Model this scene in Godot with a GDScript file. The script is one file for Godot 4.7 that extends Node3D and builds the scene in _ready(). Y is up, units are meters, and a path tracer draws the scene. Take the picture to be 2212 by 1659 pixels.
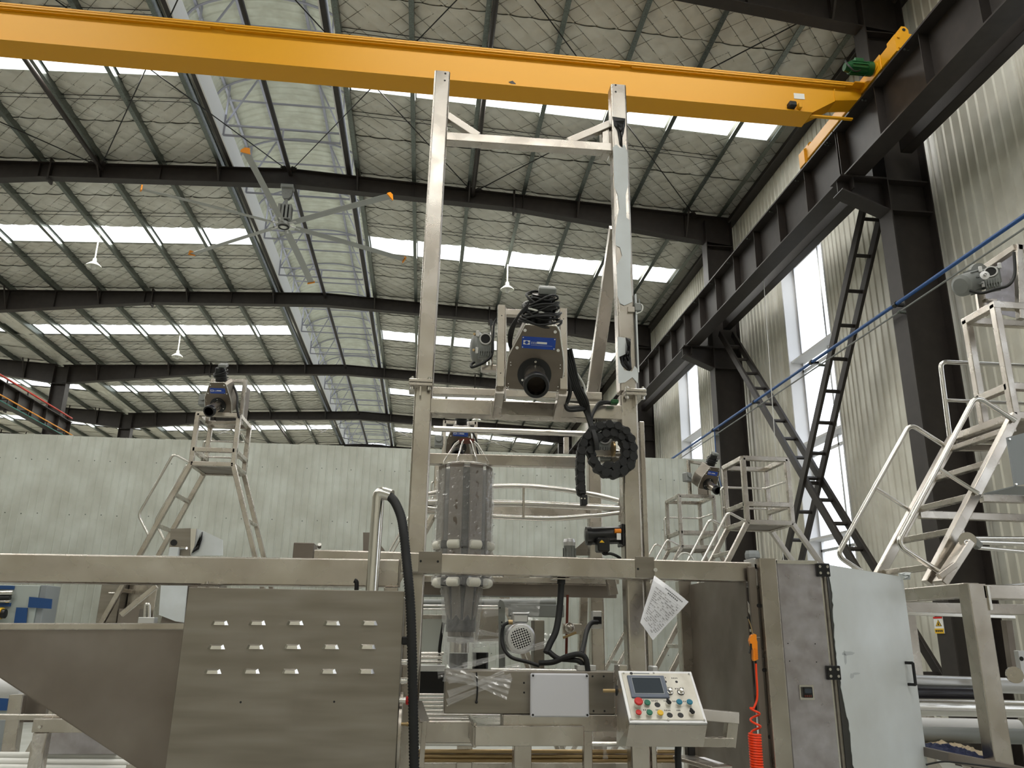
extends Node3D
# World: x right, y up, -z into the hall. Metres. Camera stands on the hall floor at the origin.

const RIDGE_X := -3.9
const WALL_X := 8.08
const VALLEY_X := -15.9
const ROOF_TOP := 13.02       # top of the rafters at the ridge
const SLOPE := 0.05
const BAY := 8.0
const FRAMES := [13.3, 5.3, -2.7, -10.7, -18.7, -26.7, -34.7, -42.7, -50.7, -58.7]   # z of each portal frame

var M := {}
var rng := RandomNumberGenerator.new()


# ---------------------------------------------------------------- mesh builder
class MB:
	var v := PackedVector3Array()
	var n := PackedVector3Array()
	var uv := PackedVector2Array()
	var t := Transform3D()

	func tri(a: Vector3, b: Vector3, c: Vector3, na = null, nb = null, nc = null) -> void:
		# a, b, c run counter-clockwise seen from outside; Godot wants clockwise
		var f := (b - a).cross(c - a)
		if f.length_squared() < 1e-16:
			return
		f = f.normalized()
		var bs := t.basis
		v.append(t * a); v.append(t * c); v.append(t * b)
		n.append((bs * (na if na != null else f)).normalized())
		n.append((bs * (nc if nc != null else f)).normalized())
		n.append((bs * (nb if nb != null else f)).normalized())
		uv.append(Vector2.ZERO); uv.append(Vector2.ZERO); uv.append(Vector2.ZERO)

	func quad(a: Vector3, b: Vector3, c: Vector3, d: Vector3) -> void:
		tri(a, b, c); tri(a, c, d)

	func quad_uv(a: Vector3, b: Vector3, c: Vector3, d: Vector3) -> void:
		# a lower left, b lower right, c upper right, d upper left of the picture
		tri(a, b, c)
		var k := uv.size() - 3
		uv[k] = Vector2(0, 1); uv[k + 1] = Vector2(1, 0); uv[k + 2] = Vector2(1, 1)
		tri(a, c, d)
		k = uv.size() - 3
		uv[k] = Vector2(0, 1); uv[k + 1] = Vector2(0, 0); uv[k + 2] = Vector2(1, 0)

	func quad_n(a: Vector3, b: Vector3, c: Vector3, d: Vector3, na: Vector3, nb: Vector3, nc: Vector3, nd: Vector3) -> void:
		tri(a, b, c, na, nb, nc); tri(a, c, d, na, nc, nd)

	func box(c: Vector3, s: Vector3, ch := 0.0, bs := Basis()) -> MB:
		var old := t
		t = t * Transform3D(bs, c)
		var h := s * 0.5
		ch = minf(ch, minf(h.x, minf(h.y, h.z)) * 0.9)
		if ch <= 0.0:
			var p := []
			for i in 8:
				p.append(Vector3(h.x if i & 1 else -h.x, h.y if i & 2 else -h.y, h.z if i & 4 else -h.z))
			quad(p[4], p[5], p[7], p[6]); quad(p[1], p[0], p[2], p[3])
			quad(p[5], p[1], p[3], p[7]); quad(p[0], p[4], p[6], p[2])
			quad(p[6], p[7], p[3], p[2]); quad(p[0], p[1], p[5], p[4])
		else:
			var g := h - Vector3(ch, ch, ch)
			# faces
			for ax in 3:
				for sg: float in [-1.0, 1.0]:
					var a := ax; var b := (ax + 1) % 3; var c2 := (ax + 2) % 3
					var q := []
					for k: Array in [[-1, -1], [1, -1], [1, 1], [-1, 1]]:
						var w := Vector3()
						w[a] = sg * h[a]; w[b] = k[0] * g[b]; w[c2] = k[1] * g[c2]
						q.append(w)
					if sg > 0: quad(q[0], q[1], q[2], q[3])
					else: quad(q[3], q[2], q[1], q[0])
			# edges
			for ax in 3:
				var b := (ax + 1) % 3; var c2 := (ax + 2) % 3
				for sb: float in [-1.0, 1.0]:
					for sc: float in [-1.0, 1.0]:
						var q := []
						for e: float in [-1.0, 1.0]:
							var w := Vector3(); w[ax] = e * g[ax]; w[b] = sb * h[b]; w[c2] = sc * g[c2]
							var u := Vector3(); u[ax] = e * g[ax]; u[b] = sb * g[b]; u[c2] = sc * h[c2]
							q.append(w); q.append(u)
						if sb * sc > 0: quad(q[0], q[2], q[3], q[1])
						else: quad(q[1], q[3], q[2], q[0])
			for sx: float in [-1.0, 1.0]:
				for sy: float in [-1.0, 1.0]:
					for sz: float in [-1.0, 1.0]:
						var A := Vector3(sx * h.x, sy * g.y, sz * g.z)
						var B := Vector3(sx * g.x, sy * h.y, sz * g.z)
						var C := Vector3(sx * g.x, sy * g.y, sz * h.z)
						if sx * sy * sz > 0: tri(A, B, C)
						else: tri(A, C, B)
		t = old
		return self

	func bx(x0: float, x1: float, y0: float, y1: float, z0: float, z1: float, ch := 0.0) -> MB:
		return box(Vector3((x0 + x1) / 2, (y0 + y1) / 2, (z0 + z1) / 2), Vector3(absf(x1 - x0), absf(y1 - y0), absf(z1 - z0)), ch)

	func frame_of(p0: Vector3, p1: Vector3, up := Vector3.UP) -> Basis:
		# local x = width, y = height (towards up), z = along
		var zz := (p1 - p0).normalized()
		if absf(zz.dot(up.normalized())) > 0.98:
			up = Vector3(0, 0, 1) if absf(zz.z) < 0.9 else Vector3(1, 0, 0)
		var xx := up.cross(zz).normalized()
		return Basis(xx, zz.cross(xx).normalized(), zz)

	func bar(p0: Vector3, p1: Vector3, w: float, h: float, ch := 0.0, up := Vector3.UP) -> MB:
		return box((p0 + p1) / 2, Vector3(w, h, p0.distance_to(p1)), ch, frame_of(p0, p1, up))

	func sect(poly: PackedVector2Array, p0: Vector3, p1: Vector3, up := Vector3.UP, caps := true) -> MB:
		# extrude a section (x width, y height, counter-clockwise) from p0 to p1
		var bs := frame_of(p0, p1, up)
		var L := p0.distance_to(p1)
		var old := t
		t = t * Transform3D(bs, p0)
		var k := poly.size()
		for i in k:
			var a := poly[i]; var b := poly[(i + 1) % k]
			quad(Vector3(a.x, a.y, 0), Vector3(b.x, b.y, 0), Vector3(b.x, b.y, L), Vector3(a.x, a.y, L))
		if caps:
			var ix := Geometry2D.triangulate_polygon(poly)
			for i in range(0, ix.size(), 3):
				var a := poly[ix[i]]; var b := poly[ix[i + 1]]; var c := poly[ix[i + 2]]
				if (b - a).cross(c - a) < 0:
					var s := b; b = c; c = s
				tri(Vector3(a.x, a.y, L), Vector3(b.x, b.y, L), Vector3(c.x, c.y, L))
				tri(Vector3(a.x, a.y, 0), Vector3(c.x, c.y, 0), Vector3(b.x, b.y, 0))
		t = old
		return self

	func rtube(p0: Vector3, p1: Vector3, w: float, h: float, r := 0.012, up := Vector3.UP) -> MB:
		# square or rectangular tube with rounded corners
		var bs := frame_of(p0, p1, up)
		var L := p0.distance_to(p1)
		var old := t
		t = t * Transform3D(bs, p0)
		var P := []; var N := []
		r = minf(r, minf(w, h) * 0.45)
		for c in 4:
			var cx := (w / 2 - r) * (1 if c == 0 or c == 3 else -1)
			var cy := (h / 2 - r) * (1 if c < 2 else -1)
			for s in 4:
				var a := c * PI / 2 + s * PI / 6
				N.append(Vector3(cos(a), sin(a), 0)); P.append(Vector3(cx + cos(a) * r, cy + sin(a) * r, 0))
		var Z := Vector3(0, 0, L)
		for i in 16:
			var j := (i + 1) % 16
			quad_n(P[i], P[j], P[j] + Z, P[i] + Z, N[i], N[j], N[j], N[i])
			tri(Vector3(0, 0, L), P[i] + Z, P[j] + Z)
			tri(Vector3(), P[j], P[i])
		t = old
		return self

	func cyl(p0: Vector3, p1: Vector3, r0: float, r1 := -1.0, sides := 14, caps := true) -> MB:
		if r1 < 0: r1 = r0
		var bs := frame_of(p0, p1)
		for i in sides:
			var a := TAU * i / sides; var b := TAU * (i + 1) / sides
			var da := bs.x * cos(a) + bs.y * sin(a); var db := bs.x * cos(b) + bs.y * sin(b)
			quad_n(p0 + da * r0, p0 + db * r0, p1 + db * r1, p1 + da * r1, da, db, db, da)
			if caps:
				tri(p1, p1 + da * r1, p1 + db * r1)
				tri(p0, p0 + db * r0, p0 + da * r0)
		return self

	func lathe(prof: Array, o: Vector3, axis := Vector3.UP, sides := 20, flat := false) -> MB:
		# prof: [[radius, height], ...] going up along the axis
		var bs := frame_of(o, o + axis)
		for k in prof.size() - 1:
			var r0: float = prof[k][0]; var h0: float = prof[k][1]; var r1: float = prof[k + 1][0]; var h1: float = prof[k + 1][1]
			var sl := Vector2(h1 - h0, r0 - r1).normalized()
			for i in sides:
				var a := TAU * i / sides; var b := TAU * (i + 1) / sides
				var da := bs.x * cos(a) + bs.y * sin(a); var db := bs.x * cos(b) + bs.y * sin(b)
				var na := da * sl.x + bs.z * sl.y; var nb := db * sl.x + bs.z * sl.y
				var A := o + da * r0 + bs.z * h0; var B := o + db * r0 + bs.z * h0
				var C := o + db * r1 + bs.z * h1; var D := o + da * r1 + bs.z * h1
				if flat: quad(A, B, C, D)
				else: quad_n(A, B, C, D, na, nb, nb, na)
		return self

	func tube(pts: Array, r: float, sides := 8, caps := true, closed := false, rad := []) -> MB:
		var m := pts.size()
		var rings := []
		var up := Vector3(0.123, 0.95, 0.28).normalized()
		var ref := Vector3()
		for i in m:
			var d: Vector3
			if closed: d = (pts[(i + 1) % m] - pts[(i + m - 1) % m])
			else: d = pts[mini(i + 1, m - 1)] - pts[maxi(i - 1, 0)]
			d = d.normalized()
			if i == 0: ref = (up - d * up.dot(d)).normalized()
			else: ref = (ref - d * ref.dot(d)).normalized()
			var b := d.cross(ref)
			var ring := []
			for k in sides:
				var a := TAU * k / sides
				ring.append(ref * cos(a) + b * sin(a))
			rings.append(ring)
		for i in (m if closed else m - 1):
			var j := (i + 1) % m
			for k in sides:
				var l := (k + 1) % sides
				var a: Vector3 = rings[i][k]; var b: Vector3 = rings[i][l]; var c: Vector3 = rings[j][l]; var d: Vector3 = rings[j][k]
				var ri: float = rad[i] if rad else r; var rj: float = rad[j] if rad else r
				quad_n(pts[i] + a * ri, pts[i] + b * ri, pts[j] + c * rj, pts[j] + d * rj, a, b, c, d)
		if caps and not closed:
			for k in sides:
				var l := (k + 1) % sides
				tri(pts[0], pts[0] + rings[0][l] * r, pts[0] + rings[0][k] * r)
				tri(pts[m - 1], pts[m - 1] + rings[m - 1][k] * r, pts[m - 1] + rings[m - 1][l] * r)
		return self

	func prism(poly: Array, o: Vector3, ex: Vector3, ey: Vector3, depth: float) -> MB:
		# flat polygon (any winding) in the plane o + ex*x + ey*y, thickened by depth along ex cross ey
		var pv := PackedVector2Array()
		for p in poly: pv.append(p if p is Vector2 else Vector2(p[0], p[1]))
		if Geometry2D.is_polygon_clockwise(pv): pv.reverse()
		var ez := ex.cross(ey).normalized() * depth
		var k := pv.size()
		var at := func(p: Vector2) -> Vector3: return o + ex * p.x + ey * p.y
		# Geometry2D works with y down; decide winding by signed area
		var area := 0.0
		for i in k: area += pv[i].cross(pv[(i + 1) % k])
		if area < 0: pv.reverse()
		for i in k:
			var a: Vector3 = at.call(pv[i]); var b: Vector3 = at.call(pv[(i + 1) % k])
			if depth > 0: quad(a, b, b + ez, a + ez)
			else: quad(b, a, a + ez, b + ez)
		var ix := Geometry2D.triangulate_polygon(pv)
		for i in range(0, ix.size(), 3):
			var p := pv[ix[i]]; var q := pv[ix[i + 1]]; var r := pv[ix[i + 2]]
			if (q - p).cross(r - p) < 0:
				var s := q; q = r; r = s
			var A: Vector3 = at.call(p); var B: Vector3 = at.call(q); var C: Vector3 = at.call(r)
			if depth > 0:
				tri(A + ez, B + ez, C + ez); tri(A, C, B)
			else:
				tri(A, B, C); tri(A + ez, C + ez, B + ez)
		return self

	func sphere(c: Vector3, r: Vector3, rows := 8, cols := 12) -> MB:
		for i in rows:
			for j in cols:
				var P := []
				for k: Array in [[i, j], [i, j + 1], [i + 1, j + 1], [i + 1, j]]:
					var th: float = PI * k[0] / rows; var ph: float = TAU * k[1] / cols
					P.append(Vector3(sin(th) * cos(ph), cos(th), -sin(th) * sin(ph)))
				quad_n(c + P[3] * r, c + P[2] * r, c + P[1] * r, c + P[0] * r, P[3] / r, P[2] / r, P[1] / r, P[0] / r)
		return self

	func mesh() -> ArrayMesh:
		var a := []
		a.resize(Mesh.ARRAY_MAX)
		a[Mesh.ARRAY_VERTEX] = v
		a[Mesh.ARRAY_NORMAL] = n
		a[Mesh.ARRAY_TEX_UV] = uv
		var m := ArrayMesh.new()
		m.add_surface_from_arrays(Mesh.PRIMITIVE_TRIANGLES, a)
		return m


# ---------------------------------------------------------------- nodes
var used := {}

func numbered(called: String) -> String:
	var k: int = used.get(called, 0)
	used[called] = k + 1
	return called if k == 0 else "%s_%03d" % [called, k]

func thing(called: String, label: String, category: String, at := Vector3.ZERO, group := "") -> Node3D:
	# a Node3D at the base of a thing; its parts are given in world coordinates
	var o := Node3D.new()
	o.name = numbered(called)
	add_child(o)
	o.position = at
	o.set_meta("label", label)
	o.set_meta("category", category)
	if group: o.set_meta("group", group)
	return o

func solo(called: String, label: String, category: String, mb: MB, m: Material, at := Vector3.ZERO, group := "") -> MeshInstance3D:
	# a thing that is one mesh, given in world coordinates, with its origin at its base
	var o := MeshInstance3D.new()
	o.name = numbered(called)
	for i in mb.v.size(): mb.v[i] -= at
	o.mesh = mb.mesh()
	o.material_override = m
	add_child(o)
	o.position = at
	o.set_meta("label", label)
	o.set_meta("category", category)
	if group: o.set_meta("group", group)
	return o

func part(parent: Node3D, called: String, mb: MB, m: Material, label := "") -> MeshInstance3D:
	var o := MeshInstance3D.new()
	o.name = called
	o.mesh = mb.mesh()
	o.material_override = m
	parent.add_child(o, true)
	if not parent is MeshInstance3D and parent.get_parent() == self:
		o.position = -parent.position
	elif parent is MeshInstance3D and parent.get_parent() == self:
		o.position = -parent.position
	if label: o.set_meta("label", label)
	return o

func share(parent: Node3D, called: String, mesh: Mesh, m: Material, tr: Transform3D) -> MeshInstance3D:
	var o := MeshInstance3D.new()
	o.name = called
	o.mesh = mesh
	o.material_override = m
	parent.add_child(o, true)
	o.transform = tr
	if parent.get_parent() == self: o.position -= parent.position
	return o

func struct(called: String) -> Node3D:
	var o := Node3D.new()
	o.name = called
	add_child(o)
	o.set_meta("kind", "structure")
	return o

func copy_of(o: Node3D, label: String, tr: Transform3D, called := "") -> Node3D:
	var c: Node3D = o.duplicate()
	c.name = numbered(called if called else String(o.name).split("_0")[0])
	add_child(c)
	c.transform = tr
	c.set_meta("label", label)
	return c

func V(x: float, y: float, z: float) -> Vector3:
	return Vector3(x, y, z)

# a smooth line through points
func curve(pts: Array, steps := 6) -> Array:
	var out := []
	var k := pts.size()
	for i in k - 1:
		var p0: Vector3 = pts[maxi(i - 1, 0)]; var p1: Vector3 = pts[i]; var p2: Vector3 = pts[i + 1]; var p3: Vector3 = pts[mini(i + 2, k - 1)]
		for s in steps:
			out.append(p1.cubic_interpolate(p2, p0, p3, float(s) / steps))
	out.append(pts[k - 1])
	return out

# straight runs with rounded bends, as bent tubes have
func bent(pts: Array, r: float, steps := 6) -> Array:
	var out := [pts[0]]
	for i in range(1, pts.size() - 1):
		var a: Vector3 = pts[i - 1]; var b: Vector3 = pts[i]; var c: Vector3 = pts[i + 1]
		var rr := minf(r, minf(a.distance_to(b), b.distance_to(c)) * 0.48)
		var s: Vector3 = b + (a - b).normalized() * rr; var e: Vector3 = b + (c - b).normalized() * rr
		for k in steps + 1:
			var u := float(k) / steps
			out.append(s.lerp(b, u).lerp(b.lerp(e, u), u))
	out.append(pts[-1])
	return out


# ---------------------------------------------------------------- materials
func noise_tex(freq: float, lo: Color, hi: Color, size := 256, stretch := Vector2.ONE, sd := 1, oct := 4) -> ImageTexture:
	# a seamless mottled picture between two colours; stretch draws the grain out along one way
	var fn := FastNoiseLite.new()
	fn.seed = sd
	fn.noise_type = FastNoiseLite.TYPE_SIMPLEX_SMOOTH
	fn.frequency = freq
	fn.fractal_octaves = oct
	var im: Image = fn.get_seamless_image(int(size * stretch.x), int(size * stretch.y))
	im.convert(Image.FORMAT_RGB8)
	im.resize(size, size, Image.INTERPOLATE_BILINEAR)
	for y in size:
		for x in size:
			im.set_pixel(x, y, lo.lerp(hi, im.get_pixel(x, y).r))
	return ImageTexture.create_from_image(im)

func mat(called: String, c: Color, rough := 0.6, metal := 0.0, tex: Texture2D = null, scale := 1.0, rtex: Texture2D = null) -> StandardMaterial3D:
	var m := StandardMaterial3D.new()
	m.resource_name = called
	m.albedo_color = c
	m.roughness = rough
	m.metallic = metal
	if tex or rtex:
		m.albedo_texture = tex
		m.uv1_triplanar = true
		m.uv1_world_triplanar = true
		m.uv1_scale = Vector3.ONE * scale
	if rtex:
		m.roughness_texture = rtex
		m.roughness_texture_channel = BaseMaterial3D.TEXTURE_CHANNEL_RED
	M[called] = m
	return m

func materials() -> void:
	var g := func(a: float) -> Color: return Color(a, a, a)
	var mottle := noise_tex(0.02, Color(0.78, 0.77, 0.75), Color(1, 1, 1), 256, Vector2.ONE, 3)
	var mottle_r := noise_tex(0.02, g.call(0.6), g.call(1.0), 256, Vector2.ONE, 8)
	var brush := noise_tex(0.05, Color(0.86, 0.85, 0.83), Color(1, 1, 1), 256, Vector2(0.12, 1.0), 5)
	var smear := noise_tex(0.012, Color(0.84, 0.82, 0.80), Color(1, 1, 1), 256, Vector2.ONE, 12, 5)
	var dirt := noise_tex(0.015, Color(0.88, 0.87, 0.85), Color(1, 1, 1), 256, Vector2.ONE, 21, 5)
	# building
	mat("rafter", Color(0.185, 0.16, 0.145), 0.55, 0.0, mottle, 0.7)
	mat("galvanised", Color(0.47, 0.50, 0.48), 0.42, 0.75, mottle, 3.0, mottle_r)
	mat("insulation", Color(0.86, 0.855, 0.82), 0.36, 0.05, dirt, 0.35)
	mat("liner", Color(0.88, 0.875, 0.83), 0.36, 0.0, dirt, 0.3)
	mat("partition", Color(0.77, 0.79, 0.76), 0.5, 0.0, dirt, 0.3)
	mat("white_trim", Color(0.88, 0.88, 0.88), 0.5)
	mat("vault", Color(0.84, 0.85, 0.79), 0.55, 0.0, dirt, 0.5)
	mat("vault_steel", Color(0.62, 0.62, 0.66), 0.5, 0.3)
	mat("concrete", Color(0.68, 0.69, 0.67), 0.55, 0.0, dirt, 0.4)
	mat("cable_black", Color(0.06, 0.06, 0.06), 0.5)
	mat("crane_yellow", Color(0.86, 0.61, 0.0), 0.5)
	mat("motor_green", Color(0.05, 0.30, 0.13), 0.4)
	mat("label_white", Color(0.88, 0.88, 0.86), 0.5)
	mat("pipe_blue", Color(0.13, 0.31, 0.55), 0.4)
	mat("lamp_white", Color(0.90, 0.90, 0.86), 0.35)
	mat("fan_grey", Color(0.62, 0.63, 0.62), 0.4, 0.3)
	mat("fan_orange", Color(0.93, 0.58, 0.10), 0.5)
	mat("rail_red", Color(0.72, 0.18, 0.10), 0.5)
	mat("bar_yellow", Color(0.85, 0.55, 0.12), 0.5)
	mat("bar_green", Color(0.10, 0.45, 0.40), 0.5)
	# stainless steel of the machines
	mat("stainless", Color(0.80, 0.78, 0.75), 0.34, 1.0, smear, 0.8, mottle_r)
	mat("stainless_bright", Color(0.86, 0.85, 0.83), 0.22, 1.0)
	mat("stainless_sheet", Color(0.60, 0.575, 0.54), 0.5, 0.85, brush, 0.9, mottle_r)
	mat("stainless_dull", Color(0.55, 0.52, 0.49), 0.55, 0.8, smear, 0.6, mottle_r)
	mat("aluminium", Color(0.80, 0.80, 0.80), 0.4, 0.85)
	mat("cast_grey", Color(0.52, 0.53, 0.52), 0.5, 0.3)
	mat("motor_black", Color(0.035, 0.035, 0.04), 0.35)
	mat("rubber", Color(0.03, 0.03, 0.032), 0.6)
	mat("film_white", Color(0.86, 0.885, 0.90), 0.42, 0.0, dirt, 0.5)
	mat("film_black", Color(0.03, 0.025, 0.03), 0.35)
	mat("enclosure", Color(0.78, 0.78, 0.80), 0.55)
	mat("head_plate", Color(0.47, 0.435, 0.40), 0.42, 0.9, brush, 0.9, mottle_r)
	mat("bore_steel", Color(0.30, 0.27, 0.24), 0.25, 1.0)
	mat("net_wire", Color(0.34, 0.34, 0.31), 0.7)
	mat("plate_blue", Color(0.05, 0.25, 0.62), 0.4)
	mat("nylon", Color(0.90, 0.89, 0.84), 0.4)
	mat("paper", Color(0.88, 0.88, 0.90), 0.7)
	mat("red", Color(0.75, 0.08, 0.06), 0.35)
	mat("green", Color(0.03, 0.40, 0.30), 0.35)
	mat("teal", Color(0.03, 0.42, 0.52), 0.35)
	mat("yellow", Color(0.88, 0.70, 0.12), 0.35)
	mat("gun_orange", Color(0.95, 0.55, 0.05), 0.4)
	mat("hose_orange", Color(0.98, 0.26, 0.06), 0.3)
	mat("brass", Color(0.66, 0.57, 0.42), 0.4, 0.9)
	mat("machine_blue", Color(0.10, 0.27, 0.48), 0.45)
	mat("machine_grey", Color(0.55, 0.57, 0.58), 0.5)
	mat("console_face", Color(0.84, 0.83, 0.79), 0.45, 0.35, smear, 3.0)
	mat("screen_frame", Color(0.36, 0.39, 0.45), 0.45)
	mat("stainless_sheet2", Color(0.74, 0.73, 0.75), 0.42, 0.8, smear, 2.0, mottle_r)
	mat("scuff", Color(0.70, 0.72, 0.73), 0.6)
	mat("ink", Color(0.16, 0.16, 0.18), 0.7)
	mat("cloth_navy", Color(0.05, 0.09, 0.22), 0.9)
	mat("cloth_cream", Color(0.70, 0.64, 0.54), 0.9)
	mat("rubber_wrap", Color(0.10, 0.09, 0.12), 0.28)
	mat("nylon_grey", Color(0.80, 0.80, 0.80), 0.45)
	mat("machine_pale", Color(0.66, 0.69, 0.67), 0.5)
	mat("rust", Color(0.40, 0.16, 0.08), 0.7)
	mat("screen", Color(0.20, 0.23, 0.26), 0.2)
	var f := mat("cling", Color(1, 1, 1, 0.16), 0.14)
	f.transparency = BaseMaterial3D.TRANSPARENCY_ALPHA
	f.cull_mode = BaseMaterial3D.CULL_DISABLED
	var p := mat("pane", Color(1, 1, 1, 0.05), 0.03)
	p.transparency = BaseMaterial3D.TRANSPARENCY_ALPHA
	var s := mat("skylight", Color(0.95, 0.97, 0.98), 0.6)
	s.emission_enabled = true
	s.emission = Color(0.97, 0.99, 1.0)
	s.emission_energy_multiplier = 1.5


# ---------------------------------------------------------------- the hall
func roof_y(x: float) -> float:      # top of the rafters
	if x < VALLEY_X: return ROOF_TOP - SLOPE * 12.0 + SLOPE * (VALLEY_X - x)
	return ROOF_TOP - SLOPE * absf(x - RIDGE_X)

const PURLIN_U := [1.75, 3.2, 4.65, 6.1, 7.55, 9.0, 10.5]

func stage_camera_and_light() -> void:
	var cam := Camera3D.new()
	cam.name = "camera"
	cam.transform = Transform3D(Basis(V(0.993995, 0.012811, 0.108675), V(-0.044539, 0.954503, 0.294857), V(-0.099953, -0.297926, 0.949341)), V(0, 1.6, 0))
	cam.fov = 51.469
	cam.near = 0.05
	cam.far = 300.0
	add_child(cam)
	cam.current = true
	var we := WorldEnvironment.new()
	we.name = "daylight"
	var e := Environment.new()
	e.background_mode = Environment.BG_SKY
	var sky := Sky.new()
	var sm := ProceduralSkyMaterial.new()          # an even overcast sky
	sm.sky_top_color = Color(0.93, 0.96, 1.0)
	sm.sky_horizon_color = Color(0.93, 0.95, 0.98)
	sm.ground_bottom_color = Color(0.42, 0.42, 0.40)
	sm.ground_horizon_color = Color(0.60, 0.60, 0.58)
	sm.sky_energy_multiplier = 1.0
	sky.sky_material = sm
	e.sky = sky
	e.background_energy_multiplier = 4.0
	e.tonemap_mode = Environment.TONE_MAPPER_LINEAR
	e.tonemap_exposure = 1.0
	e.sdfgi_enabled = true
	e.ssao_enabled = true
	e.ssil_enabled = true
	we.environment = e
	add_child(we)
	# daylight let in by the translucent strips of the roof: one soft area light under each strip
	for i in FRAMES.size() - 1:
		var zc: float = FRAMES[i] - 4.1
		for sg: float in [-1.0, 1.0]:
			var xc := RIDGE_X + sg * 6.35
			sky_strip(V(xc, roof_y(xc) + 0.12, zc), Vector2(8.6, 1.05), -sg * SLOPE)
		if i >= 4:
			sky_strip(V(-21.5, roof_y(-21.5) + 0.12, zc), Vector2(9.5, 1.05), -SLOPE)

func sky_strip(at: Vector3, size: Vector2, tilt: float) -> void:
	var l := AreaLight3D.new()
	l.name = "skylight_strip"
	l.area_size = size
	l.area_normalize_energy = false
	l.light_color = Color(1.0, 0.99, 0.965)
	l.light_energy = 4.8
	l.shadow_enabled = true
	l.set("area_range", 80.0)
	add_child(l, true)
	l.position = at
	l.rotation = Vector3(-PI / 2, 0, 0)
	l.rotate(Vector3.BACK, tilt)

func sheet_profile(width: float, period: float, rib: float, depth: float) -> PackedVector2Array:
	# x along the sheet, y towards the room
	var p := PackedVector2Array()
	var k := int(round(width / period))
	for i in k:
		var x := i * period
		p.append(Vector2(x, 0)); p.append(Vector2(x + period - rib, 0))
		p.append(Vector2(x + period - rib * 0.72, depth)); p.append(Vector2(x + period - rib * 0.28, depth))
	p.append(Vector2(width, 0))
	return p

func sheet_mesh(prof: PackedVector2Array) -> ArrayMesh:
	# unit-high corrugated sheet standing in the xy plane, facing +z
	var mb := MB.new()
	for i in prof.size() - 1:
		var a := prof[i]; var b := prof[i + 1]
		mb.quad(V(a.x, 0, a.y), V(b.x, 0, b.y), V(b.x, 1, b.y), V(a.x, 1, a.y))
	return mb.mesh()

func build_floor() -> void:
	var f := struct("floor")
	part(f, "slab", MB.new().bx(-28.2, 8.6, -0.3, 0.0, 13.6, -59.0), M.concrete)

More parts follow.
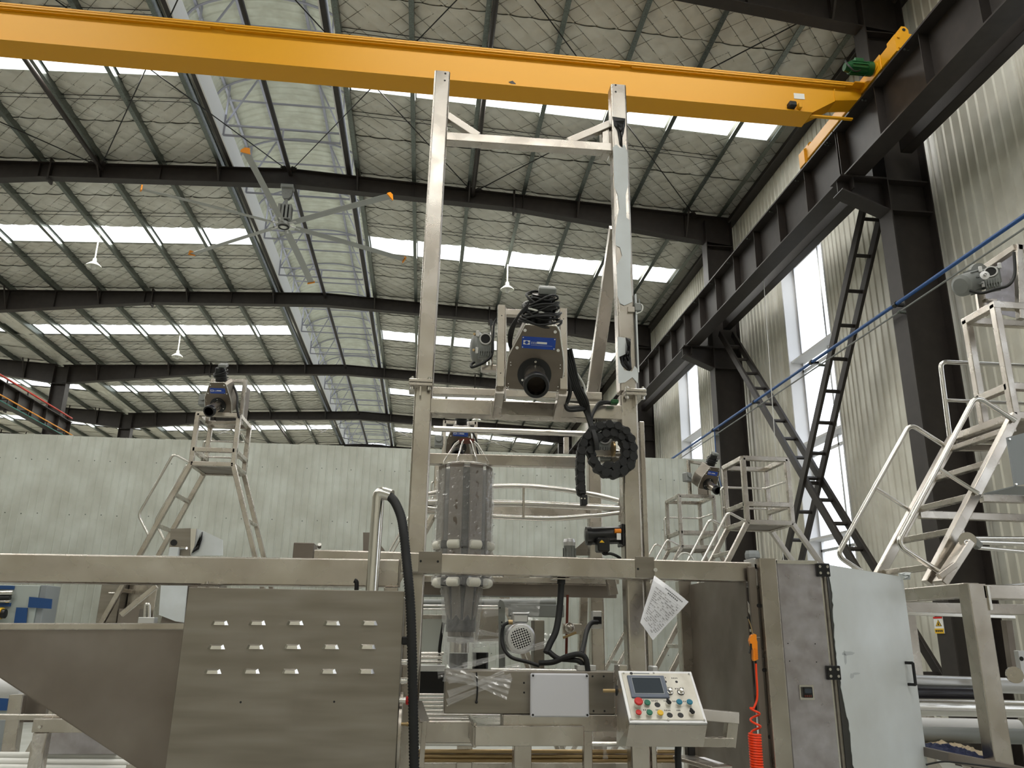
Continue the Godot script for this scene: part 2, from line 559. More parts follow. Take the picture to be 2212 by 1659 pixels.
func build_walls() -> void:
	var sheet := sheet_mesh(sheet_profile(1.0, 0.2, 0.06, 0.022))
	var narrow := sheet_mesh(sheet_profile(1.0, 0.1667, 0.035, 0.014))
	# ---- right wall: liner sheets between the floor and the eaves, cut round the windows
	var w := struct("wall_right")
	part(w, "outer_skin", outer_skin(), M.white_trim)
	var turn := Basis(V(0, 0, 1), V(0, 1, 0), V(-1, 0, 0))      # sheet x along +z, facing -x
	for k in 72:
		var z0 := 13.3 - 1.0 - k
		var cuts := [[0.0, 12.75]]
		for win: Array in WINDOWS:
			if z0 + 1.0 > win[0] - 0.01 and z0 < win[1] + 0.01:
				cuts = [[0.0, 0.9], [9.95, 12.75]]
		for c: Array in cuts:
			# sheets beside an opening keep only the strip outside it
			var zz0: float = z0; var zz1: float = z0 + 1.0
			var bs := Basis(turn.x, turn.y * (c[1] - c[0]), turn.z)
			share(w, "liner_sheet", sheet, M.liner, Transform3D(bs, V(WALL_X, c[0], zz0)))
	for win: Array in WINDOWS:
		# the strips beside the opening
		for s: Array in [[floorf(win[0] - 0.3) + 0.3, win[0]], [win[1], ceilf(win[1] - 0.3) + 0.3]]:
			if s[1] - s[0] > 0.02:
				var bs := Basis(turn.x * (s[1] - s[0]), turn.y * 9.05, turn.z)
				share(w, "liner_sheet", sheet, M.liner, Transform3D(bs, V(WALL_X, 0.9, s[0])))
	# eaves beam, girt and top trim
	part(w, "eaves_trim", MB.new().bx(7.82, 8.06, 12.35, 12.47, 13.3, -58.7, 0.01), M.rafter)
	part(w, "eaves_gutter", MB.new().bx(7.70, 8.06, 12.62, 12.66, 13.3, -58.7), M.liner)
	for i in FRAMES.size() - 1:
		part(w, "girt", MB.new().bx(7.86, 8.05, 11.2, 11.28, FRAMES[i] - 0.3, FRAMES[i + 1] + 0.3, 0.005), M.rafter)
		part(w, "strut", MB.new().bx(7.40, 7.60, 9.12, 9.37, FRAMES[i] - 0.2, FRAMES[i + 1] + 0.2, 0.01), M.rafter)
	# columns
	for i in FRAMES.size():
		column(w, 7.12, 7.86, FRAMES[i], 0.35, 0.0, 12.3)
		# corbel that carries the runway beam
		var z: float = FRAMES[i]
		var cb := MB.new()
		cb.prism([[6.36, 8.66], [7.12, 8.66], [7.12, 8.1], [6.36, 8.42]], V(0, 0, z - 0.01), Vector3.RIGHT, Vector3.UP, 0.02)
		cb.bx(6.34, 7.12, 8.64, 8.67, z - 0.17, z + 0.17)
		cb.bar(V(6.36, 8.42, z), V(7.12, 8.1, z), 0.3, 0.02)
		cb.bx(6.55, 6.57, 8.45, 8.66, z - 0.15, z + 0.15)
		part(w, "corbel", cb, M.rafter)
	# cross bracing of the bay beside the tall window: battened channels
	laced_brace(w, V(7.42, 9.02, -11.2), V(7.42, 0.4, -17.75), 0.34)
	laced_brace(w, V(7.46, 9.0, -18.45), V(7.46, 0.6, -11.3), 0.34)
	# partition across the hall
	var p := struct("wall_back")
	for k in 38:
		var x0 := 7.03 - 1.0 - k * 1.0
		var top := 5.68 + (0.012 if k % 3 == 0 else 0.0) + 0.0016 * k
		share(p, "wall_sheet", narrow, M.partition, Transform3D(Basis(V(1, 0, 0), V(0, top, 0), V(0, 0, 1)), V(x0, 0, -18.46)))
	part(p, "backing", MB.new().bx(-31.0, 7.02, 0.0, 5.66, -18.47, -18.50), M.partition)
	part(p, "end_post", MB.new().bx(7.02, 7.05, 0.0, 5.69, -18.42, -18.51), M.partition)
	var screws := MB.new()
	for row: float in [1.15, 2.55, 3.95, 5.15]:
		for k in 110:
			var x := 6.9 - k * 0.3333
			if (k * 7) % 5 != 0:
				screws.cyl(V(x, row + 0.01 * sin(k * 2.1), -18.47), V(x, row + 0.01 * sin(k * 2.1), -18.452), 0.014, 0.012, 6)
	var sc := part(p, "screws", screws, M.galvanised)
	sc.set_meta("kind", "stuff")
	# the walls behind the camera, at the far end and on the far left close the hall
	var rear := struct("wall_front")
	part(rear, "cladding", MB.new().bx(-28.2, 8.6, 0.0, 13.6, 13.4, 13.6), M.liner)
	var far := struct("wall_far_end")
	part(far, "cladding", MB.new().bx(-28.2, 8.6, 0.0, 13.6, -58.8, -59.0), M.liner)
	var left := struct("wall_left")
	part(left, "cladding", MB.new().bx(-28.2, -28.0, 0.0, 13.6, 13.6, -59.0), M.liner)

const WINDOWS := [[-16.4, -14.45], [-24.3, -22.4], [-8.4, -6.45], [-0.4, 1.55], [-32.3, -30.4], [-40.3, -38.4]]     # z from, z to; head 9.95, sill 0.9

func outer_skin() -> MB:
	# solid wall behind the liner, with the window openings left free
	var mb := MB.new()
	var zs := [-59.0]
	var order := WINDOWS.duplicate()
	order.sort_custom(func(a, b): return a[0] < b[0])
	for win: Array in order:
		mb.bx(8.10, 8.42, 0.0, 13.6, zs[-1], win[0])
		mb.bx(8.10, 8.42, 0.0, 0.9, win[0], win[1])
		mb.bx(8.10, 8.42, 9.95, 13.6, win[0], win[1])
		zs.append(win[1])
	mb.bx(8.10, 8.42, 0.0, 13.6, zs[-1], 13.6)
	return mb

func build_windows() -> void:
	for i in WINDOWS.size():
		var z0: float = WINDOWS[i][0]; var z1: float = WINDOWS[i][1]
		var w := struct("window_%d" % (i + 1))
		var fr := MB.new()                                     # white reveal
		fr.bx(8.06, 8.44, 0.88, 0.92, z0, z1); fr.bx(8.06, 8.44, 9.93, 9.97, z0, z1)
		fr.bx(8.06, 8.44, 0.9, 9.95, z0 - 0.02, z0 + 0.02); fr.bx(8.06, 8.44, 0.9, 9.95, z1 - 0.02, z1 + 0.02)
		part(w, "reveal", fr, M.white_trim)
		var zm := (z0 + z1) / 2
		for zz: float in [z0 + 0.05, zm + 0.25, z1 - 0.05]:
			part(w, "mullion", MB.new().bx(8.36, 8.42, 0.92, 9.93, zz - 0.03, zz + 0.03), M.aluminium)
		var levels := [0.9, 2.3, 3.55, 5.6, 7.55, 9.95]
		for k in 5:
			var y0: float = levels[k]; var y1: float = levels[k + 1]
			for a: Array in [[z0 + 0.05, zm + 0.25], [zm + 0.25, z1 - 0.05]]:
				part(w, "pane", MB.new().bx(8.385, 8.395, y0, y1, a[0], a[1]), M.pane)
			if k > 0:
				part(w, "transom_girt", MB.new().bx(8.12, 8.44, y0 - 0.02, y0 + 0.03, z0, z1), M.white_trim)
				part(w, "transom", MB.new().bx(8.36, 8.42, y0 - 0.24, y0 - 0.19, z0, z1), M.aluminium)

func column(parent: Node3D, x0: float, x1: float, z: float, flange: float, y0: float, y1: float) -> void:
	var mb := MB.new()
	mb.bx(x0, x0 + 0.02, y0, y1, z - flange / 2, z + flange / 2)
	mb.bx(x1 - 0.02, x1, y0, y1, z - flange / 2, z + flange / 2)
	mb.bx(x0 + 0.02, x1 - 0.02, y0, y1, z - 0.008, z + 0.008)
	for y: float in [8.1, 8.65, 11.55]:
		mb.bx(x0 + 0.02, x1 - 0.02, y - 0.012, y + 0.012, z - flange / 2 + 0.02, z + flange / 2 - 0.02)
	part(parent, "column", mb, M.rafter)

func laced_brace(parent: Node3D, a: Vector3, b: Vector3, width: float) -> void:
	# two parallel steel channels tied by battens, lying in the wall's plane
	var d := (b - a).normalized()
	var side := V(width / 2, 0, 0)
	var br: MeshInstance3D = part(parent, "brace", MB.new().bar(a + side, b + side, 0.16, 0.06, 0.004, side).bar(a - side, b - side, 0.16, 0.06, 0.004, side), M.rafter)
	var k := int(a.distance_to(b) / 0.62)
	for i in range(1, k):
		var c := a.lerp(b, float(i) / k)
		part(br, "batten", MB.new().bar(c + side, c - side, 0.05, 0.06, 0.003, d), M.rafter)

func rafter_mesh(sg: float, outer: float) -> MB:
	# half a portal frame, from the ridge outwards; x relative to the ridge, z = 0
	var mb := MB.new()
	var top := func(u: float) -> Vector2: return Vector2(sg * u, ROOF_TOP - SLOPE * u)
	var a: Vector2 = top.call(0.0); var b: Vector2 = top.call(5.85); var c: Vector2 = top.call(outer)
	var d0 := 0.46; var d1 := 0.42; var d2 := 0.84
	mb.prism([a, b, b - Vector2(0, d1), a - Vector2(0, d0)], V(0, 0, -0.006), Vector3.RIGHT, Vector3.UP, 0.012)
	mb.prism([b, c, c - Vector2(0, d2), b - Vector2(0, d1)], V(0, 0, -0.006), Vector3.RIGHT, Vector3.UP, 0.012)
	var P := func(p: Vector2, dy: float) -> Vector3: return V(p.x, p.y + dy, 0)
	mb.bar(P.call(a, -0.01), P.call(c, -0.01), 0.24, 0.02)
	mb.bar(P.call(a, -d0 + 0.01), P.call(b, -d1 + 0.01), 0.24, 0.02)
	mb.bar(P.call(b, -d1 + 0.01), P.call(c, -d2 + 0.01), 0.24, 0.02)
	for u: float in PURLIN_U:
		var q: Vector2 = top.call(u)
		var dep := lerpf(d0, d1, u / 5.85) if u < 5.85 else lerpf(d1, d2, (u - 5.85) / (outer - 5.85))
		mb.box(V(q.x, q.y - dep / 2, 0), V(0.012, dep, 0.22))
		mb.box(V(q.x, q.y + 0.09, 0.0), V(0.012, 0.18, 0.12))
		if int(u * 2) % 2 == 1:
			mb.bar(V(q.x, q.y + 0.05, 0.5), V(q.x, q.y - dep + 0.04, 0.09), 0.04, 0.04)
			mb.bar(V(q.x, q.y + 0.05, -0.5), V(q.x, q.y - dep + 0.04, -0.09), 0.04, 0.04)
	return mb

func build_roof() -> void:
	var roof := struct("ceiling")
	var half := {1.0: rafter_mesh(1.0, 11.76).mesh(), -1.0: rafter_mesh(-1.0, 12.0).mesh()}
	var splice := MB.new().box(V(0, -0.21, 0), V(0.05, 0.62, 0.26), 0.004).mesh()
	# rafters
	for i in FRAMES.size():
		var z: float = FRAMES[i]
		for sg: float in [-1.0, 1.0]:
			var r := share(roof, "rafter", half[sg], M.rafter, Transform3D(Basis(), V(RIDGE_X, 0, z)))
			share(r, "splice_plate", splice, M.rafter, Transform3D(Basis(), V(sg * 5.85, ROOF_TOP - SLOPE * 5.85, 0)))
		if i >= 4:
			# next span of the hall, beyond the valley
			var r := share(roof, "rafter", half[1.0], M.rafter, Transform3D(Basis(), V(VALLEY_X - 12.0, 0, z)))
			share(r, "splice_plate", splice, M.rafter, Transform3D(Basis(), V(5.85, ROOF_TOP - SLOPE * 5.85, 0)))
			column(roof, VALLEY_X - 0.3, VALLEY_X + 0.3, z, 0.4, 0.0, 12.35)
	# purlins: galvanised Z sections, one length to a bay
	var zsec := PackedVector2Array([Vector2(-0.045, -0.1), Vector2(0.055, -0.1), Vector2(0.055, -0.075), Vector2(-0.039, -0.094), Vector2(-0.039, 0.1), Vector2(-0.07, 0.1), Vector2(-0.07, 0.094), Vector2(-0.045, 0.094)])
	var pm := MB.new().sect(zsec, V(0, 0, 0.12), V(0, 0, -BAY - 0.12)).mesh()
	var dark := MB.new().bx(-0.05, 0.05, -0.16, 0.14, 0.0, -BAY).mesh()
	for i in FRAMES.size() - 1:
		var z: float = FRAMES[i]
		for sg: float in [-1.0, 1.0]:
			for u: float in PURLIN_U:
				var x := RIDGE_X + sg * u
				share(roof, "purlin", pm, M.galvanised, Transform3D(Basis(V(sg, 0, 0), V(0, 1, 0), V(0, 0, 1)) if sg > 0 else Basis(), V(x, roof_y(x) + 0.1, z)))
			share(roof, "kerb_channel", dark, M.rafter, Transform3D(Basis(), V(RIDGE_X + sg * 1.5, ROOF_TOP + 0.12, z)))
		share(roof, "purlin", pm, M.galvanised, Transform3D(Basis(), V(7.55, roof_y(7.55) + 0.1, z)))
		share(roof, "purlin", pm, M.galvanised, Transform3D(Basis(), V(VALLEY_X + 0.5, roof_y(VALLEY_X + 0.5) + 0.1, z)))
		if i >= 4:
			for k in 8:
				var x := VALLEY_X - 0.5 - k * 1.5
				share(roof, "purlin", pm, M.galvanised, Transform3D(Basis(), V(x, roof_y(x) + 0.1, z)))
	# quilted insulation between the rafters, in blankets laid from eaves to ridge
	var quilts := []
	for k in 3: quilts.append(quilt_mesh(10.3, 1.72, k))
	var net := cord_net(10.3, 1.72)
	for i in FRAMES.size() - 1:
		var z: float = FRAMES[i]
		for sg: float in [-1.0, 1.0]:
			for k in 4:
				var zz: float = z - [0.0, 1.75, 4.62, 6.31][k]
				var wide: float = [1.75, 1.80, 1.69, 1.69][k] / 1.72
				var bs := Basis(V(sg, -SLOPE, 0), V(0, 1, 0), V(0, 0, wide))
				var bl := share(roof, "insulation_blanket", quilts[(i + k + (1 if sg > 0 else 0)) % 3], M.insulation, Transform3D(bs, V(RIDGE_X + sg * 1.7, ROOF_TOP - SLOPE * 1.7 + 0.205, zz)))
				if i < 7:
					var nt := share(bl, "stitch_cords", net, M.net_wire, Transform3D())
					nt.set_meta("kind", "stuff")
			# translucent strip
			for k in 7:
				var u0: float = PURLIN_U[k] + 0.06
				var u1: float = (PURLIN_U[k + 1] if k < 6 else 11.45) - 0.03
				var mb := MB.new()
				var xa := RIDGE_X + sg * u0; var xb := RIDGE_X + sg * u1
				mb.quad(V(xa, roof_y(xa) + 0.2, z - 3.52), V(xb, roof_y(xb) + 0.2, z - 3.52), V(xb, roof_y(xb) + 0.2, z - 4.64), V(xa, roof_y(xa) + 0.2, z - 4.64))
				part(roof, "skylight_panel", mb, M.skylight)
		if i >= 4:
			for k in 4:
				var zz: float = z - [0.0, 1.75, 4.62, 6.31][k]
				var bs := Basis(V(-1.14, SLOPE * 1.14, 0), V(0, 1, 0), V(0, 0, 1.04))
				share(roof, "insulation_blanket", quilts[(i + k) % 3], M.insulation, Transform3D(bs, V(VALLEY_X - 0.2, roof_y(VALLEY_X) + 0.205, zz)))
			for k in 7:
				var xa := VALLEY_X - 0.6 - k * 1.5; var xb := xa - 1.4
				var mb := MB.new()
				mb.quad(V(xa, roof_y(xa) + 0.2, z - 3.52), V(xb, roof_y(xb) + 0.2, z - 3.52), V(xb, roof_y(xb) + 0.2, z - 4.64), V(xa, roof_y(xa) + 0.2, z - 4.64))
				part(roof, "skylight_panel", mb, M.skylight)
		# gutter over the valley
		part(roof, "valley_gutter", MB.new().bx(VALLEY_X - 0.3, VALLEY_X + 0.35, roof_y(VALLEY_X) + 0.18, roof_y(VALLEY_X) + 0.21, z, z - BAY), M.liner)
		# sag rods between the purlins
		for sg: float in [-1.0, 1.0]:
			for dz: float in [2.65, 5.35]:
				for dy: float in [0.05, 0.15]:
					var a := RIDGE_X + sg * 1.75; var b := RIDGE_X + sg * 10.5
					part(roof, "sag_rod", MB.new().cyl(V(a, roof_y(a) + dy, z - dz), V(b, roof_y(b) + dy, z - dz - 0.06), 0.008, -1, 5, false), M.cable_black)
	# roof deck above everything, so that daylight comes only through the strips, the vault and the windows
	for sg: float in [-1.0, 1.0]:
		var mb := MB.new()
		var a := RIDGE_X + sg * 1.62; var b := RIDGE_X + sg * 12.6
		mb.prism([[a, ROOF_TOP - SLOPE * 1.62 + 0.30], [b, ROOF_TOP - SLOPE * 12.6 + 0.30], [b, ROOF_TOP - SLOPE * 12.6 + 0.36], [a, ROOF_TOP - SLOPE * 1.62 + 0.36]], V(0, 0, -59.0), Vector3.RIGHT, Vector3.UP, 72.6)
		part(roof, "roof_deck", mb, M.liner)
	part(roof, "roof_deck", MB.new().prism([[VALLEY_X - 0.6, 12.76], [-28.3, 13.36], [-28.3, 13.42], [VALLEY_X - 0.6, 12.82]], V(0, 0, -59.0), Vector3.RIGHT, Vector3.UP, 72.6), M.liner)
	part(roof, "roof_deck", MB.new().bx(-28.3, VALLEY_X, 12.9, 12.95, -18.0, 13.6), M.liner)
	ridge_vault(roof)
	tie_members(roof)

func cord_net(L: float, W: float) -> ArrayMesh:
	# the stitching cords of a blanket, crossing in diamonds
	var mb := MB.new()
	for sg: float in [-1.0, 1.0]:
		for k in range(-5, 31):
			var x0 := k * 0.42 if sg > 0 else k * 0.42 + W
			var a := V(x0, 0, 0); var b := V(x0 + sg * W, 0, -W)
			# clip to the blanket
			var t0 := 0.0; var t1 := 1.0
			for e: Array in [[0.0, 1.0], [L, -1.0]]:
				var da: float = (a.x - e[0]) * e[1]; var db: float = (b.x - e[0]) * e[1]
				if da < 0 and db < 0: t1 = -1.0
				elif da < 0: t0 = maxf(t0, da / (da - db))
				elif db < 0: t1 = minf(t1, da / (da - db))
			if t1 - t0 < 0.05: continue
			var p := a.lerp(b, t0); var q := a.lerp(b, t1)
			for s in 2:
				var m0 := p.lerp(q, s / 2.0); var m1 := p.lerp(q, (s + 1) / 2.0)
				mb.cyl(m0 + V(0, -0.02 - 0.016 * sin(PI * fposmod(m0.x, 1.45) / 1.45), 0), m1 + V(0, -0.02 - 0.016 * sin(PI * fposmod(m1.x, 1.45) / 1.45), 0), 0.0042, -1, 4, false)
	return mb.mesh()

func quilt_mesh(L: float, W: float, sd: int) -> ArrayMesh:
	# a foil-faced blanket stitched in diamonds; hangs down between the stitches. x along the slope, z across
	var nx := 230; var nz := 40
	var fn := FastNoiseLite.new(); fn.seed = 40 + sd; fn.frequency = 0.9
	var h := func(x: float, z: float) -> float:
		var p := 0.42
		var a := absf(sin(PI * (x / 0.42 + z / p))); var b := absf(sin(PI * (x / 0.42 - z / p)))
		var puff := pow(minf(a, b), 0.45) * 0.034
		var sag := 0.02 * sin(PI * fposmod(x - 0.05, 1.45) / 1.45) + 0.012 * fn.get_noise_2d(x * 1.2, z * 1.7)
		var edge := 0.035 * exp(-z / 0.10)
		return -(puff + sag + edge * 0.5)
	var st := SurfaceTool.new()
	st.begin(Mesh.PRIMITIVE_TRIANGLES)
	st.set_smooth_group(0)
	for j in nz + 1:
		for i in nx + 1:
			var x := L * i / nx; var z := W * j / nz
			st.add_vertex(V(x, h.call(x, z), -z))
	for j in nz:
		for i in nx:
			var a := j * (nx + 1) + i
			for k in [a, a + 1, a + nx + 2, a, a + nx + 2, a + nx + 1]: st.add_index(k)
	st.generate_normals()
	return st.commit()

func ridge_vault(roof: Node3D) -> void:
	# arched ventilator along the ridge: kerbs, open slots under the eaves of an arched, corrugated cover
	var arc := func(a: float) -> Vector3: return V(RIDGE_X + 1.78 * cos(a), ROOF_TOP + 1.08 + 0.85 * sin(a), 0)
	var mb := MB.new()
	var seg := 18
	var prof := sheet_profile(1.0, 0.25, 0.10, 0.03)
	for i in prof.size() - 1:
		for s in seg:
			var a0 := PI * s / seg; var a1 := PI * (s + 1) / seg
			var n0 := V(cos(a0), 2.0 * sin(a0), 0).normalized(); var n1 := V(cos(a1), 2.0 * sin(a1), 0).normalized()
			var A: Vector3 = arc.call(a0) - n0 * prof[i].y - V(0, 0, prof[i].x); var B: Vector3 = arc.call(a1) - n1 * prof[i].y - V(0, 0, prof[i].x)
			var C: Vector3 = arc.call(a1) - n1 * prof[i + 1].y - V(0, 0, prof[i + 1].x); var D: Vector3 = arc.call(a0) - n0 * prof[i + 1].y - V(0, 0, prof[i + 1].x)
			mb.quad(A, B, C, D)
	var sheet := mb.mesh()
	for k in 72:
		share(roof, "vault_sheet", sheet, M.vault, Transform3D(Basis(), V(0, 0, 13.3 - k)))
	for sg: float in [-1.0, 1.0]:
		part(roof, "vault_kerb", MB.new().bx(RIDGE_X + sg * 1.42, RIDGE_X + sg * 1.45, ROOF_TOP - 0.05, ROOF_TOP + 0.60, 13.3, -58.7), M.white_trim)
	for a: float in [0.55, 1.15, 2.0, 2.6]:
		var p: Vector3 = arc.call(a)
		part(roof, "vault_purlin", MB.new().bx(p.x - 0.03, p.x + 0.03, p.y - 0.10, p.y - 0.03, 13.3, -58.7), M.vault_steel)
	# light trusses carrying the vault
	var tr := MB.new()
	var pts := []
	for s in seg + 1:
		var a := PI * s / seg
		pts.append(V(1.70 * cos(a), 1.04 + 0.78 * sin(a), 0))
	tr.tube(pts, 0.028, 6)
	for y: float in [0.02, 0.30]: tr.bx(-1.4, 1.4, y - 0.02, y + 0.02, -0.02, 0.02)
	tr.bx(-1.4, 1.4, 1.0, 1.04, -0.015, 0.015)
	tr.bx(-0.02, 0.02, 0.02, 0.30, -0.02, 0.02)
	for sg: float in [-1.0, 1.0]:
		tr.bar(V(sg * 1.4, 0.02, 0), V(sg * 1.4, 1.42, 0), 0.04, 0.04)
		tr.bar(V(sg * 1.4, 0.30, 0), V(sg * 0.75, 1.68, 0), 0.035, 0.035)
	var tm := tr.mesh()
	for k in 26:
		share(roof, "vault_truss", tm, M.vault_steel, Transform3D(Basis(), V(RIDGE_X, ROOF_TOP, 12.0 - k * 2.667)))

func tie_members(roof: Node3D) -> void:
	for i in FRAMES.size() - 1:
		var z: float = FRAMES[i]
		part(roof, "ridge_tie", MB.new().cyl(V(RIDGE_X, ROOF_TOP - 0.12, z), V(RIDGE_X, ROOF_TOP - 0.12, z - BAY), 0.055, -1, 12, false), M.rafter)
	var nodes := [-15.3, -8.55, -3.9, 0.85, 6.9]
	for z: float in [-10.7, -42.7]:
		for k in [1, 3]:
			var x: float = nodes[k]
			part(roof, "tie_tube", MB.new().cyl(V(x, roof_y(x) - 0.14, z), V(x, roof_y(x) - 0.14, z - BAY), 0.055, -1, 12, false), M.rafter)
		for k in 4:
			var xa: float = nodes[k]; var xb: float = nodes[k + 1]
			for f: Array in [[xa, xb], [xb, xa]]:
				var p := V(f[0], roof_y(f[0]) - 0.10, z - 0.1); var q := V(f[1], roof_y(f[1]) - 0.10, z - BAY + 0.1)
				var rod := part(roof, "tie_rod", MB.new().cyl(p, q, 0.013, -1, 6, false), M.cable_black)
				var d := (q - p).normalized()
				part(rod, "gusset", MB.new().bar(p, p + d * 0.3, 0.14, 0.012), M.rafter)
				part(rod, "gusset", MB.new().bar(q, q - d * 0.3, 0.14, 0.012), M.rafter)
	# wiring duct of the lamps
	return


# ---------------------------------------------------------------- overhead: crane, fan, lamps, pipes
func runway_beam(x0: float, x1: float, y0: float, y1: float, z0: float, z1: float, label: String, surge: bool) -> Node3D:
	var t := thing("crane_runway_beam", label, "crane beam", V((x0 + x1) / 2, y0, (z0 + z1) / 2), "runway beams of the overhead cranes")
	var xm := (x0 + x1) / 2
	part(t, "web", MB.new().bx(xm - 0.007, xm + 0.007, y0 + 0.02, y1 - 0.03, z0, z1), M.rafter)
	part(t, "top_flange", MB.new().bx(x0, x1, y1 - 0.03, y1, z0, z1), M.rafter)
	part(t, "bottom_flange", MB.new().bx(x0 + 0.03, x1 - 0.03, y0, y0 + 0.025, z0, z1), M.rafter)
	part(t, "rail", MB.new().sect(PackedVector2Array([Vector2(-0.04, 0), Vector2(0.04, 0), Vector2(0.012, 0.025), Vector2(0.012, 0.055), Vector2(0.028, 0.06), Vector2(0.028, 0.075), Vector2(-0.028, 0.075), Vector2(-0.028, 0.06), Vector2(-0.012, 0.055), Vector2(-0.012, 0.025)]), V(xm, y1, z0), V(xm, y1, z1)), M.rafter)
	var k := 7
	for i in k + 1:
		var z := lerpf(z0 - 0.02, z1 + 0.02, float(i) / k)
		part(t, "stiffener", MB.new().bx(x0 + 0.05, x1 - 0.05, y0 + 0.02, y1 - 0.03, z - 0.006, z + 0.006), M.rafter)
		for dx: float in [0.04, 0.09]:
			part(t, "bolt", MB.new().cyl(V(x0 + dx, y1 - 0.05, z - 0.3), V(x0 + dx, y1 + 0.015, z - 0.3), 0.016, -1, 6), M.galvanised)
	if surge:
		# horizontal girder that keeps the beam from swaying
		part(t, "surge_channel", MB.new().sect(PackedVector2Array([Vector2(-0.05, -0.09), Vector2(0.05, -0.09), Vector2(0.05, -0.07), Vector2(-0.03, -0.07), Vector2(-0.03, 0.07), Vector2(0.05, 0.07), Vector2(0.05, 0.09), Vector2(-0.05, 0.09)]), V(7.0, y1 - 0.14, z0), V(7.0, y1 - 0.14, z1)), M.rafter)
		for i in 6:
			var z := lerpf(z0, z1, (i + 0.5) / 6.0)
			part(t, "lacing_plate", MB.new().bx(x1 - 0.05, 6.98, y1 - 0.22, y1 - 0.20, z - 0.42, z + 0.42), M.rafter)
	return t

func leaning(t: Transform3D) -> MB:
	var mb := MB.new()
	mb.t = t
	return mb

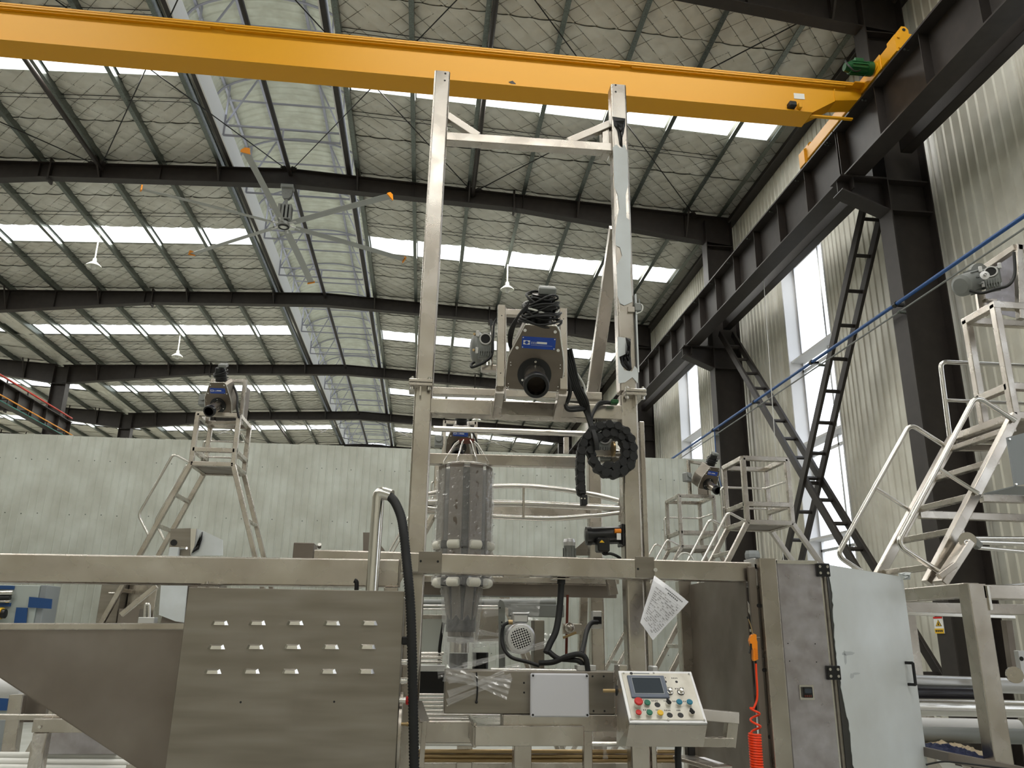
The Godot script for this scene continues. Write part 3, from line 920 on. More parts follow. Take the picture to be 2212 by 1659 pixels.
func build_crane() -> void:
	var names := ["dark steel runway beam behind the near end of the yellow crane", "dark steel runway beam under the yellow crane's end truck", "dark steel runway beam beyond the second wall column", "dark steel runway beam between the third and fourth wall columns", "farthest dark steel runway beam along the right wall"]
	for i in 5:
		runway_beam(6.40, 6.80, 8.68, 9.59, FRAMES[2 + i] - 0.01, FRAMES[3 + i] + 0.01, names[i], true)
	for i in 2:
		var t := runway_beam(-15.52, -15.12, 9.2, 9.9, FRAMES[4 + i + 0] - 0.01, FRAMES[5 + i] + 0.01, ["dark runway beam with red rail on the far left, nearer length", "dark runway beam with red rail on the far left, farther length"][i], false)
		var z0: float = FRAMES[4 + i] - 0.05; var z1: float = FRAMES[5 + i] + 0.05
		var bars := [["conductor_rail", M.rail_red, -15.16, 10.06, 0.035], ["conductor_rail", M.bar_yellow, -15.02, 9.33, 0.025], ["conductor_rail", M.bar_green, -15.02, 9.14, 0.02]]
		for b: Array in bars:
			part(t, b[0], MB.new().cyl(V(b[2], b[3], z0), V(b[2], b[3], z1), b[4], -1, 8), b[1])
		for k in 5:
			var z := lerpf(z0, z1, (k + 0.5) / 5)
			part(t, "bracket", MB.new().bx(-15.18, -15.14, 9.9, 10.06, z - 0.02, z + 0.02).bx(-15.4, -15.0, 9.30, 9.33, z - 0.02, z + 0.02).bx(-15.04, -15.0, 9.12, 9.34, z - 0.02, z + 0.02), M.rafter)
	# ---- bridge crane
	var c := thing("bridge_crane", "yellow overhead bridge crane girder spanning the hall near the top", "crane", V(0, 9.25, -10.05))
	var g := MB.new()
	var lean := Transform3D(Basis(Vector3.BACK, -0.0085), V(6.47, 9.8, 0)) * Transform3D(Basis(), V(-6.47, -9.8, 0))
	g.t = lean
	# box girder, its end cut up towards the truck
	g.prism([[-15.3, 9.30], [5.62, 9.28], [6.05, 9.55], [6.47, 9.60], [6.47, 9.80], [-15.3, 9.80]], V(0, 0, -10.2), Vector3.RIGHT, Vector3.UP, 0.3)
	part(c, "girder", g, M.crane_yellow)
	part(c, "top_flange", leaning(lean).bx(-15.3, 6.47, 9.80, 9.825, -9.83, -10.27).bx(-15.3, 6.47, 9.835, 9.86, -9.83, -10.27), M.crane_yellow)
	part(c, "bottom_flange", leaning(lean).bx(-15.3, 5.62, 9.262, 9.285, -9.86, -10.24), M.crane_yellow)
	for s: Array in [[-15.3, -3.4], [-3.2, 2.62], [2.8, 6.2]]:
		part(c, "angle_strip", leaning(lean).bx(s[0], s[1], 9.775, 9.80, -9.85, -9.90), M.crane_yellow)
	part(c, "seam_plate", MB.new().bx(6.02, 6.04, 9.54, 9.8, -9.885, -9.9), M.crane_yellow)
	part(c, "end_cable_guide", MB.new().bx(5.62, 6.3, 9.26, 9.285, -9.93, -9.98).bx(5.38, 5.43, 9.30, 9.39, -9.80, -9.90, 0.005), M.crane_yellow)
	part(c, "stop_block", MB.new().bx(5.22, 5.34, 9.30, 9.40, -9.78, -9.90, 0.02), M.rubber, "black rubber stop")
	part(c, "rating_plate", MB.new().bx(5.36, 5.53, 9.52, 9.62, -9.893, -9.90), M.label_white, "small white notice plate")
	var bits := part(c, "paint_chip", MB.new().prism([[-0.05, 0.02], [0.01, 0.05], [0.06, 0.0], [0.03, -0.04], [0.0, -0.01]], V(0.98, 9.37, -9.897), Vector3.RIGHT, Vector3.UP, 0.002), M.rafter, "chipped spot of bare steel")
	bits.name = "paint_chip"
	# end truck on the right-hand rail
	var tr := MB.new()
	tr.bx(6.47, 6.73, 9.72, 9.95, -9.05, -11.75, 0.01)
	var truck := part(c, "end_truck", tr, M.crane_yellow)
	for e: Array in [[-8.86, -9.06, 1.0], [-11.74, -11.94, -1.0]]:
		var ep := MB.new()
		ep.prism([[6.43, 9.66], [6.77, 9.66], [6.77, 9.90], [6.72, 9.97], [6.66, 9.98], [6.66, 10.05], [6.62, 10.10], [6.56, 10.10], [6.52, 10.05], [6.52, 9.98], [6.43, 9.94]], V(0, 0, minf(e[0], e[1])), Vector3.RIGHT, Vector3.UP, 0.2)
		part(truck, "end_plate", ep, M.crane_yellow)
		part(truck, "wheel", MB.new().cyl(V(6.545, 9.755, lerpf(e[0], e[1], 1.6)), V(6.655, 9.755, lerpf(e[0], e[1], 1.6)), 0.095, -1, 20), M.rafter)
		var f: float = (maxf(e[0], e[1]))
		for q: Array in [[6.48, 9.9, 0.02], [6.72, 9.88, 0.02], [6.48, 9.72, 0.02], [6.68, 9.70, 0.02]]:
			part(truck, "bolt", MB.new().cyl(V(q[0], q[1], f), V(q[0], q[1], f + 0.015), q[2], -1, 8), M.crane_yellow)
		part(truck, "buffer", MB.new().cyl(V(6.63, 9.80, f), V(6.63, 9.80, f + 0.04), 0.05, -1, 14), M.rust, "rusty round buffer")
		part(truck, "lifting_eye", MB.new().cyl(V(6.59, 10.04, f), V(6.59, 10.04, f + 0.006), 0.025, -1, 12), M.rubber)
	part(truck, "side_plate", MB.new().bx(6.455, 6.47, 9.70, 9.96, -9.3, -9.75, 0.004).cyl(V(6.44, 9.83, -9.42), V(6.47, 9.83, -9.42), 0.06, -1, 14), M.crane_yellow)
	part(truck, "bolt", MB.new().cyl(V(6.44, 9.78, -11.8), V(6.47, 9.78, -11.8), 0.03, -1, 10), M.crane_yellow)
	part(truck, "gusset", MB.new().bx(6.30, 6.47, 9.80, 9.82, -10.3, -9.75), M.crane_yellow)
	var mo := MB.new()
	mo.cyl(V(6.43, 9.85, -9.5), V(6.34, 9.85, -9.5), 0.11, -1, 18)
	mo.cyl(V(6.34, 9.85, -9.5), V(6.08, 9.85, -9.5), 0.095, -1, 18)
	mo.cyl(V(6.08, 9.85, -9.5), V(6.0, 9.85, -9.5), 0.085, 0.06, 18)
	mo.bx(6.15, 6.30, 9.93, 10.0, -9.44, -9.56, 0.01)
	for k in 12:
		var a := TAU * k / 12
		mo.box(V(6.21, 9.85 + cos(a) * 0.1, -9.5 + sin(a) * 0.1), V(0.24, 0.012, 0.012))
	var motor := part(c, "travel_motor", mo, M.motor_green, "green travel motor on the end truck")
	part(motor, "cable", MB.new().tube(curve([V(6.2, 9.75, -9.42), V(6.1, 9.70, -9.4), V(6.02, 9.78, -9.4), V(6.0, 9.92, -9.45)], 5), 0.012, 6), M.cable_black)

func build_fan() -> void:
	var o := V(-3.93, 11.45, -18.7)
	var f := thing("ceiling_fan", "large six-bladed grey ceiling fan with orange blade tips", "fan", o)
	# hanging bracket under the rafter
	var br := MB.new()
	br.bx(o.x - 0.16, o.x + 0.16, 12.46, 12.55, o.z - 0.1, o.z + 0.14, 0.01)
	br.prism([[-0.14, 12.47], [0.14, 12.47], [0.12, 12.25], [0.06, 12.17], [-0.06, 12.17], [-0.12, 12.25]], V(o.x, 0, o.z + 0.06), Vector3.RIGHT, Vector3.UP, 0.012)
	br.prism([[-0.14, 12.47], [0.14, 12.47], [0.12, 12.25], [0.06, 12.17], [-0.06, 12.17], [-0.12, 12.25]], V(o.x, 0, o.z - 0.06), Vector3.RIGHT, Vector3.UP, 0.012)
	for k in 4: br.cyl(V(o.x - 0.09 + 0.06 * k, 12.36 - 0.05 * (k % 2), o.z + 0.07), V(o.x - 0.09 + 0.06 * k, 12.36 - 0.05 * (k % 2), o.z + 0.085), 0.014, -1, 6)
	part(f, "hanging_bracket", br, M.fan_grey)
	part(f, "down_rod", MB.new().bx(o.x - 0.035, o.x + 0.035, 11.9, 12.3, o.z - 0.035, o.z + 0.035, 0.008), M.fan_grey)
	var cage := MB.new()
	for sx: float in [-0.14, -0.047, 0.047, 0.14]:
		for sz: float in [-0.12, 0.12]:
			cage.bx(o.x + sx - 0.028, o.x + sx + 0.028, 11.56, 11.98, o.z + sz - 0.008, o.z + sz + 0.008, 0.004)
	for y: float in [11.56, 11.95]: cage.bx(o.x - 0.17, o.x + 0.17, y, y + 0.03, o.z - 0.13, o.z + 0.13, 0.006)
	part(f, "motor_cage", cage, M.fan_grey)
	part(f, "gear_motor", MB.new().cyl(V(o.x, 11.5, o.z), V(o.x, 11.92, o.z), 0.10, -1, 16), M.motor_black)
	var hub := MB.new().lathe([[0.0, -0.07], [0.12, -0.07], [0.16, -0.04], [0.16, 0.04], [0.10, 0.06], [0.0, 0.06]], o, Vector3.UP, 24)
	part(f, "hub", hub, M.fan_grey)
	part(f, "hub_cap", MB.new().lathe([[0.0, -0.085], [0.075, -0.085], [0.085, -0.072], [0.0, -0.06]], o, Vector3.UP, 24), M.label_white)
	var ring := []
	for k in 24: ring.append(o + V(cos(TAU * k / 24) * 0.125, -0.075, sin(TAU * k / 24) * 0.125))
	part(f, "hub_ring", MB.new().tube(ring, 0.02, 6, false, true), M.motor_black)
	for k in 6:
		var a := deg_to_rad(34.5 + 60.0 * k)
		var d := V(cos(a), 0, sin(a)); var s := V(-sin(a), 0, cos(a))
		var tilt := Basis(d, deg_to_rad(-12)) * s
		var up := tilt.cross(d).normalized()
		if up.y < 0: up = -up
		var mb := MB.new()
		# aerofoil blade, slightly drooping
		var prof := [[-0.09, 0.0], [-0.05, 0.022], [0.02, 0.026], [0.09, 0.004], [0.09, -0.004], [0.0, -0.004]]
		var prev := []
		for q in 9:
			var r := lerpf(0.30, 3.32, q / 8.0)
			var c := o + d * r + V(0, -0.02 - 0.06 * pow(r / 3.3, 2.0), 0)
			var row := []
			for p: Array in prof: row.append(c + tilt * p[0] + up * p[1])
			if q > 0:
				for i in 6:
					var j := (i + 1) % 6
					mb.quad(prev[i], prev[j], row[j], row[i])
			prev = row
		var bl := part(f, "blade", mb, M.fan_grey)
		part(bl, "blade_root", MB.new().bar(o + d * 0.12, o + d * 0.42 + V(0, -0.02, 0), 0.07, 0.02, 0.004), M.aluminium)
		var e := o + d * 3.36 + V(0, -0.09, 0)
		part(bl, "winglet", MB.new().prism([[-0.11, -0.03], [0.11, -0.02], [0.10, 0.03], [0.02, 0.10], [-0.08, 0.11]], e, tilt, V(0, 1, 0), 0.03), M.fan_orange, "orange blade tip")

func build_lamps() -> void:
	var spots := [[-10.15, -22.8, "pendant lamp nearest on the left roof slope"], [-10.05, -31.0, "second pendant lamp on the left roof slope"], [2.21, -22.8, "pendant lamp nearest on the right roof slope"], [2.22, -31.0, "pendant lamp half hidden left of the extruder head"], [2.33, -39.0, "farthest pendant lamp on the right roof slope"]]
	var first: Node3D
	for s: Array in spots:
		var at := V(s[0], 11.85, s[1])
		var lb: String = "white conical " + s[2]
		if first == null:
			first = thing("pendant_lamp", lb, "lamp", at, "pendant lamps under the roof")
			part(first, "stem", MB.new().cyl(at + V(0, 0.22, 0), at + V(0, 0.98, 0), 0.02, -1, 8), M.lamp_white)
			part(first, "shade", MB.new().lathe([[0.0, 0.24], [0.045, 0.24], [0.06, 0.13], [0.10, 0.10], [0.21, 0.0], [0.215, -0.02], [0.20, -0.02], [0.09, 0.075], [0.0, 0.08]].map(func(p): return p), at, Vector3.UP, 20), M.lamp_white)
			part(first, "bulb", MB.new().lathe([[0.0, -0.12], [0.05, -0.11], [0.08, -0.05], [0.085, 0.05]], at, Vector3.UP, 16), M.label_white)
			var w := MB.new()
			for k in 2: w.tube([at + V(0.05 - 0.1 * k, 0.12, 0), at + V(0.06 - 0.12 * k, 0.20, 0), at + V(0.0, 0.30, 0)], 0.008, 5)
			part(first, "hanger", w, M.galvanised)
		else:
			copy_of(first, lb, Transform3D(Basis(), at), "pendant_lamp")

func build_pipes() -> void:
	var p := thing("air_pipe", "blue compressed-air pipe running along the wall columns", "pipe", V(6.98, 6.45, -12))
	part(p, "pipe", MB.new().cyl(V(6.98, 6.46, 2.0), V(6.98, 6.45, -26.0), 0.028, -1, 12), M.pipe_blue)
	for z: float in [-5.0, -10.55, -13.3, -16.0, -18.55]:
		part(p, "clamp", MB.new().cyl(V(6.98, 6.455, z + 0.04), V(6.98, 6.455, z - 0.04), 0.042, -1, 12).bx(6.98, 7.11, 6.43, 6.47, z - 0.03, z + 0.03, 0.004), M.motor_black)
	part(p, "drop_hose", MB.new().tube([V(7.0, 6.44, -18.5), V(7.0, 5.6, -18.52), V(7.0, 5.0, -18.3)], 0.012, 6), M.pipe_blue)
	var q := thing("thin_pipe", "thin grey conduit running just below the blue pipe", "pipe", V(7.03, 6.33, -12))
	part(q, "pipe", MB.new().cyl(V(7.03, 6.345, 2.0), V(7.03, 6.335, -26.0), 0.014, -1, 8), M.cast_grey)
	for z: float in [-5.0, -10.55, -13.1, -15.9, -18.55]:
		part(q, "clip", MB.new().bx(7.02, 7.12, 6.32, 6.35, z - 0.025, z + 0.025).cyl(V(7.03, 6.34, z + 0.03), V(7.03, 6.34, z - 0.03), 0.024, -1, 8), M.galvanised)
	var cord := solo("pull_cord", "thin white cord hanging from the runway beam beside the tall window", "cord", MB.new().cyl(V(6.86, 9.2, -14.72), V(6.86, 3.0, -14.95), 0.008, -1, 5), M.label_white, V(6.86, 3.0, -14.95))
	cord.name = "pull_cord"


# ---------------------------------------------------------------- the machine in front: gantry and head
func bolt_head(parent: Node3D, p: Vector3, d: Vector3, r := 0.009, m: Material = null) -> void:
	part(parent, "bolt", MB.new().cyl(p, p + d * r * 1.1, r, r * 0.9, 6), m if m else M.stainless_bright)

func hole(parent: Node3D, p: Vector3, d: Vector3, r := 0.006) -> void:
	part(parent, "hole", MB.new().cyl(p - d * 0.004, p + d * 0.0006, r, -1, 12), M.rubber)

func build_gantry() -> void:
	var g := thing("gantry_frame", "tall stainless steel portal frame of the machine in the middle", "machine frame", V(0.53, 0, -4.3))
	# lower posts
	part(g, "post", MB.new().rtube(V(-0.043, 0, -4.25), V(-0.043, 2.88, -4.25), 0.1, 0.1, 0.014), M.stainless)
	part(g, "post", MB.new().rtube(V(1.11, 0, -4.25), V(1.105, 2.88, -4.25), 0.1, 0.1, 0.014), M.stainless)
	part(g, "guide_strip", MB.new().bx(1.165, 1.192, 0.6, 2.74, -4.22, -4.29, 0.003), M.stainless)
	# upper posts, bolted on
	var ul := part(g, "upper_post", MB.new().rtube(V(-0.040, 2.91, -4.25), V(-0.022, 4.948, -4.25), 0.1, 0.1, 0.014), M.stainless)
	var ur := part(g, "upper_post", MB.new().rtube(V(1.105, 2.91, -4.25), V(1.103, 4.958, -4.25), 0.1, 0.1, 0.014), M.stainless)
	for p: Vector3 in [V(-0.003, 4.930, -4.200), V(-0.004, 4.878, -4.200)]: hole(ul, p, V(0, 0, 1), 0.0065)
	for p: Vector3 in [V(1.083, 4.950, -4.200), V(1.082, 4.900, -4.200)]: hole(ur, p, V(0, 0, 1), 0.0065)
	for s: Array in [[-0.125, 0.005], [1.072, 1.19]]:
		for y: float in [2.878, 2.898]:
			part(g, "flange_plate", MB.new().bx(s[0], s[1], y - 0.009, y + 0.009, -4.14, -4.33, 0.003), M.stainless)
		var xm: float = (s[0] + s[1]) / 2
		for dx: float in [-0.045, 0.045]:
			part(g, "flange_bolt", MB.new().cyl(V(xm + dx, 2.85, -4.165), V(xm + dx, 2.925, -4.165), 0.006, -1, 8).cyl(V(xm + dx, 2.852, -4.165), V(xm + dx, 2.868, -4.165), 0.011, -1, 6).cyl(V(xm + dx, 2.907, -4.165), V(xm + dx, 2.919, -4.165), 0.011, -1, 6), M.stainless_bright)
		part(g, "gusset", MB.new().bx(xm - 0.004, xm + 0.004, 2.815, 2.869, -4.15, -4.2), M.stainless)
	# long front beam with its joint plates
	var cb := part(g, "front_beam", MB.new().rtube(V(-0.54, 1.930, -4.13), V(1.71, 1.916, -4.13), 0.1, 0.1, 0.008), M.stainless)
	for s: Array in [[-0.027, 0.089], [1.077, 1.176]]:
		part(cb, "joint_plate", MB.new().bx(s[0], s[1], 1.876, 1.981, -4.074, -4.08, 0.001), M.stainless_sheet)
	for p: Vector3 in [V(-0.016, 1.934, -4.074), V(0.069, 1.934, -4.074), V(1.089, 1.919, -4.074)]: hole(cb, p, V(0, 0, 1), 0.006)
	part(cb, "screw", MB.new().cyl(V(1.183, 1.919, -4.080), V(1.174, 1.915, -4.050), 0.010, -1, 14), M.stainless_bright)
	part(cb, "end_bracket", MB.new().bx(1.695, 1.71, 1.845, 1.985, -4.05, -4.18, 0.002), M.aluminium)
	part(cb, "clip_bar", MB.new().bx(0.400, 0.536, 1.868, 1.878, -4.09, -4.13, 0.002), M.stainless)
	part(cb, "gland_plate", MB.new().bx(0.650, 0.745, 1.860, 1.868, -4.09, -4.16, 0.002), M.stainless)
	# top tie with raking struts
	part(g, "top_tie", MB.new().rtube(V(0.02, 4.505, -4.27), V(1.06, 4.515, -4.27), 0.07, 0.06, 0.006), M.stainless)
	part(g, "top_strut", MB.new().rtube(V(0.02, 4.665, -4.27), V(0.215, 4.535, -4.27), 0.05, 0.05, 0.006), M.stainless)
	part(g, "top_strut", MB.new().rtube(V(0.785, 4.545, -4.27), V(1.05, 4.695, -4.27), 0.05, 0.05, 0.006), M.stainless)
	part(g, "top_gusset", MB.new().bx(1.0, 1.05, 4.48, 4.70, -4.26, -4.34, 0.004), M.stainless)
	# carrier beam under the head
	var cr := part(g, "carrier_beam", MB.new().rtube(V(0.0, 2.775, -4.25), V(1.06, 2.781, -4.25), 0.1, 0.085, 0.006), M.stainless)
	part(cr, "joint", MB.new().bx(0.325, 0.332, 2.74, 2.82, -4.196, -4.2), M.stainless_bright)
	part(g, "rear_beam", MB.new().rtube(V(-0.04, 3.10, -5.03), V(1.13, 3.115, -5.03), 0.06, 0.05, 0.005), M.stainless)
	# rear posts and the raking stay
	part(g, "rear_post", MB.new().rtube(V(1.13, 0, -5.3), V(1.13, 3.20, -5.3), 0.088, 0.088, 0.01), M.stainless)
	part(g, "rear_post", MB.new().rtube(V(-0.05, 0, -5.3), V(-0.05, 3.10, -5.3), 0.088, 0.088, 0.01), M.stainless)
	part(g, "raking_stay", MB.new().rtube(V(1.12, 3.20, -5.25), V(1.10, 4.02, -4.36), 0.085, 0.06, 0.006), M.stainless)
	# cross rails between the posts
	part(g, "guide_shaft", MB.new().cyl(V(0.02, 2.72, -4.5), V(1.0, 2.725, -4.5), 0.017, -1, 16), M.stainless_bright)
	part(g, "middle_rail", MB.new().rtube(V(-0.002, 2.581, -4.700), V(0.944, 2.592, -4.700), 0.06, 0.065, 0.005), M.stainless)
	part(g, "upright_rail", MB.new().rtube(V(0.842, 2.759, -4.750), V(0.841, 2.657, -4.750), 0.03, 0.03, 0.003), M.stainless)
	# upright film-guide bars: three bars, two of them bowed
	var gb := thing("guide_bars", "three bowed stainless bars across the frame behind the wrapped tool", "guide bar", V(0.602, 2.280, -4.950))
	part(gb, "bar", MB.new().tube(curve([V(-0.021, 2.408, -4.950), V(0.222, 2.453, -4.950), V(0.396, 2.473, -4.950), V(0.600, 2.483, -4.950), V(0.807, 2.472, -4.950), V(1.045, 2.444, -4.950), V(1.217, 2.408, -4.950)]), 0.016, 10), M.stainless_bright)
	part(gb, "bar", MB.new().tube([V(-0.018, 2.362, -4.950), V(0.601, 2.372, -4.950), V(1.222, 2.361, -4.950)], 0.021, 12), M.stainless_bright)
	part(gb, "bar", MB.new().tube(curve([V(-0.017, 2.331, -4.950), V(0.227, 2.304, -4.950), V(0.399, 2.288, -4.950), V(0.602, 2.283, -4.950), V(0.806, 2.285, -4.950), V(1.042, 2.309, -4.950), V(1.215, 2.334, -4.950)]), 0.016, 10), M.stainless_bright)
	part(gb, "spacer", MB.new().bar(V(0.601, 2.471, -4.930), V(0.602, 2.280, -4.930), 0.014, 0.014, 0.002), M.stainless)
	part(gb, "end_plate", MB.new().bar(V(1.224, 2.426, -4.950), V(1.223, 2.279, -4.950), 0.02, 0.05, 0.003), M.stainless)
	part(g, "lower_rail", MB.new().rtube(V(-0.018, 2.378, -5.350), V(1.159, 2.386, -5.350), 0.05, 0.06, 0.005), M.stainless)
	# film on the right-hand upper post: torn white protective foil
	var ff := part(ur, "protective_film", MB.new().prism([[1.052, 4.486], [1.073, 4.508], [1.099, 4.484], [1.126, 4.513], [1.145, 4.454], [1.141, 4.225], [1.124, 4.160], [1.123, 4.002], [1.142, 3.984], [1.144, 3.787], [1.135, 3.605], [1.142, 3.452], [1.094, 3.426], [1.069, 3.436], [1.054, 3.482], [1.054, 3.675], [1.089, 3.746], [1.077, 3.800], [1.052, 3.811], [1.052, 3.903], [1.068, 3.998], [1.081, 4.061], [1.073, 4.156], [1.054, 4.206]], V(0, 0, -4.197), Vector3.RIGHT, Vector3.UP, 0.0015), M.film_white, "torn white protective film")
	part(ff, "lower_film", MB.new().prism([[1.047, 3.230], [1.096, 3.225], [1.107, 3.140], [1.087, 3.097], [1.057, 3.076], [1.082, 3.028], [1.125, 3.024], [1.142, 3.058], [1.163, 3.032], [1.157, 2.954], [1.126, 2.989], [1.083, 2.956], [1.045, 2.949]], V(0, 0, -4.197), Vector3.RIGHT, Vector3.UP, 0.0015), M.film_white, "torn white protective film")
	part(ff, "film_flap", MB.new().bx(1.158, 1.166, 3.02, 3.50, -4.19, -4.27), M.film_white)
	for q: Array in [[[1.052, 4.704], [1.141, 4.705], [1.136, 4.647], [1.120, 4.592], [1.110, 4.551], [1.114, 4.491], [1.100, 4.510], [1.092, 4.562], [1.082, 4.615], [1.062, 4.647]], [[1.093, 3.224], [1.128, 3.223], [1.122, 3.113], [1.122, 3.041], [1.106, 3.020], [1.064, 3.065], [1.057, 3.104], [1.093, 3.128]]]:
		var poly := []
		for p: Array in q: poly.append(Vector2(p[0], p[1]))
		var mb := MB.new()
		crumple(mb, poly, -4.195, 0.014)
		part(ff, "crumpled_film", mb, M.film_black, "crumpled black underside of the film")
	# limit switch on the right post
	var ls := part(ur, "limit_switch", MB.new().bx(1.111, 1.152, 3.384, 3.418, -4.185, -4.2, 0.002), M.stainless)
	part(ls, "switch_body", MB.new().bx(1.152, 1.191, 3.392, 3.441, -4.18, -4.24, 0.004).cyl(V(1.184, 3.447, -4.200), V(1.185, 3.474, -4.200), 0.004, -1, 8), M.cast_grey)
	part(ls, "switch_cable", MB.new().tube(curve([V(1.181, 3.443, -4.190), V(1.200, 3.426, -4.190), V(1.193, 3.394, -4.190), V(1.159, 3.375, -4.190)], 5), 0.004, 6), M.label_white)

func crumple(mb: MB, poly: Array, z: float, amp: float) -> void:
	# a creased sheet filling a polygon, as a fan of facets standing off the surface
	var c := Vector2.ZERO
	for p: Vector2 in poly: c += p / poly.size()
	var k := poly.size()
	var rows := 4
	var at := func(i: int, r: int) -> Vector3:
		var p: Vector2 = poly[i % k].lerp(c, float(r) / rows)
		var j := 0.5 + 0.5 * sin((i % k) * 2.7 + r * 4.1)
		return V(p.x + 0.004 * sin(i * 5.0 + r), p.y + 0.004 * cos(i * 3.0 + r * 2.0), z + (amp * j if r > 0 else 0.001))
	for i in k:
		for r in rows:
			mb.tri(at.call(i, r), at.call(i + 1, r), at.call(i + 1, r + 1))
			mb.tri(at.call(i, r), at.call(i + 1, r + 1), at.call(i, r + 1))

func head_body(at: Vector3, label: String, full: bool) -> Node3D:
	# the working head: tilted face plate with a wide black-rimmed nozzle, blue plate, motors. Local: x right, y up the plate, z out of it
	var h := thing("nozzle_unit", label, "machine", at, "tilted nozzle units")
	var b := Basis(Vector3.RIGHT, deg_to_rad(33)) * Basis(Vector3.UP, deg_to_rad(-4))
	var put := func(called: String, mb: MB, m: Material, parent: Node3D = h, lb := "") -> MeshInstance3D:
		var o := MeshInstance3D.new()
		o.name = called
		o.mesh = mb.mesh()
		o.material_override = m
		parent.add_child(o, true)
		if parent == h: o.basis = b
		if lb: o.set_meta("label", lb)
		return o
	var outline := [[-0.071, 0.250], [-0.064, 0.257], [0.088, 0.261], [0.098, 0.254], [0.112, 0.232], [0.145, 0.078], [0.150, 0.02], [0.146, -0.080], [0.138, -0.090], [-0.128, -0.090], [-0.148, -0.075], [-0.150, -0.035], [-0.143, 0.082]]
	var fp: MeshInstance3D = put.call("face_plate", MB.new().prism(outline, V(0, 0, -0.012), Vector3.RIGHT, Vector3.UP, 0.012), M.head_plate)
	var rim := MB.new()
	var pts := []
	for p: Array in outline: pts.append(V(p[0], p[1], -0.004))
	rim.tube(pts, 0.005, 6, false, true)
	put.call("plate_rim", rim, M.stainless_bright)
	var hs := []
	for p: Array in outline: hs.append([p[0] * 0.94, p[1] * 0.97])
	put.call("housing", MB.new().prism(hs, V(0, 0, -0.20), Vector3.RIGHT, Vector3.UP, 0.188), M.stainless_sheet)
	# nameplate with its emblem and lettering
	var np: MeshInstance3D = put.call("nameplate", MB.new().bx(-0.078, 0.096, 0.134, 0.196, 0.0, 0.002, 0.0008), M.plate_blue, h, "blue company nameplate")
	var em := MB.new()
	em.prism([[-0.070, 0.176], [-0.036, 0.176], [-0.036, 0.154], [-0.070, 0.154]], V(0, 0, 0.002), Vector3.RIGHT, Vector3.UP, 0.0004)
	put.call("emblem", em, M.label_white, np)
	put.call("emblem_disc", MB.new().cyl(V(-0.053, 0.165, 0.002), V(-0.053, 0.165, 0.0028), 0.009, -1, 16).bx(-0.069, -0.037, 0.1635, 0.1665, 0.0024, 0.0029), M.plate_blue, np)
	company_name(np, V(-0.030, 0.159, 0.0021), 0.0115, put)
	put.call("underline", MB.new().bx(-0.030, 0.080, 0.1525, 0.1535, 0.002, 0.0024), M.enclosure, np)
	for p: Array in [[-0.066, 0.228], [0.089, 0.230], [-0.100, 0.134], [0.112, 0.134]]:
		put.call("bolt", MB.new().cyl(V(p[0], p[1], 0), V(p[0], p[1], 0.004), 0.0085, -1, 12).cyl(V(p[0], p[1], 0.004), V(p[0], p[1], 0.0045), 0.004, -1, 6), M.stainless_bright)
	for p: Array in [[-0.128, 0.055], [-0.126, 0.040], [0.130, 0.058], [0.131, 0.040], [-0.132, -0.060], [-0.13, -0.078], [0.128, -0.06], [0.126, -0.08], [-0.072, 0.190], [0.090, 0.190], [-0.072, 0.140], [0.090, 0.140]]:
		put.call("rivet", MB.new().cyl(V(p[0], p[1], 0.0), V(p[0], p[1], 0.0035), 0.003, -1, 8), M.stainless_bright)
	# nozzle
	put.call("nozzle_flange", MB.new().cyl(V(0, -0.002, 0), V(0, -0.002, 0.008), 0.088, -1, 36), M.motor_black, h, "black round flange")
	for a: float in [90.0, 210.0, 330.0]:
		put.call("flange_screw", MB.new().cyl(V(cos(deg_to_rad(a)) * 0.070, sin(deg_to_rad(a)) * 0.068, 0.008), V(cos(deg_to_rad(a)) * 0.070, sin(deg_to_rad(a)) * 0.068, 0.012), 0.006, -1, 10), M.stainless_bright)
	var nz: MeshInstance3D = put.call("nozzle", MB.new().lathe([[0.055, 0.0], [0.055, 0.20]], V(0, 0, 0.008), V(0, 0, 1), 36), M.stainless, h, "wide stainless nozzle")
	put.call("bore", MB.new().lathe([[0.047, 0.232], [0.047, 0.06], [0.0, 0.06]], V(0, 0, 0.0), V(0, 0, 1), 36), M.bore_steel, nz)
	put.call("nozzle_ring", MB.new().lathe([[0.055, 0.178], [0.060, 0.182], [0.064, 0.190], [0.064, 0.228], [0.061, 0.233], [0.047, 0.233], [0.047, 0.18]], V(0, 0, 0), V(0, 0, 1), 36), M.motor_black, nz, "black ring at the nozzle mouth")
	# motor standing on the housing, its cables wound round it
	put.call("motor", MB.new().cyl(V(0.012, 0.245, -0.11), V(0.012, 0.345, -0.11), 0.062, -1, 24).cyl(V(0.012, 0.345, -0.11), V(0.012, 0.40, -0.11), 0.058, 0.05, 24), M.motor_black)
	put.call("terminal_box", MB.new().bx(-0.005, 0.085, 0.400, 0.440, -0.165, -0.09, 0.006).bx(0.03, 0.06, 0.412, 0.428, -0.09, -0.088), M.cast_grey, h, "grey terminal box")
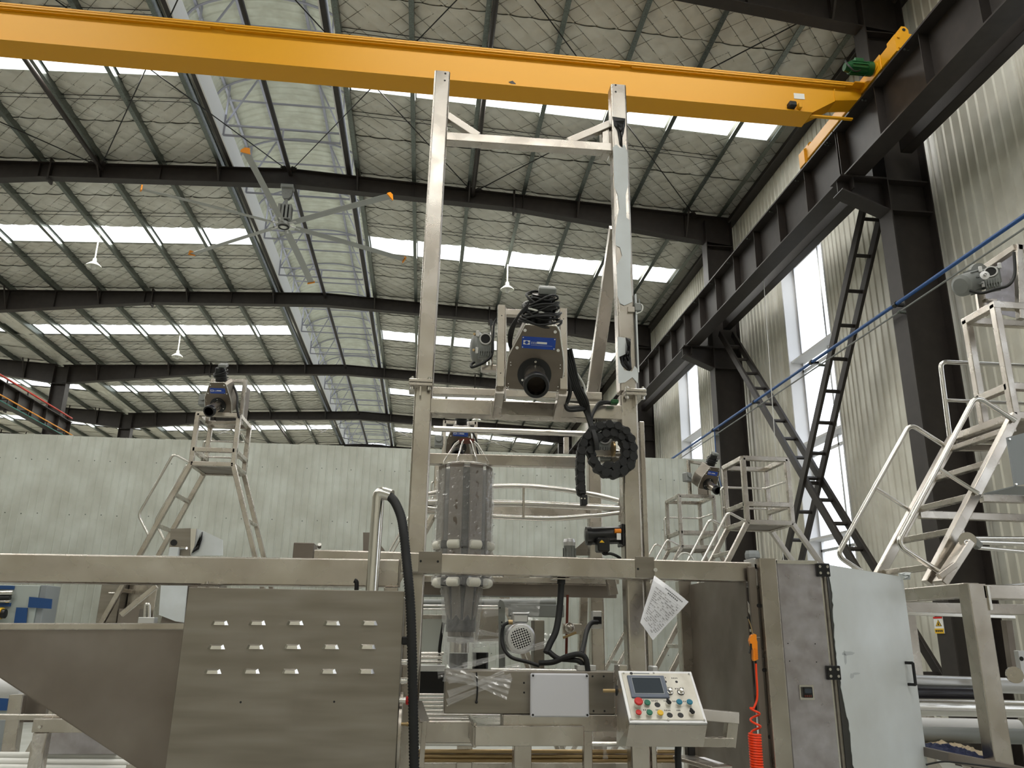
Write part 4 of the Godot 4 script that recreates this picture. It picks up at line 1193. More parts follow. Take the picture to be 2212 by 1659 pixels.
	if full:
		var wr := RandomNumberGenerator.new(); wr.seed = 5
		for k in 15:
			var loop := []
			var y := 0.262 + 0.0085 * k; var tilt := wr.randf_range(-0.045, 0.05); var rr := 0.112 - 0.0028 * k + wr.randf_range(-0.006, 0.006)
			for i in 28:
				var a := TAU * i / 28
				loop.append(V(0.012 + rr * cos(a), y + tilt * sin(a + 0.8) + 0.006 * sin(3 * a + k), -0.11 + rr * sin(a)))
			put.call("wound_cable", MB.new().tube(loop, 0.0058, 7, false, true), M.label_white if k == 8 else M.cable_black)
		for k in 4:
			put.call("wound_cable", MB.new().tube(curve([V(-0.06, 0.36 - 0.01 * k, -0.03), V(-0.105, 0.30, 0.0), V(-0.125 - 0.006 * k, 0.22, -0.02), V(-0.13 - 0.004 * k, 0.14, -0.07), V(-0.12, 0.08, -0.12)], 6), 0.0058, 7), M.cable_black)
	else:
		for k in 3:
			var loop := []
			for i in 20: loop.append(V(0.012 + 0.075 * cos(TAU * i / 20), 0.29 + 0.03 * k + 0.02 * sin(TAU * i / 20 + k), -0.11 + 0.075 * sin(TAU * i / 20)))
			put.call("wound_cable", MB.new().tube(loop, 0.006, 6, false, true), M.cable_black)
	return h

func company_name(parent: Node3D, at: Vector3, size: float, put: Callable) -> void:
	# the nameplate's line of characters, too fine to read in full
	var f := SystemFont.new()
	f.font_names = PackedStringArray(["Droid Sans Fallback", "Droid Sans"])
	var tm := TextMesh.new()
	tm.font = f
	tm.font_size = 32
	tm.pixel_size = size / 32.0
	tm.depth = 0.0004
	tm.text = "机械有限公司"
	tm.horizontal_alignment = HORIZONTAL_ALIGNMENT_LEFT
	var o := MeshInstance3D.new()
	o.name = "lettering"
	o.mesh = tm
	o.material_override = M.label_white
	parent.add_child(o, true)
	o.position = at + V(0.030, 0.006, 0)
	# the first characters, blurred in the photograph, as strokes
	for k in 3:
		var x := at.x + k * 0.0105
		put.call("character", MB.new().bx(x, x + 0.008, at.y + 0.009, at.y + 0.0102, at.z, at.z + 0.0004).bx(x + 0.001, x + 0.007, at.y + 0.005, at.y + 0.0062, at.z, at.z + 0.0004).bx(x + 0.0034, x + 0.0046, at.y + 0.001, at.y + 0.011, at.z, at.z + 0.0004).bx(x, x + 0.0085, at.y + 0.0006, at.y + 0.0018, at.z, at.z + 0.0004), M.label_white, parent)

func gear_motor(t: Node3D, o: Vector3, bs: Basis, called := "gear_motor") -> MeshInstance3D:
	# worm gear box with a cooling-finned side and a finned motor behind it. Local: output face towards +z, motor along -x
	var tr := Transform3D(bs, o)
	var box := MB.new()
	box.t = tr
	box.box(V(0, 0, 0), V(0.085, 0.105, 0.075), 0.008)
	box.box(V(0, -0.064, 0), V(0.07, 0.03, 0.06), 0.004)
	var g := part(t, called, box, M.cast_grey)
	var rim := MB.new(); rim.t = tr
	rim.lathe([[0.030, 0.037], [0.033, 0.044], [0.026, 0.044], [0.026, 0.037]], V(0.0, 0.025, 0), V(0, 0, 1), 20)
	part(g, "bearing_rim", rim, M.aluminium)
	var cap := MB.new(); cap.t = tr
	cap.cyl(V(0.0, 0.025, 0.036), V(0.0, 0.025, 0.041), 0.026, -1, 20)
	part(g, "shaft_cover", cap, M.rubber)
	for k in 6:
		var fin := MB.new(); fin.t = tr
		fin.box(V(-0.030 + k * 0.012, -0.045, 0.040), V(0.005, 0.05, 0.012), 0.001)
		part(g, "fin", fin, M.cast_grey)
	for p: Array in [[-0.044, 0.052], [-0.044, -0.042], [0.044, 0.052]]:
		var lug := MB.new(); lug.t = tr
		lug.box(V(p[0], p[1], 0.036), V(0.018, 0.034, 0.012), 0.002)
		part(g, "lug", lug, M.aluminium)
	return g

func build_heads() -> void:
	var c := V(0.527, 2.884, -3.900)
	var h := head_body(c, "tilted stainless head with blue nameplate and wide nozzle above the carrier beam", true)
	# its stand: two uprights and a top tie
	var st := thing("head_stand", "square steel uprights holding the tilted head in the gantry", "stand", V(0.52, 2.7, -4.0))
	for s: Array in [[0.331, 0.371], [0.661, 0.702]]:
		part(st, "upright", MB.new().rtube(V((s[0] + s[1]) / 2, 2.81, -3.92), V((s[0] + s[1]) / 2, 3.262, -3.92), 0.041, 0.041, 0.004), M.stainless)
		part(st, "foot", MB.new().rtube(V((s[0] + s[1]) / 2 + 0.006, 2.735, -4.175), V((s[0] + s[1]) / 2, 2.80, -3.93), 0.045, 0.045, 0.004), M.stainless)
		part(st, "rear_upright", MB.new().rtube(V((s[0] + s[1]) / 2 + 0.05, 2.83, -4.33), V((s[0] + s[1]) / 2 + 0.045, 3.42, -4.33), 0.041, 0.041, 0.004), M.stainless)
		part(st, "side_arm", MB.new().rtube(V((s[0] + s[1]) / 2, 2.84, -3.93), V((s[0] + s[1]) / 2 + 0.05, 2.87, -4.33), 0.04, 0.04, 0.004), M.stainless)
	part(st, "top_tie", MB.new().rtube(V(0.37, 3.395, -4.33), V(0.76, 3.395, -4.33), 0.04, 0.04, 0.004), M.stainless)
	for p: Vector3 in [V(0.351, 3.20, -3.9), V(0.351, 2.88, -3.9), V(0.682, 3.20, -3.9), V(0.682, 2.88, -3.9)]: hole(st, p, V(0, 0, 1), 0.003)
	# gear motor beside it
	var gm := thing("gear_motor", "grey worm gear motor left of the tilted head", "motor", V(0.251, 2.982, -4.100))
	gear_motor(gm, V(0.280, 3.112, -4.120), Basis(Vector3.RIGHT, deg_to_rad(8)), "gear_box")
	part(gm, "motor_bell", MB.new().sphere(V(0.246, 3.120, -4.200), V(0.045, 0.095, 0.07), 10, 18), M.cast_grey)
	for p: Vector3 in [V(0.224, 3.169, -4.120), V(0.222, 3.076, -4.120)]:
		part(gm, "brass_plug", MB.new().cyl(p, p + V(-0.004, 0, 0.012), 0.007, -1, 10), M.brass)
	part(gm, "cable", MB.new().tube(curve([V(0.308, 3.256, -4.100), V(0.319, 3.140, -4.080), V(0.317, 3.038, -4.060), V(0.285, 2.997, -4.060), V(0.236, 2.968, -4.060), V(0.209, 2.959, -4.060), V(0.207, 2.981, -4.080), V(0.223, 3.000, -4.100)], 5), 0.008, 7), M.cable_black)
	part(gm, "cable", MB.new().tube(curve([V(0.337, 3.243, -4.050), V(0.323, 3.210, -4.050), V(0.319, 3.128, -4.050), V(0.313, 3.048, -4.050)], 5), 0.006, 6), M.cable_black)
	part(gm, "mount_plate", MB.new().bar(V(0.316, 3.204, -4.120), V(0.321, 2.987, -4.120), 0.008, 0.12, 0.002), M.stainless)
	part(gm, "mount_arm", MB.new().bar(V(0.266, 2.978, -4.140), V(0.381, 2.983, -4.140), 0.05, 0.03, 0.002), M.stainless)
	# cables running from the head down to the cable chain
	var cb := thing("cable_bundle", "bundle of black cables hanging from the head to the cable chain", "cable", V(0.872, 2.557, -4.050))
	for k in 5:
		var o := k * 3.0
		part(cb, "cable", MB.new().tube(curve([V(0.681, 3.037, -3.950) + V(0.01 * k, 0, 0.01 * k), V(0.701, 2.954, -3.950) + V(0.012 * k, 0, 0), V(0.741, 2.869, -4.000) + V(0.010 * k, 0, 0), V(0.793, 2.788, -4.050) + V(0.008 * k, 0.0, 0.01 * k), V(0.827, 2.720, -4.050) + V(0.005 * k, 0, 0), V(0.849, 2.642, -4.040) + V(0.004 * k, 0, 0), V(0.863, 2.575, -4.020) + V(0.004 * k, 0, 0), V(0.870, 2.520, -4.020) + V(0.003 * k, 0, 0)], 6), 0.0085, 7), M.cable_black)
	part(cb, "white_cable", MB.new().tube(curve([V(0.742, 2.973, -4.000), V(0.789, 2.934, -4.050), V(0.829, 2.891, -4.100), V(0.838, 2.812, -4.100), V(0.842, 2.778, -4.120)], 6), 0.006, 7), M.label_white)
	for k in 2:
		part(cb, "cable", MB.new().tube(curve([V(0.712, 2.796, -4.020) + V(0, 0.01 * k, 0), V(0.712, 2.750, -4.020), V(0.731, 2.731, -4.020) + V(0, 0.012 * k, 0), V(0.781, 2.735, -4.020) + V(0, 0.012 * k, 0), V(0.815, 2.745, -4.040)], 6), 0.011, 7), M.cable_black)
		part(cb, "cable", MB.new().tube(curve([V(0.851, 2.682, -4.050), V(0.871, 2.735, -4.080), V(0.911, 2.792, -4.120) + V(0, 0.012 * k, 0), V(0.952, 2.815, -4.150) + V(0, 0.008 * k, 0), V(0.989, 2.820, -4.150)], 6), 0.009, 7), M.cable_black)
	part(cb, "plug", MB.new().bx(0.984, 1.025, 2.809, 2.833, -4.12, -4.17, 0.004), M.motor_green, "green plug")
	for s: float in [1222.0]:
		part(cb, "cable", MB.new().tube(curve([V(0.695, 3.010, -3.960), V(0.705, 2.932, -3.960), V(0.725, 2.862, -3.980), V(0.731, 2.817, -4.000), V(0.717, 2.766, -4.020)], 6), 0.011, 7), M.cable_black)


# ---------------------------------------------------------------- wrapped tool, cable chain, cabinets at the front
func cling_shell(rows: Array, o: Vector3, sides: int, sd: int) -> MB:
	# a wrinkled film sleeve; rows: [height, radius]
	var fn := FastNoiseLite.new(); fn.seed = sd; fn.frequency = 1.0; fn.fractal_octaves = 2
	var mb := MB.new()
	var at := func(i: int, k: int) -> Vector3:
		var a := TAU * (k % sides) / sides
		var h: float = rows[i][0]; var r: float = rows[i][1]
		# the film spans the gaps between the slats and creases slantwise
		var q := h * 60.0 + a * 9.0 + 6.0 * fn.get_noise_2d(a * 2.0, h * 9.0)
		var w := 0.006 * fn.get_noise_3d(cos(a) * 4.0, h * 20.0, sin(a) * 4.0) + 0.0045 * (1.0 - absf(sin(q))) * (0.6 + fn.get_noise_2d(h * 30.0, a * 5.0)) - 0.012 * pow(absf(sin(a * 4.0)), 3.0)
		return o + V(cos(a) * (r + w), h, sin(a) * (r + w))
	for i in rows.size() - 1:
		for k in sides:
			mb.tri(at.call(i, k + 1), at.call(i, k), at.call(i + 1, k)); mb.tri(at.call(i, k + 1), at.call(i + 1, k), at.call(i + 1, k + 1))
	return mb

func build_wrapped_tool() -> void:
	var c := V(0.224, 2.065, -4.600)
	var o := V(c.x, 0, -4.72)
	var t := thing("forming_tool", "upright slatted steel forming tool wrapped in clear film behind the front beam", "forming tool", V(o.x, 1.4, o.z))
	var y0 := 1.90; var y1 := 2.54
	part(t, "core", MB.new().cyl(V(o.x, 1.60, o.z), V(o.x, 2.53, o.z), 0.085, -1, 16), M.motor_black)
	for k in 8:
		var a := TAU * (k + 0.5) / 8
		var d := V(sin(a), 0, cos(a)); var s := V(cos(a), 0, -sin(a))
		var bs := Basis(s, Vector3.UP, s.cross(Vector3.UP))
		part(t, "slat", MB.new().box(o + d * 0.150 + V(0, (y0 + y1) / 2, 0), V(0.082, y1 - y0, 0.016), 0.004, bs), M.stainless_dull)
		part(t, "slat_edge", MB.new().box(o + d * 0.128 + V(0, (y0 + y1) / 2, 0), V(0.05, y1 - y0 - 0.04, 0.03), 0.002, bs), M.aluminium)
		# lower, tapering fingers
		part(t, "finger", MB.new().bar(o + d * 0.105 + V(0, 1.87, 0), o + d * 0.060 + V(0, 1.575, 0), 0.052, 0.014, 0.003, d), M.stainless_dull)
		for y: float in [2.075, 1.868]:
			var r := 0.158 if y > 2 else 0.150
			var rl := part(t, "roller", MB.new().lathe([[0.0, -0.036], [0.020, -0.036], [0.026, -0.028], [0.026, 0.028], [0.020, 0.036], [0.0, 0.036]], o + d * r + V(0, y, 0), s, 18), M.nylon, "white nylon roller")
			part(rl, "fork", MB.new().box(o + d * (r - 0.02) + s * 0.050 + V(0, y, 0), V(0.014, 0.045, 0.05), 0.002, bs), M.motor_black)
		# wire cage on top
		part(t, "cage_wire", MB.new().tube([o + d * 0.140 + V(0, 2.53, 0), o + d * 0.145 + V(0, 2.565, 0), o + d * 0.075 + V(0, 2.68, 0), o + d * 0.045 + V(0, 2.705, 0)], 0.0045, 6), M.stainless_bright)
	var ring := []
	for k in 24: ring.append(o + V(cos(TAU * k / 24) * 0.148, 2.545, sin(TAU * k / 24) * 0.148))
	part(t, "cage_ring", MB.new().tube(ring, 0.006, 6, false, true), M.stainless_bright)
	part(t, "top_disc", MB.new().cyl(V(o.x, 2.70, o.z), V(o.x, 2.712, o.z), 0.052, -1, 24), M.rust, "brown top disc")
	part(t, "collar", MB.new().lathe([[0.0, 1.545], [0.072, 1.545], [0.074, 1.548], [0.074, 1.570], [0.070, 1.574], [0.0, 1.574]], V(o.x, 0, o.z), Vector3.UP, 28), M.aluminium)
	part(t, "hub", MB.new().cyl(V(o.x - 0.005, 1.49, o.z), V(o.x - 0.005, 1.545, o.z), 0.054, -1, 28), M.stainless_bright)
	part(t, "base", MB.new().cyl(V(o.x - 0.008, 1.39, o.z), V(o.x - 0.008, 1.485, o.z), 0.052, -1, 24), M.motor_black)
	part(t, "second_base", MB.new().cyl(V(o.x + 0.12, 1.40, o.z - 0.06), V(o.x + 0.12, 1.49, o.z - 0.06), 0.045, -1, 20), M.motor_black)
	var up := []
	for i in 91: up.append([lerpf(1.90, 2.56, i / 90.0), 0.170 + (0.012 if absf(i - 25) < 4 else 0.0) - (0.02 if i > 84 else 0.0)])
	part(t, "film_wrap", cling_shell(up, V(o.x, 0, o.z), 96, 3), M.cling, "clear stretch film")
	var lo := []
	for i in 61: lo.append([lerpf(1.42, 1.90, i / 60.0), lerpf(0.085, 0.125, i / 60.0) + (0.055 if i > 53 else 0.0)])
	part(t, "film_wrap", cling_shell(lo, V(o.x, 0, o.z), 80, 9), M.cling, "clear stretch film")
	# stretched film strands pulled across to the motor and down over the housing
	var strands := [[V(0.194, 1.552, -4.600), V(0.449, 1.557, -4.350)], [V(0.307, 1.602, -4.600), V(0.486, 1.578, -4.350)], [V(0.284, 1.536, -4.600), V(0.625, 1.537, -4.300)], [V(0.211, 1.440, -4.100), V(0.646, 1.550, -4.200)], [V(0.134, 1.387, -3.890), V(0.473, 1.449, -3.930)], [V(0.136, 1.329, -3.880), V(0.394, 1.419, -3.900)], [V(0.133, 1.294, -3.880), V(0.427, 1.405, -3.900)]]
	for s: Array in strands:
		var a: Vector3 = s[0]; var b: Vector3 = s[1]
		part(t, "film_strand", film_band(a, b, 0.035, 4), M.cling)
	part(t, "film_sheet", film_band(V(0.343, 1.738, -4.600), V(0.627, 1.712, -4.400), 0.12, 11), M.cling)
	part(t, "film_sheet", film_band(V(0.426, 1.639, -4.500), V(0.662, 1.549, -4.300), 0.10, 12), M.cling)
	part(t, "film_sheet", film_band(V(0.120, 1.427, -3.885), V(0.415, 1.350, -3.885), 0.09, 13), M.cling)
	part(t, "film_hem", film_band(V(0.087, 1.412, -4.000), V(0.228, 1.433, -4.000), 0.05, 17), M.cling)

func film_band(a: Vector3, b: Vector3, w: float, sd: int) -> MB:
	# a creased ribbon of film between two points
	var fn := FastNoiseLite.new(); fn.seed = sd; fn.frequency = 3.0
	var mb := MB.new()
	var d := (b - a).normalized()
	var side := d.cross(V(0, 0, 1)).normalized()
	var nn := side.cross(d).normalized()
	var n := 18; var m := 7
	var at := func(i: int, j: int) -> Vector3:
		var u := float(i) / n; var v := float(j) / m - 0.5
		return a.lerp(b, u) + side * v * w * (0.5 + 0.5 * absf(2 * u - 1)) + nn * (0.010 * fn.get_noise_2d(u * 2.0, v * 6.0) + 0.004 * sin(v * 22.0 + u * 3.0))
	for i in n:
		for j in m:
			mb.tri(at.call(i, j), at.call(i + 1, j), at.call(i + 1, j + 1)); mb.tri(at.call(i, j), at.call(i + 1, j + 1), at.call(i, j + 1))
	return mb

func build_cable_chain() -> void:
	var t := thing("cable_chain", "coiled black plastic cable chain hung on the right post", "cable chain", V(0.800, 2.236, -4.050))
	# one long chain: hangs down on the left, coils twice on the right
	var way := curve([V(0.802, 2.262, -4.060), V(0.794, 2.334, -4.060), V(0.793, 2.456, -4.060), V(0.806, 2.544, -4.060), V(0.850, 2.621, -4.060), V(0.914, 2.659, -4.060), V(1.002, 2.655, -4.060), V(1.058, 2.604, -4.060), V(1.076, 2.529, -4.060), V(1.059, 2.453, -4.060), V(0.995, 2.407, -4.060), V(0.921, 2.409, -4.060), V(0.870, 2.459, -4.060), V(0.853, 2.535, -4.070), V(0.889, 2.592, -4.070), V(0.953, 2.620, -4.070), V(1.010, 2.605, -4.070), V(1.039, 2.542, -4.070), V(1.027, 2.479, -4.070), V(0.986, 2.445, -4.070), V(0.931, 2.448, -4.070)], 8)
	# links at even steps
	var acc := 0.0
	var last: Vector3 = way[0]
	var link := MB.new().box(V(0, 0, 0), V(0.062, 0.044, 0.060), 0.011).mesh()
	var cyln := MB.new().cyl(V(0, 0, -0.034), V(0, 0, 0.034), 0.0215, -1, 14).mesh()
	for i in range(1, way.size()):
		acc += way[i - 1].distance_to(way[i])
		if acc > 0.042:
			acc = 0.0
			var d: Vector3 = (way[i] - last).normalized()
			last = way[i]
			var z := V(0, 0, 1)
			var y := d
			var x := y.cross(z).normalized()
			z = x.cross(y)
			var l := share(t, "link", link, M.rubber, Transform3D(Basis(z * 0.9, x, y), way[i]))
			share(l, "pivot", cyln, M.rubber, Transform3D(Basis(V(0, 0, 1), V(0, 1, 0), V(1, 0, 0)), V(0, 0, 0.015)))
	part(t, "end_bracket", MB.new().bx(0.793, 0.824, 2.232, 2.285, -4.03, -4.08, 0.003), M.rubber)
	for p: Vector3 in [V(0.792, 2.264, -4.030), V(0.809, 2.264, -4.030)]:
		part(t, "rivet", MB.new().cyl(p, p + V(0, 0, 0.004), 0.004, -1, 8), M.stainless_bright)
	# gear drive behind the coil
	var g := thing("lift_gear_drive", "aluminium worm gear drive behind the coiled cable chain", "gear drive", V(0.988, 2.549, -4.350))
	gear_motor(g, V(0.973, 2.623, -4.300), Basis(Vector3.RIGHT, 0.1).scaled(V(1.15, 1.2, 1.1)), "gear_box")
	var fb := part(g, "finned_block", MB.new().bx(0.899, 1.016, 2.637, 2.766, -4.26, -4.36, 0.004), M.cast_grey)
	for k in 7:
		var x: float = 0.929 + k * 0.0085
		part(fb, "fin", MB.new().bx(x, x + 0.004, 2.646, 2.759, -4.245, -4.26), M.aluminium)
	for p: Vector3 in [V(0.909, 2.742, -4.250), V(0.994, 2.743, -4.250)]:
		part(fb, "lug", MB.new().box(p, V(0.022, 0.035, 0.02), 0.003), M.aluminium)
		hole(fb, p + V(0, -0.006, 0.01), V(0, 0, 1), 0.006)
	part(g, "chain_wheel", MB.new().cyl(V(1.017, 2.575, -4.220) + V(-0.012, 0, 0), V(1.017, 2.575, -4.220) + V(0.0, 0, 0), 0.042, -1, 20), M.brass, "brass chain wheel")
	part(g, "shaft", MB.new().cyl(V(1.017, 2.562, -4.220), V(1.066, 2.561, -4.220), 0.014, -1, 14), M.stainless_bright)
	part(g, "hook", MB.new().tube([V(1.046, 2.567, -4.180), V(1.050, 2.521, -4.180), V(1.019, 2.520, -4.180)], 0.004, 6), M.stainless_bright)
	part(g, "pin", MB.new().bar(V(0.915, 2.510, -4.150), V(0.917, 2.472, -4.150), 0.008, 0.008, 0.001), M.aluminium)
	part(g, "mount_plate", MB.new().bx(0.911, 1.070, 2.538, 2.577, -4.25, -4.38, 0.003), M.stainless)
	part(g, "support_bar", MB.new().rtube(V(0.901, 2.552, -4.380), V(1.083, 2.537, -4.300), 0.05, 0.05, 0.004), M.stainless)
	# black servo motor lower down on the same post
	var s := thing("servo_motor", "black servo motor lying on the right post above the front beam", "motor", V(0.941, 1.987, -4.250))
	part(s, "body", MB.new().cyl(V(0.863, 2.099, -4.250), V(1.045, 2.109, -4.250), 0.047, -1, 8).cyl(V(0.858, 2.099, -4.250), V(0.883, 2.100, -4.250), 0.050, -1, 20), M.motor_black)
	part(s, "fan_cover", MB.new().sphere(V(0.868, 2.099, -4.250), V(0.016, 0.049, 0.049), 8, 18), M.motor_black)
	part(s, "flange", MB.new().box(V(1.048, 2.106, -4.250), V(0.014, 0.115, 0.11), 0.003), M.motor_black)
	var tb := part(s, "terminal_box", MB.new().bx(0.902, 0.966, 2.011, 2.083, -4.16, -4.24, 0.006), M.motor_black)
	part(tb, "warning_mark", MB.new().prism([[0.910, 2.057], [0.937, 2.057], [0.923, 2.071]], V(0, 0, -4.160), Vector3.RIGHT, Vector3.UP, 0.001), M.yellow, "yellow warning triangle")
	part(s, "yellow_coupling", MB.new().cyl(V(1.003, 2.124, -4.200), V(1.036, 2.125, -4.200), 0.012, -1, 12), M.gun_orange, "orange cable gland")
	part(s, "type_plate", MB.new().bx(1.010, 1.033, 2.077, 2.111, -4.186, -4.188), M.label_white)
	part(s, "cable", MB.new().tube(curve([V(0.936, 2.011, -4.200), V(0.945, 2.002, -4.200), V(0.975, 2.005, -4.200), V(1.005, 1.996, -4.200), V(1.034, 1.984, -4.220)], 5), 0.008, 7), M.cable_black)

func build_left_side() -> void:
	# ---- louvred control cabinet
	var c := thing("control_cabinet", "brushed stainless cabinet with three rows of louvres at lower left", "cabinet", V(-0.49, 0, -3.5))
	part(c, "body", MB.new().bx(-0.900, -0.074, 0.10, 1.745, -3.31, -3.68, 0.004), M.stainless_sheet)
	part(c, "front_panel", MB.new().bx(-0.902, -0.072, 0.10, 1.752, -3.30, -3.308, 0.002), M.stainless_sheet)
	part(c, "plinth", MB.new().bx(-0.88, -0.09, 0.0, 0.10, -3.34, -3.66), M.motor_black)
	var lv := louvre_mesh()
	var spots := [[-0.769, 1.622], [-0.629, 1.624], [-0.486, 1.626], [-0.346, 1.627], [-0.202, 1.629], [-0.771, 1.534], [-0.628, 1.536], [-0.488, 1.538], [-0.344, 1.539], [-0.203, 1.541], [-0.774, 1.446], [-0.633, 1.448], [-0.488, 1.449], [-0.346, 1.450], [-0.202, 1.451]]
	for s: Array in spots:
		share(c, "louvre", lv, M.stainless_bright, Transform3D(Basis(), V(s[0], s[1], -3.30)))
	for p: Vector3 in [V(-0.660, 1.338, -3.300), V(-0.315, 1.341, -3.300)]: hole(c, p, V(0, 0, 1), 0.004)
	# fittings on its right flank
	for p: Array in [[V(-0.072, 1.482, -3.38), 0.012], [V(-0.072, 1.413, -3.38), 0.012]]:
		part(c, "signal_knob", MB.new().cyl(p[0], p[0] + V(0.028, 0, 0), p[1], -1, 14), M.stainless_bright)
	var es := part(c, "stop_collar", MB.new().cyl(V(-0.072, 1.341, -3.38), V(-0.045, 1.341, -3.38), 0.012, -1, 14), M.stainless_bright)
	part(es, "stop_button", MB.new().lathe([[0.012, -0.047], [0.016, -0.045], [0.018, -0.030], [0.022, -0.026], [0.022, -0.020], [0.0, -0.018]].map(func(q): return [q[0], q[1] + 0.047]), V(-0.047, 1.341, -3.38), V(1, 0, 0), 18), M.red, "red emergency stop button")
	part(c, "flange_disc", MB.new().cyl(V(-0.071, 1.204, -3.50), V(-0.06, 1.204, -3.50), 0.16, -1, 40), M.stainless)
	part(c, "latch", MB.new().cyl(V(-0.07, 1.255, -3.38), V(-0.03, 1.255, -3.38), 0.006, -1, 10).cyl(V(-0.04, 1.255, -3.38), V(-0.018, 1.255, -3.38), 0.009, -1, 10), M.brass)
	part(c, "hinge_stud", MB.new().cyl(V(-0.073, 1.726, -3.36), V(-0.055, 1.726, -3.36), 0.005, -1, 10), M.stainless_bright)
	# ---- heavy beam above it
	var b := thing("side_beam", "heavy stainless beam running left above the louvred cabinet", "beam", V(-1.2, 1.78, -3.75))
	part(b, "tube", MB.new().rtube(V(-2.6, 1.832, -3.75), V(-0.110, 1.848, -3.75), 0.1, 0.122, 0.008), M.stainless)
	part(b, "end_cap", MB.new().bx(-0.113, -0.104, 1.79, 1.908, -3.70, -3.80, 0.001), M.stainless_sheet)
	part(b, "foot_clamp", MB.new().bx(-0.967, -0.875, 1.752, 1.772, -3.66, -3.74, 0.003).cyl(V(-0.926, 1.783, -3.660), V(-0.928, 1.794, -3.660), 0.008, -1, 8), M.stainless)
	part(b, "spacer_block", MB.new().bx(-0.170, -0.109, 1.752, 1.785, -3.67, -3.74, 0.003), M.stainless)
	# bent suction pipe and hose
	var p := thing("bent_pipe", "polished steel pipe bent over on top of the louvred cabinet", "pipe", V(-0.210, 1.760, -3.450))
	var way := bent([V(-0.209, 1.755, -3.450), V(-0.207, 2.171, -3.450), V(-0.150, 2.152, -3.430)], 0.085, 10)
	part(p, "pipe", MB.new().tube(way, 0.026, 20), M.stainless_bright)
	var h := thing("corrugated_hose", "thick black corrugated hose hanging from the bent steel pipe", "hose", V(-0.005, 1.114, -3.280))
	var hw := curve([V(-0.159, 2.150, -3.430), V(-0.133, 2.120, -3.400), V(-0.104, 2.057, -3.360), V(-0.088, 1.987, -3.330), V(-0.073, 1.892, -3.310), V(-0.056, 1.782, -3.280), V(-0.043, 1.676, -3.270), V(-0.031, 1.538, -3.260), V(-0.019, 1.371, -3.260), V(-0.008, 1.210, -3.260), V(0.002, 1.053, -3.260)], 10)
	var pts := []; var rad := []
	# resample to even corrugations
	var L := 0.0
	for i in range(1, hw.size()): L += hw[i - 1].distance_to(hw[i])
	var n := int(L / 0.0038)
	var seg := 1; var done := 0.0; var segl: float = hw[0].distance_to(hw[1])
	for i in n:
		var s := L * i / n
		while seg < hw.size() - 1 and done + segl < s:
			done += segl; seg += 1; segl = hw[seg - 1].distance_to(hw[seg])
		pts.append(hw[seg - 1].lerp(hw[seg], clampf((s - done) / maxf(segl, 1e-5), 0, 1)))
		rad.append(0.0195 if i % 3 != 0 else 0.0165)
	part(h, "hose", MB.new().tube(pts, 0.02, 14, true, false, rad), M.rubber)
	part(h, "holder", MB.new().bx(-0.073, -0.042, 1.549, 1.580, -3.30, -3.35, 0.004), M.rubber)
	part(c, "cable_elbow", MB.new().tube(curve([V(-0.276, 1.762, -3.500), V(-0.278, 1.794, -3.500), V(-0.288, 1.801, -3.500)], 5), 0.010, 8), M.rubber)
	# ---- hopper wall at the far left
	var hp := thing("hopper", "dark stainless hopper side sloping down beside the louvred cabinet", "hopper", V(-1.3, 0.6, -3.5))
	part(hp, "side_plate", MB.new().prism([[-2.3, 1.600], [-0.905, 1.614], [-0.905, 0.60], [-0.70, 0.60], [-0.70, 0.88], [-2.3, 1.82 - 0.005]].slice(0, 2) + [[-0.905, 1.03], [-1.024, 1.098], [-1.576, 1.417], [-2.3, 1.835]].slice(0, 3) + [[-1.90, 1.600]], V(0, 0, -3.41), Vector3.RIGHT, Vector3.UP, 0.008), M.stainless_dull)
	part(hp, "top_lip", MB.new().bar(V(-2.0, 1.592, -3.405), V(-0.905, 1.607, -3.405), 0.02, 0.026, 0.004), M.stainless)
	part(hp, "sloping_floor", MB.new().bar(V(-1.90, 1.60, -3.70), V(-0.905, 1.028, -3.70), 0.58, 0.008), M.stainless_dull)
	part(hp, "back_plate", MB.new().prism([[-1.9, 1.60], [-0.905, 1.61], [-0.905, 1.03]], V(0, 0, -4.0), Vector3.RIGHT, Vector3.UP, 0.006), M.stainless_dull)
	part(hp, "hopper_leg", MB.new().rtube(V(-0.95, 0, -3.72), V(-0.95, 1.05, -3.72), 0.05, 0.05, 0.004), M.stainless)

func louvre_mesh() -> ArrayMesh:
	# pressed louvre hood, open below; about 65 x 18 mm
	var mb := MB.new()
	var w := 0.0325; var h := 0.0085
	var A := V(-w, -h, 0.001); var B := V(w, -h, 0.001); var C := V(w - 0.008, h, 0.001); var D := V(-w + 0.008, h, 0.001)
	var E := V(-w + 0.012, -h, 0.010); var F := V(w - 0.012, -h, 0.010); var G := V(w - 0.015, h - 0.005, 0.008); var H := V(-w + 0.015, h - 0.005, 0.008)
	mb.quad(E, F, G, H); mb.quad(F, B, C, G); mb.quad(G, C, D, H); mb.quad(H, D, A, E)
	mb.quad(A, B, F, E)
	return mb.mesh()


# ---------------------------------------------------------------- lower machine, console, right-hand cabinet
func bezel_button(parent: Node3D, p: Vector3, nrm: Vector3, up: Vector3, called: String, m: Material, r: float, tall: float) -> void:
	var ring := part(parent, called, MB.new().cyl(p, p + nrm * tall, r * 0.86, -1, 16), M.stainless_bright)
	part(ring, "cap", MB.new().lathe([[r, 0.0], [r, r * 0.28], [r * 0.85, r * 0.42], [0.0, r * 0.45]], p + nrm * tall, nrm, 18), m)

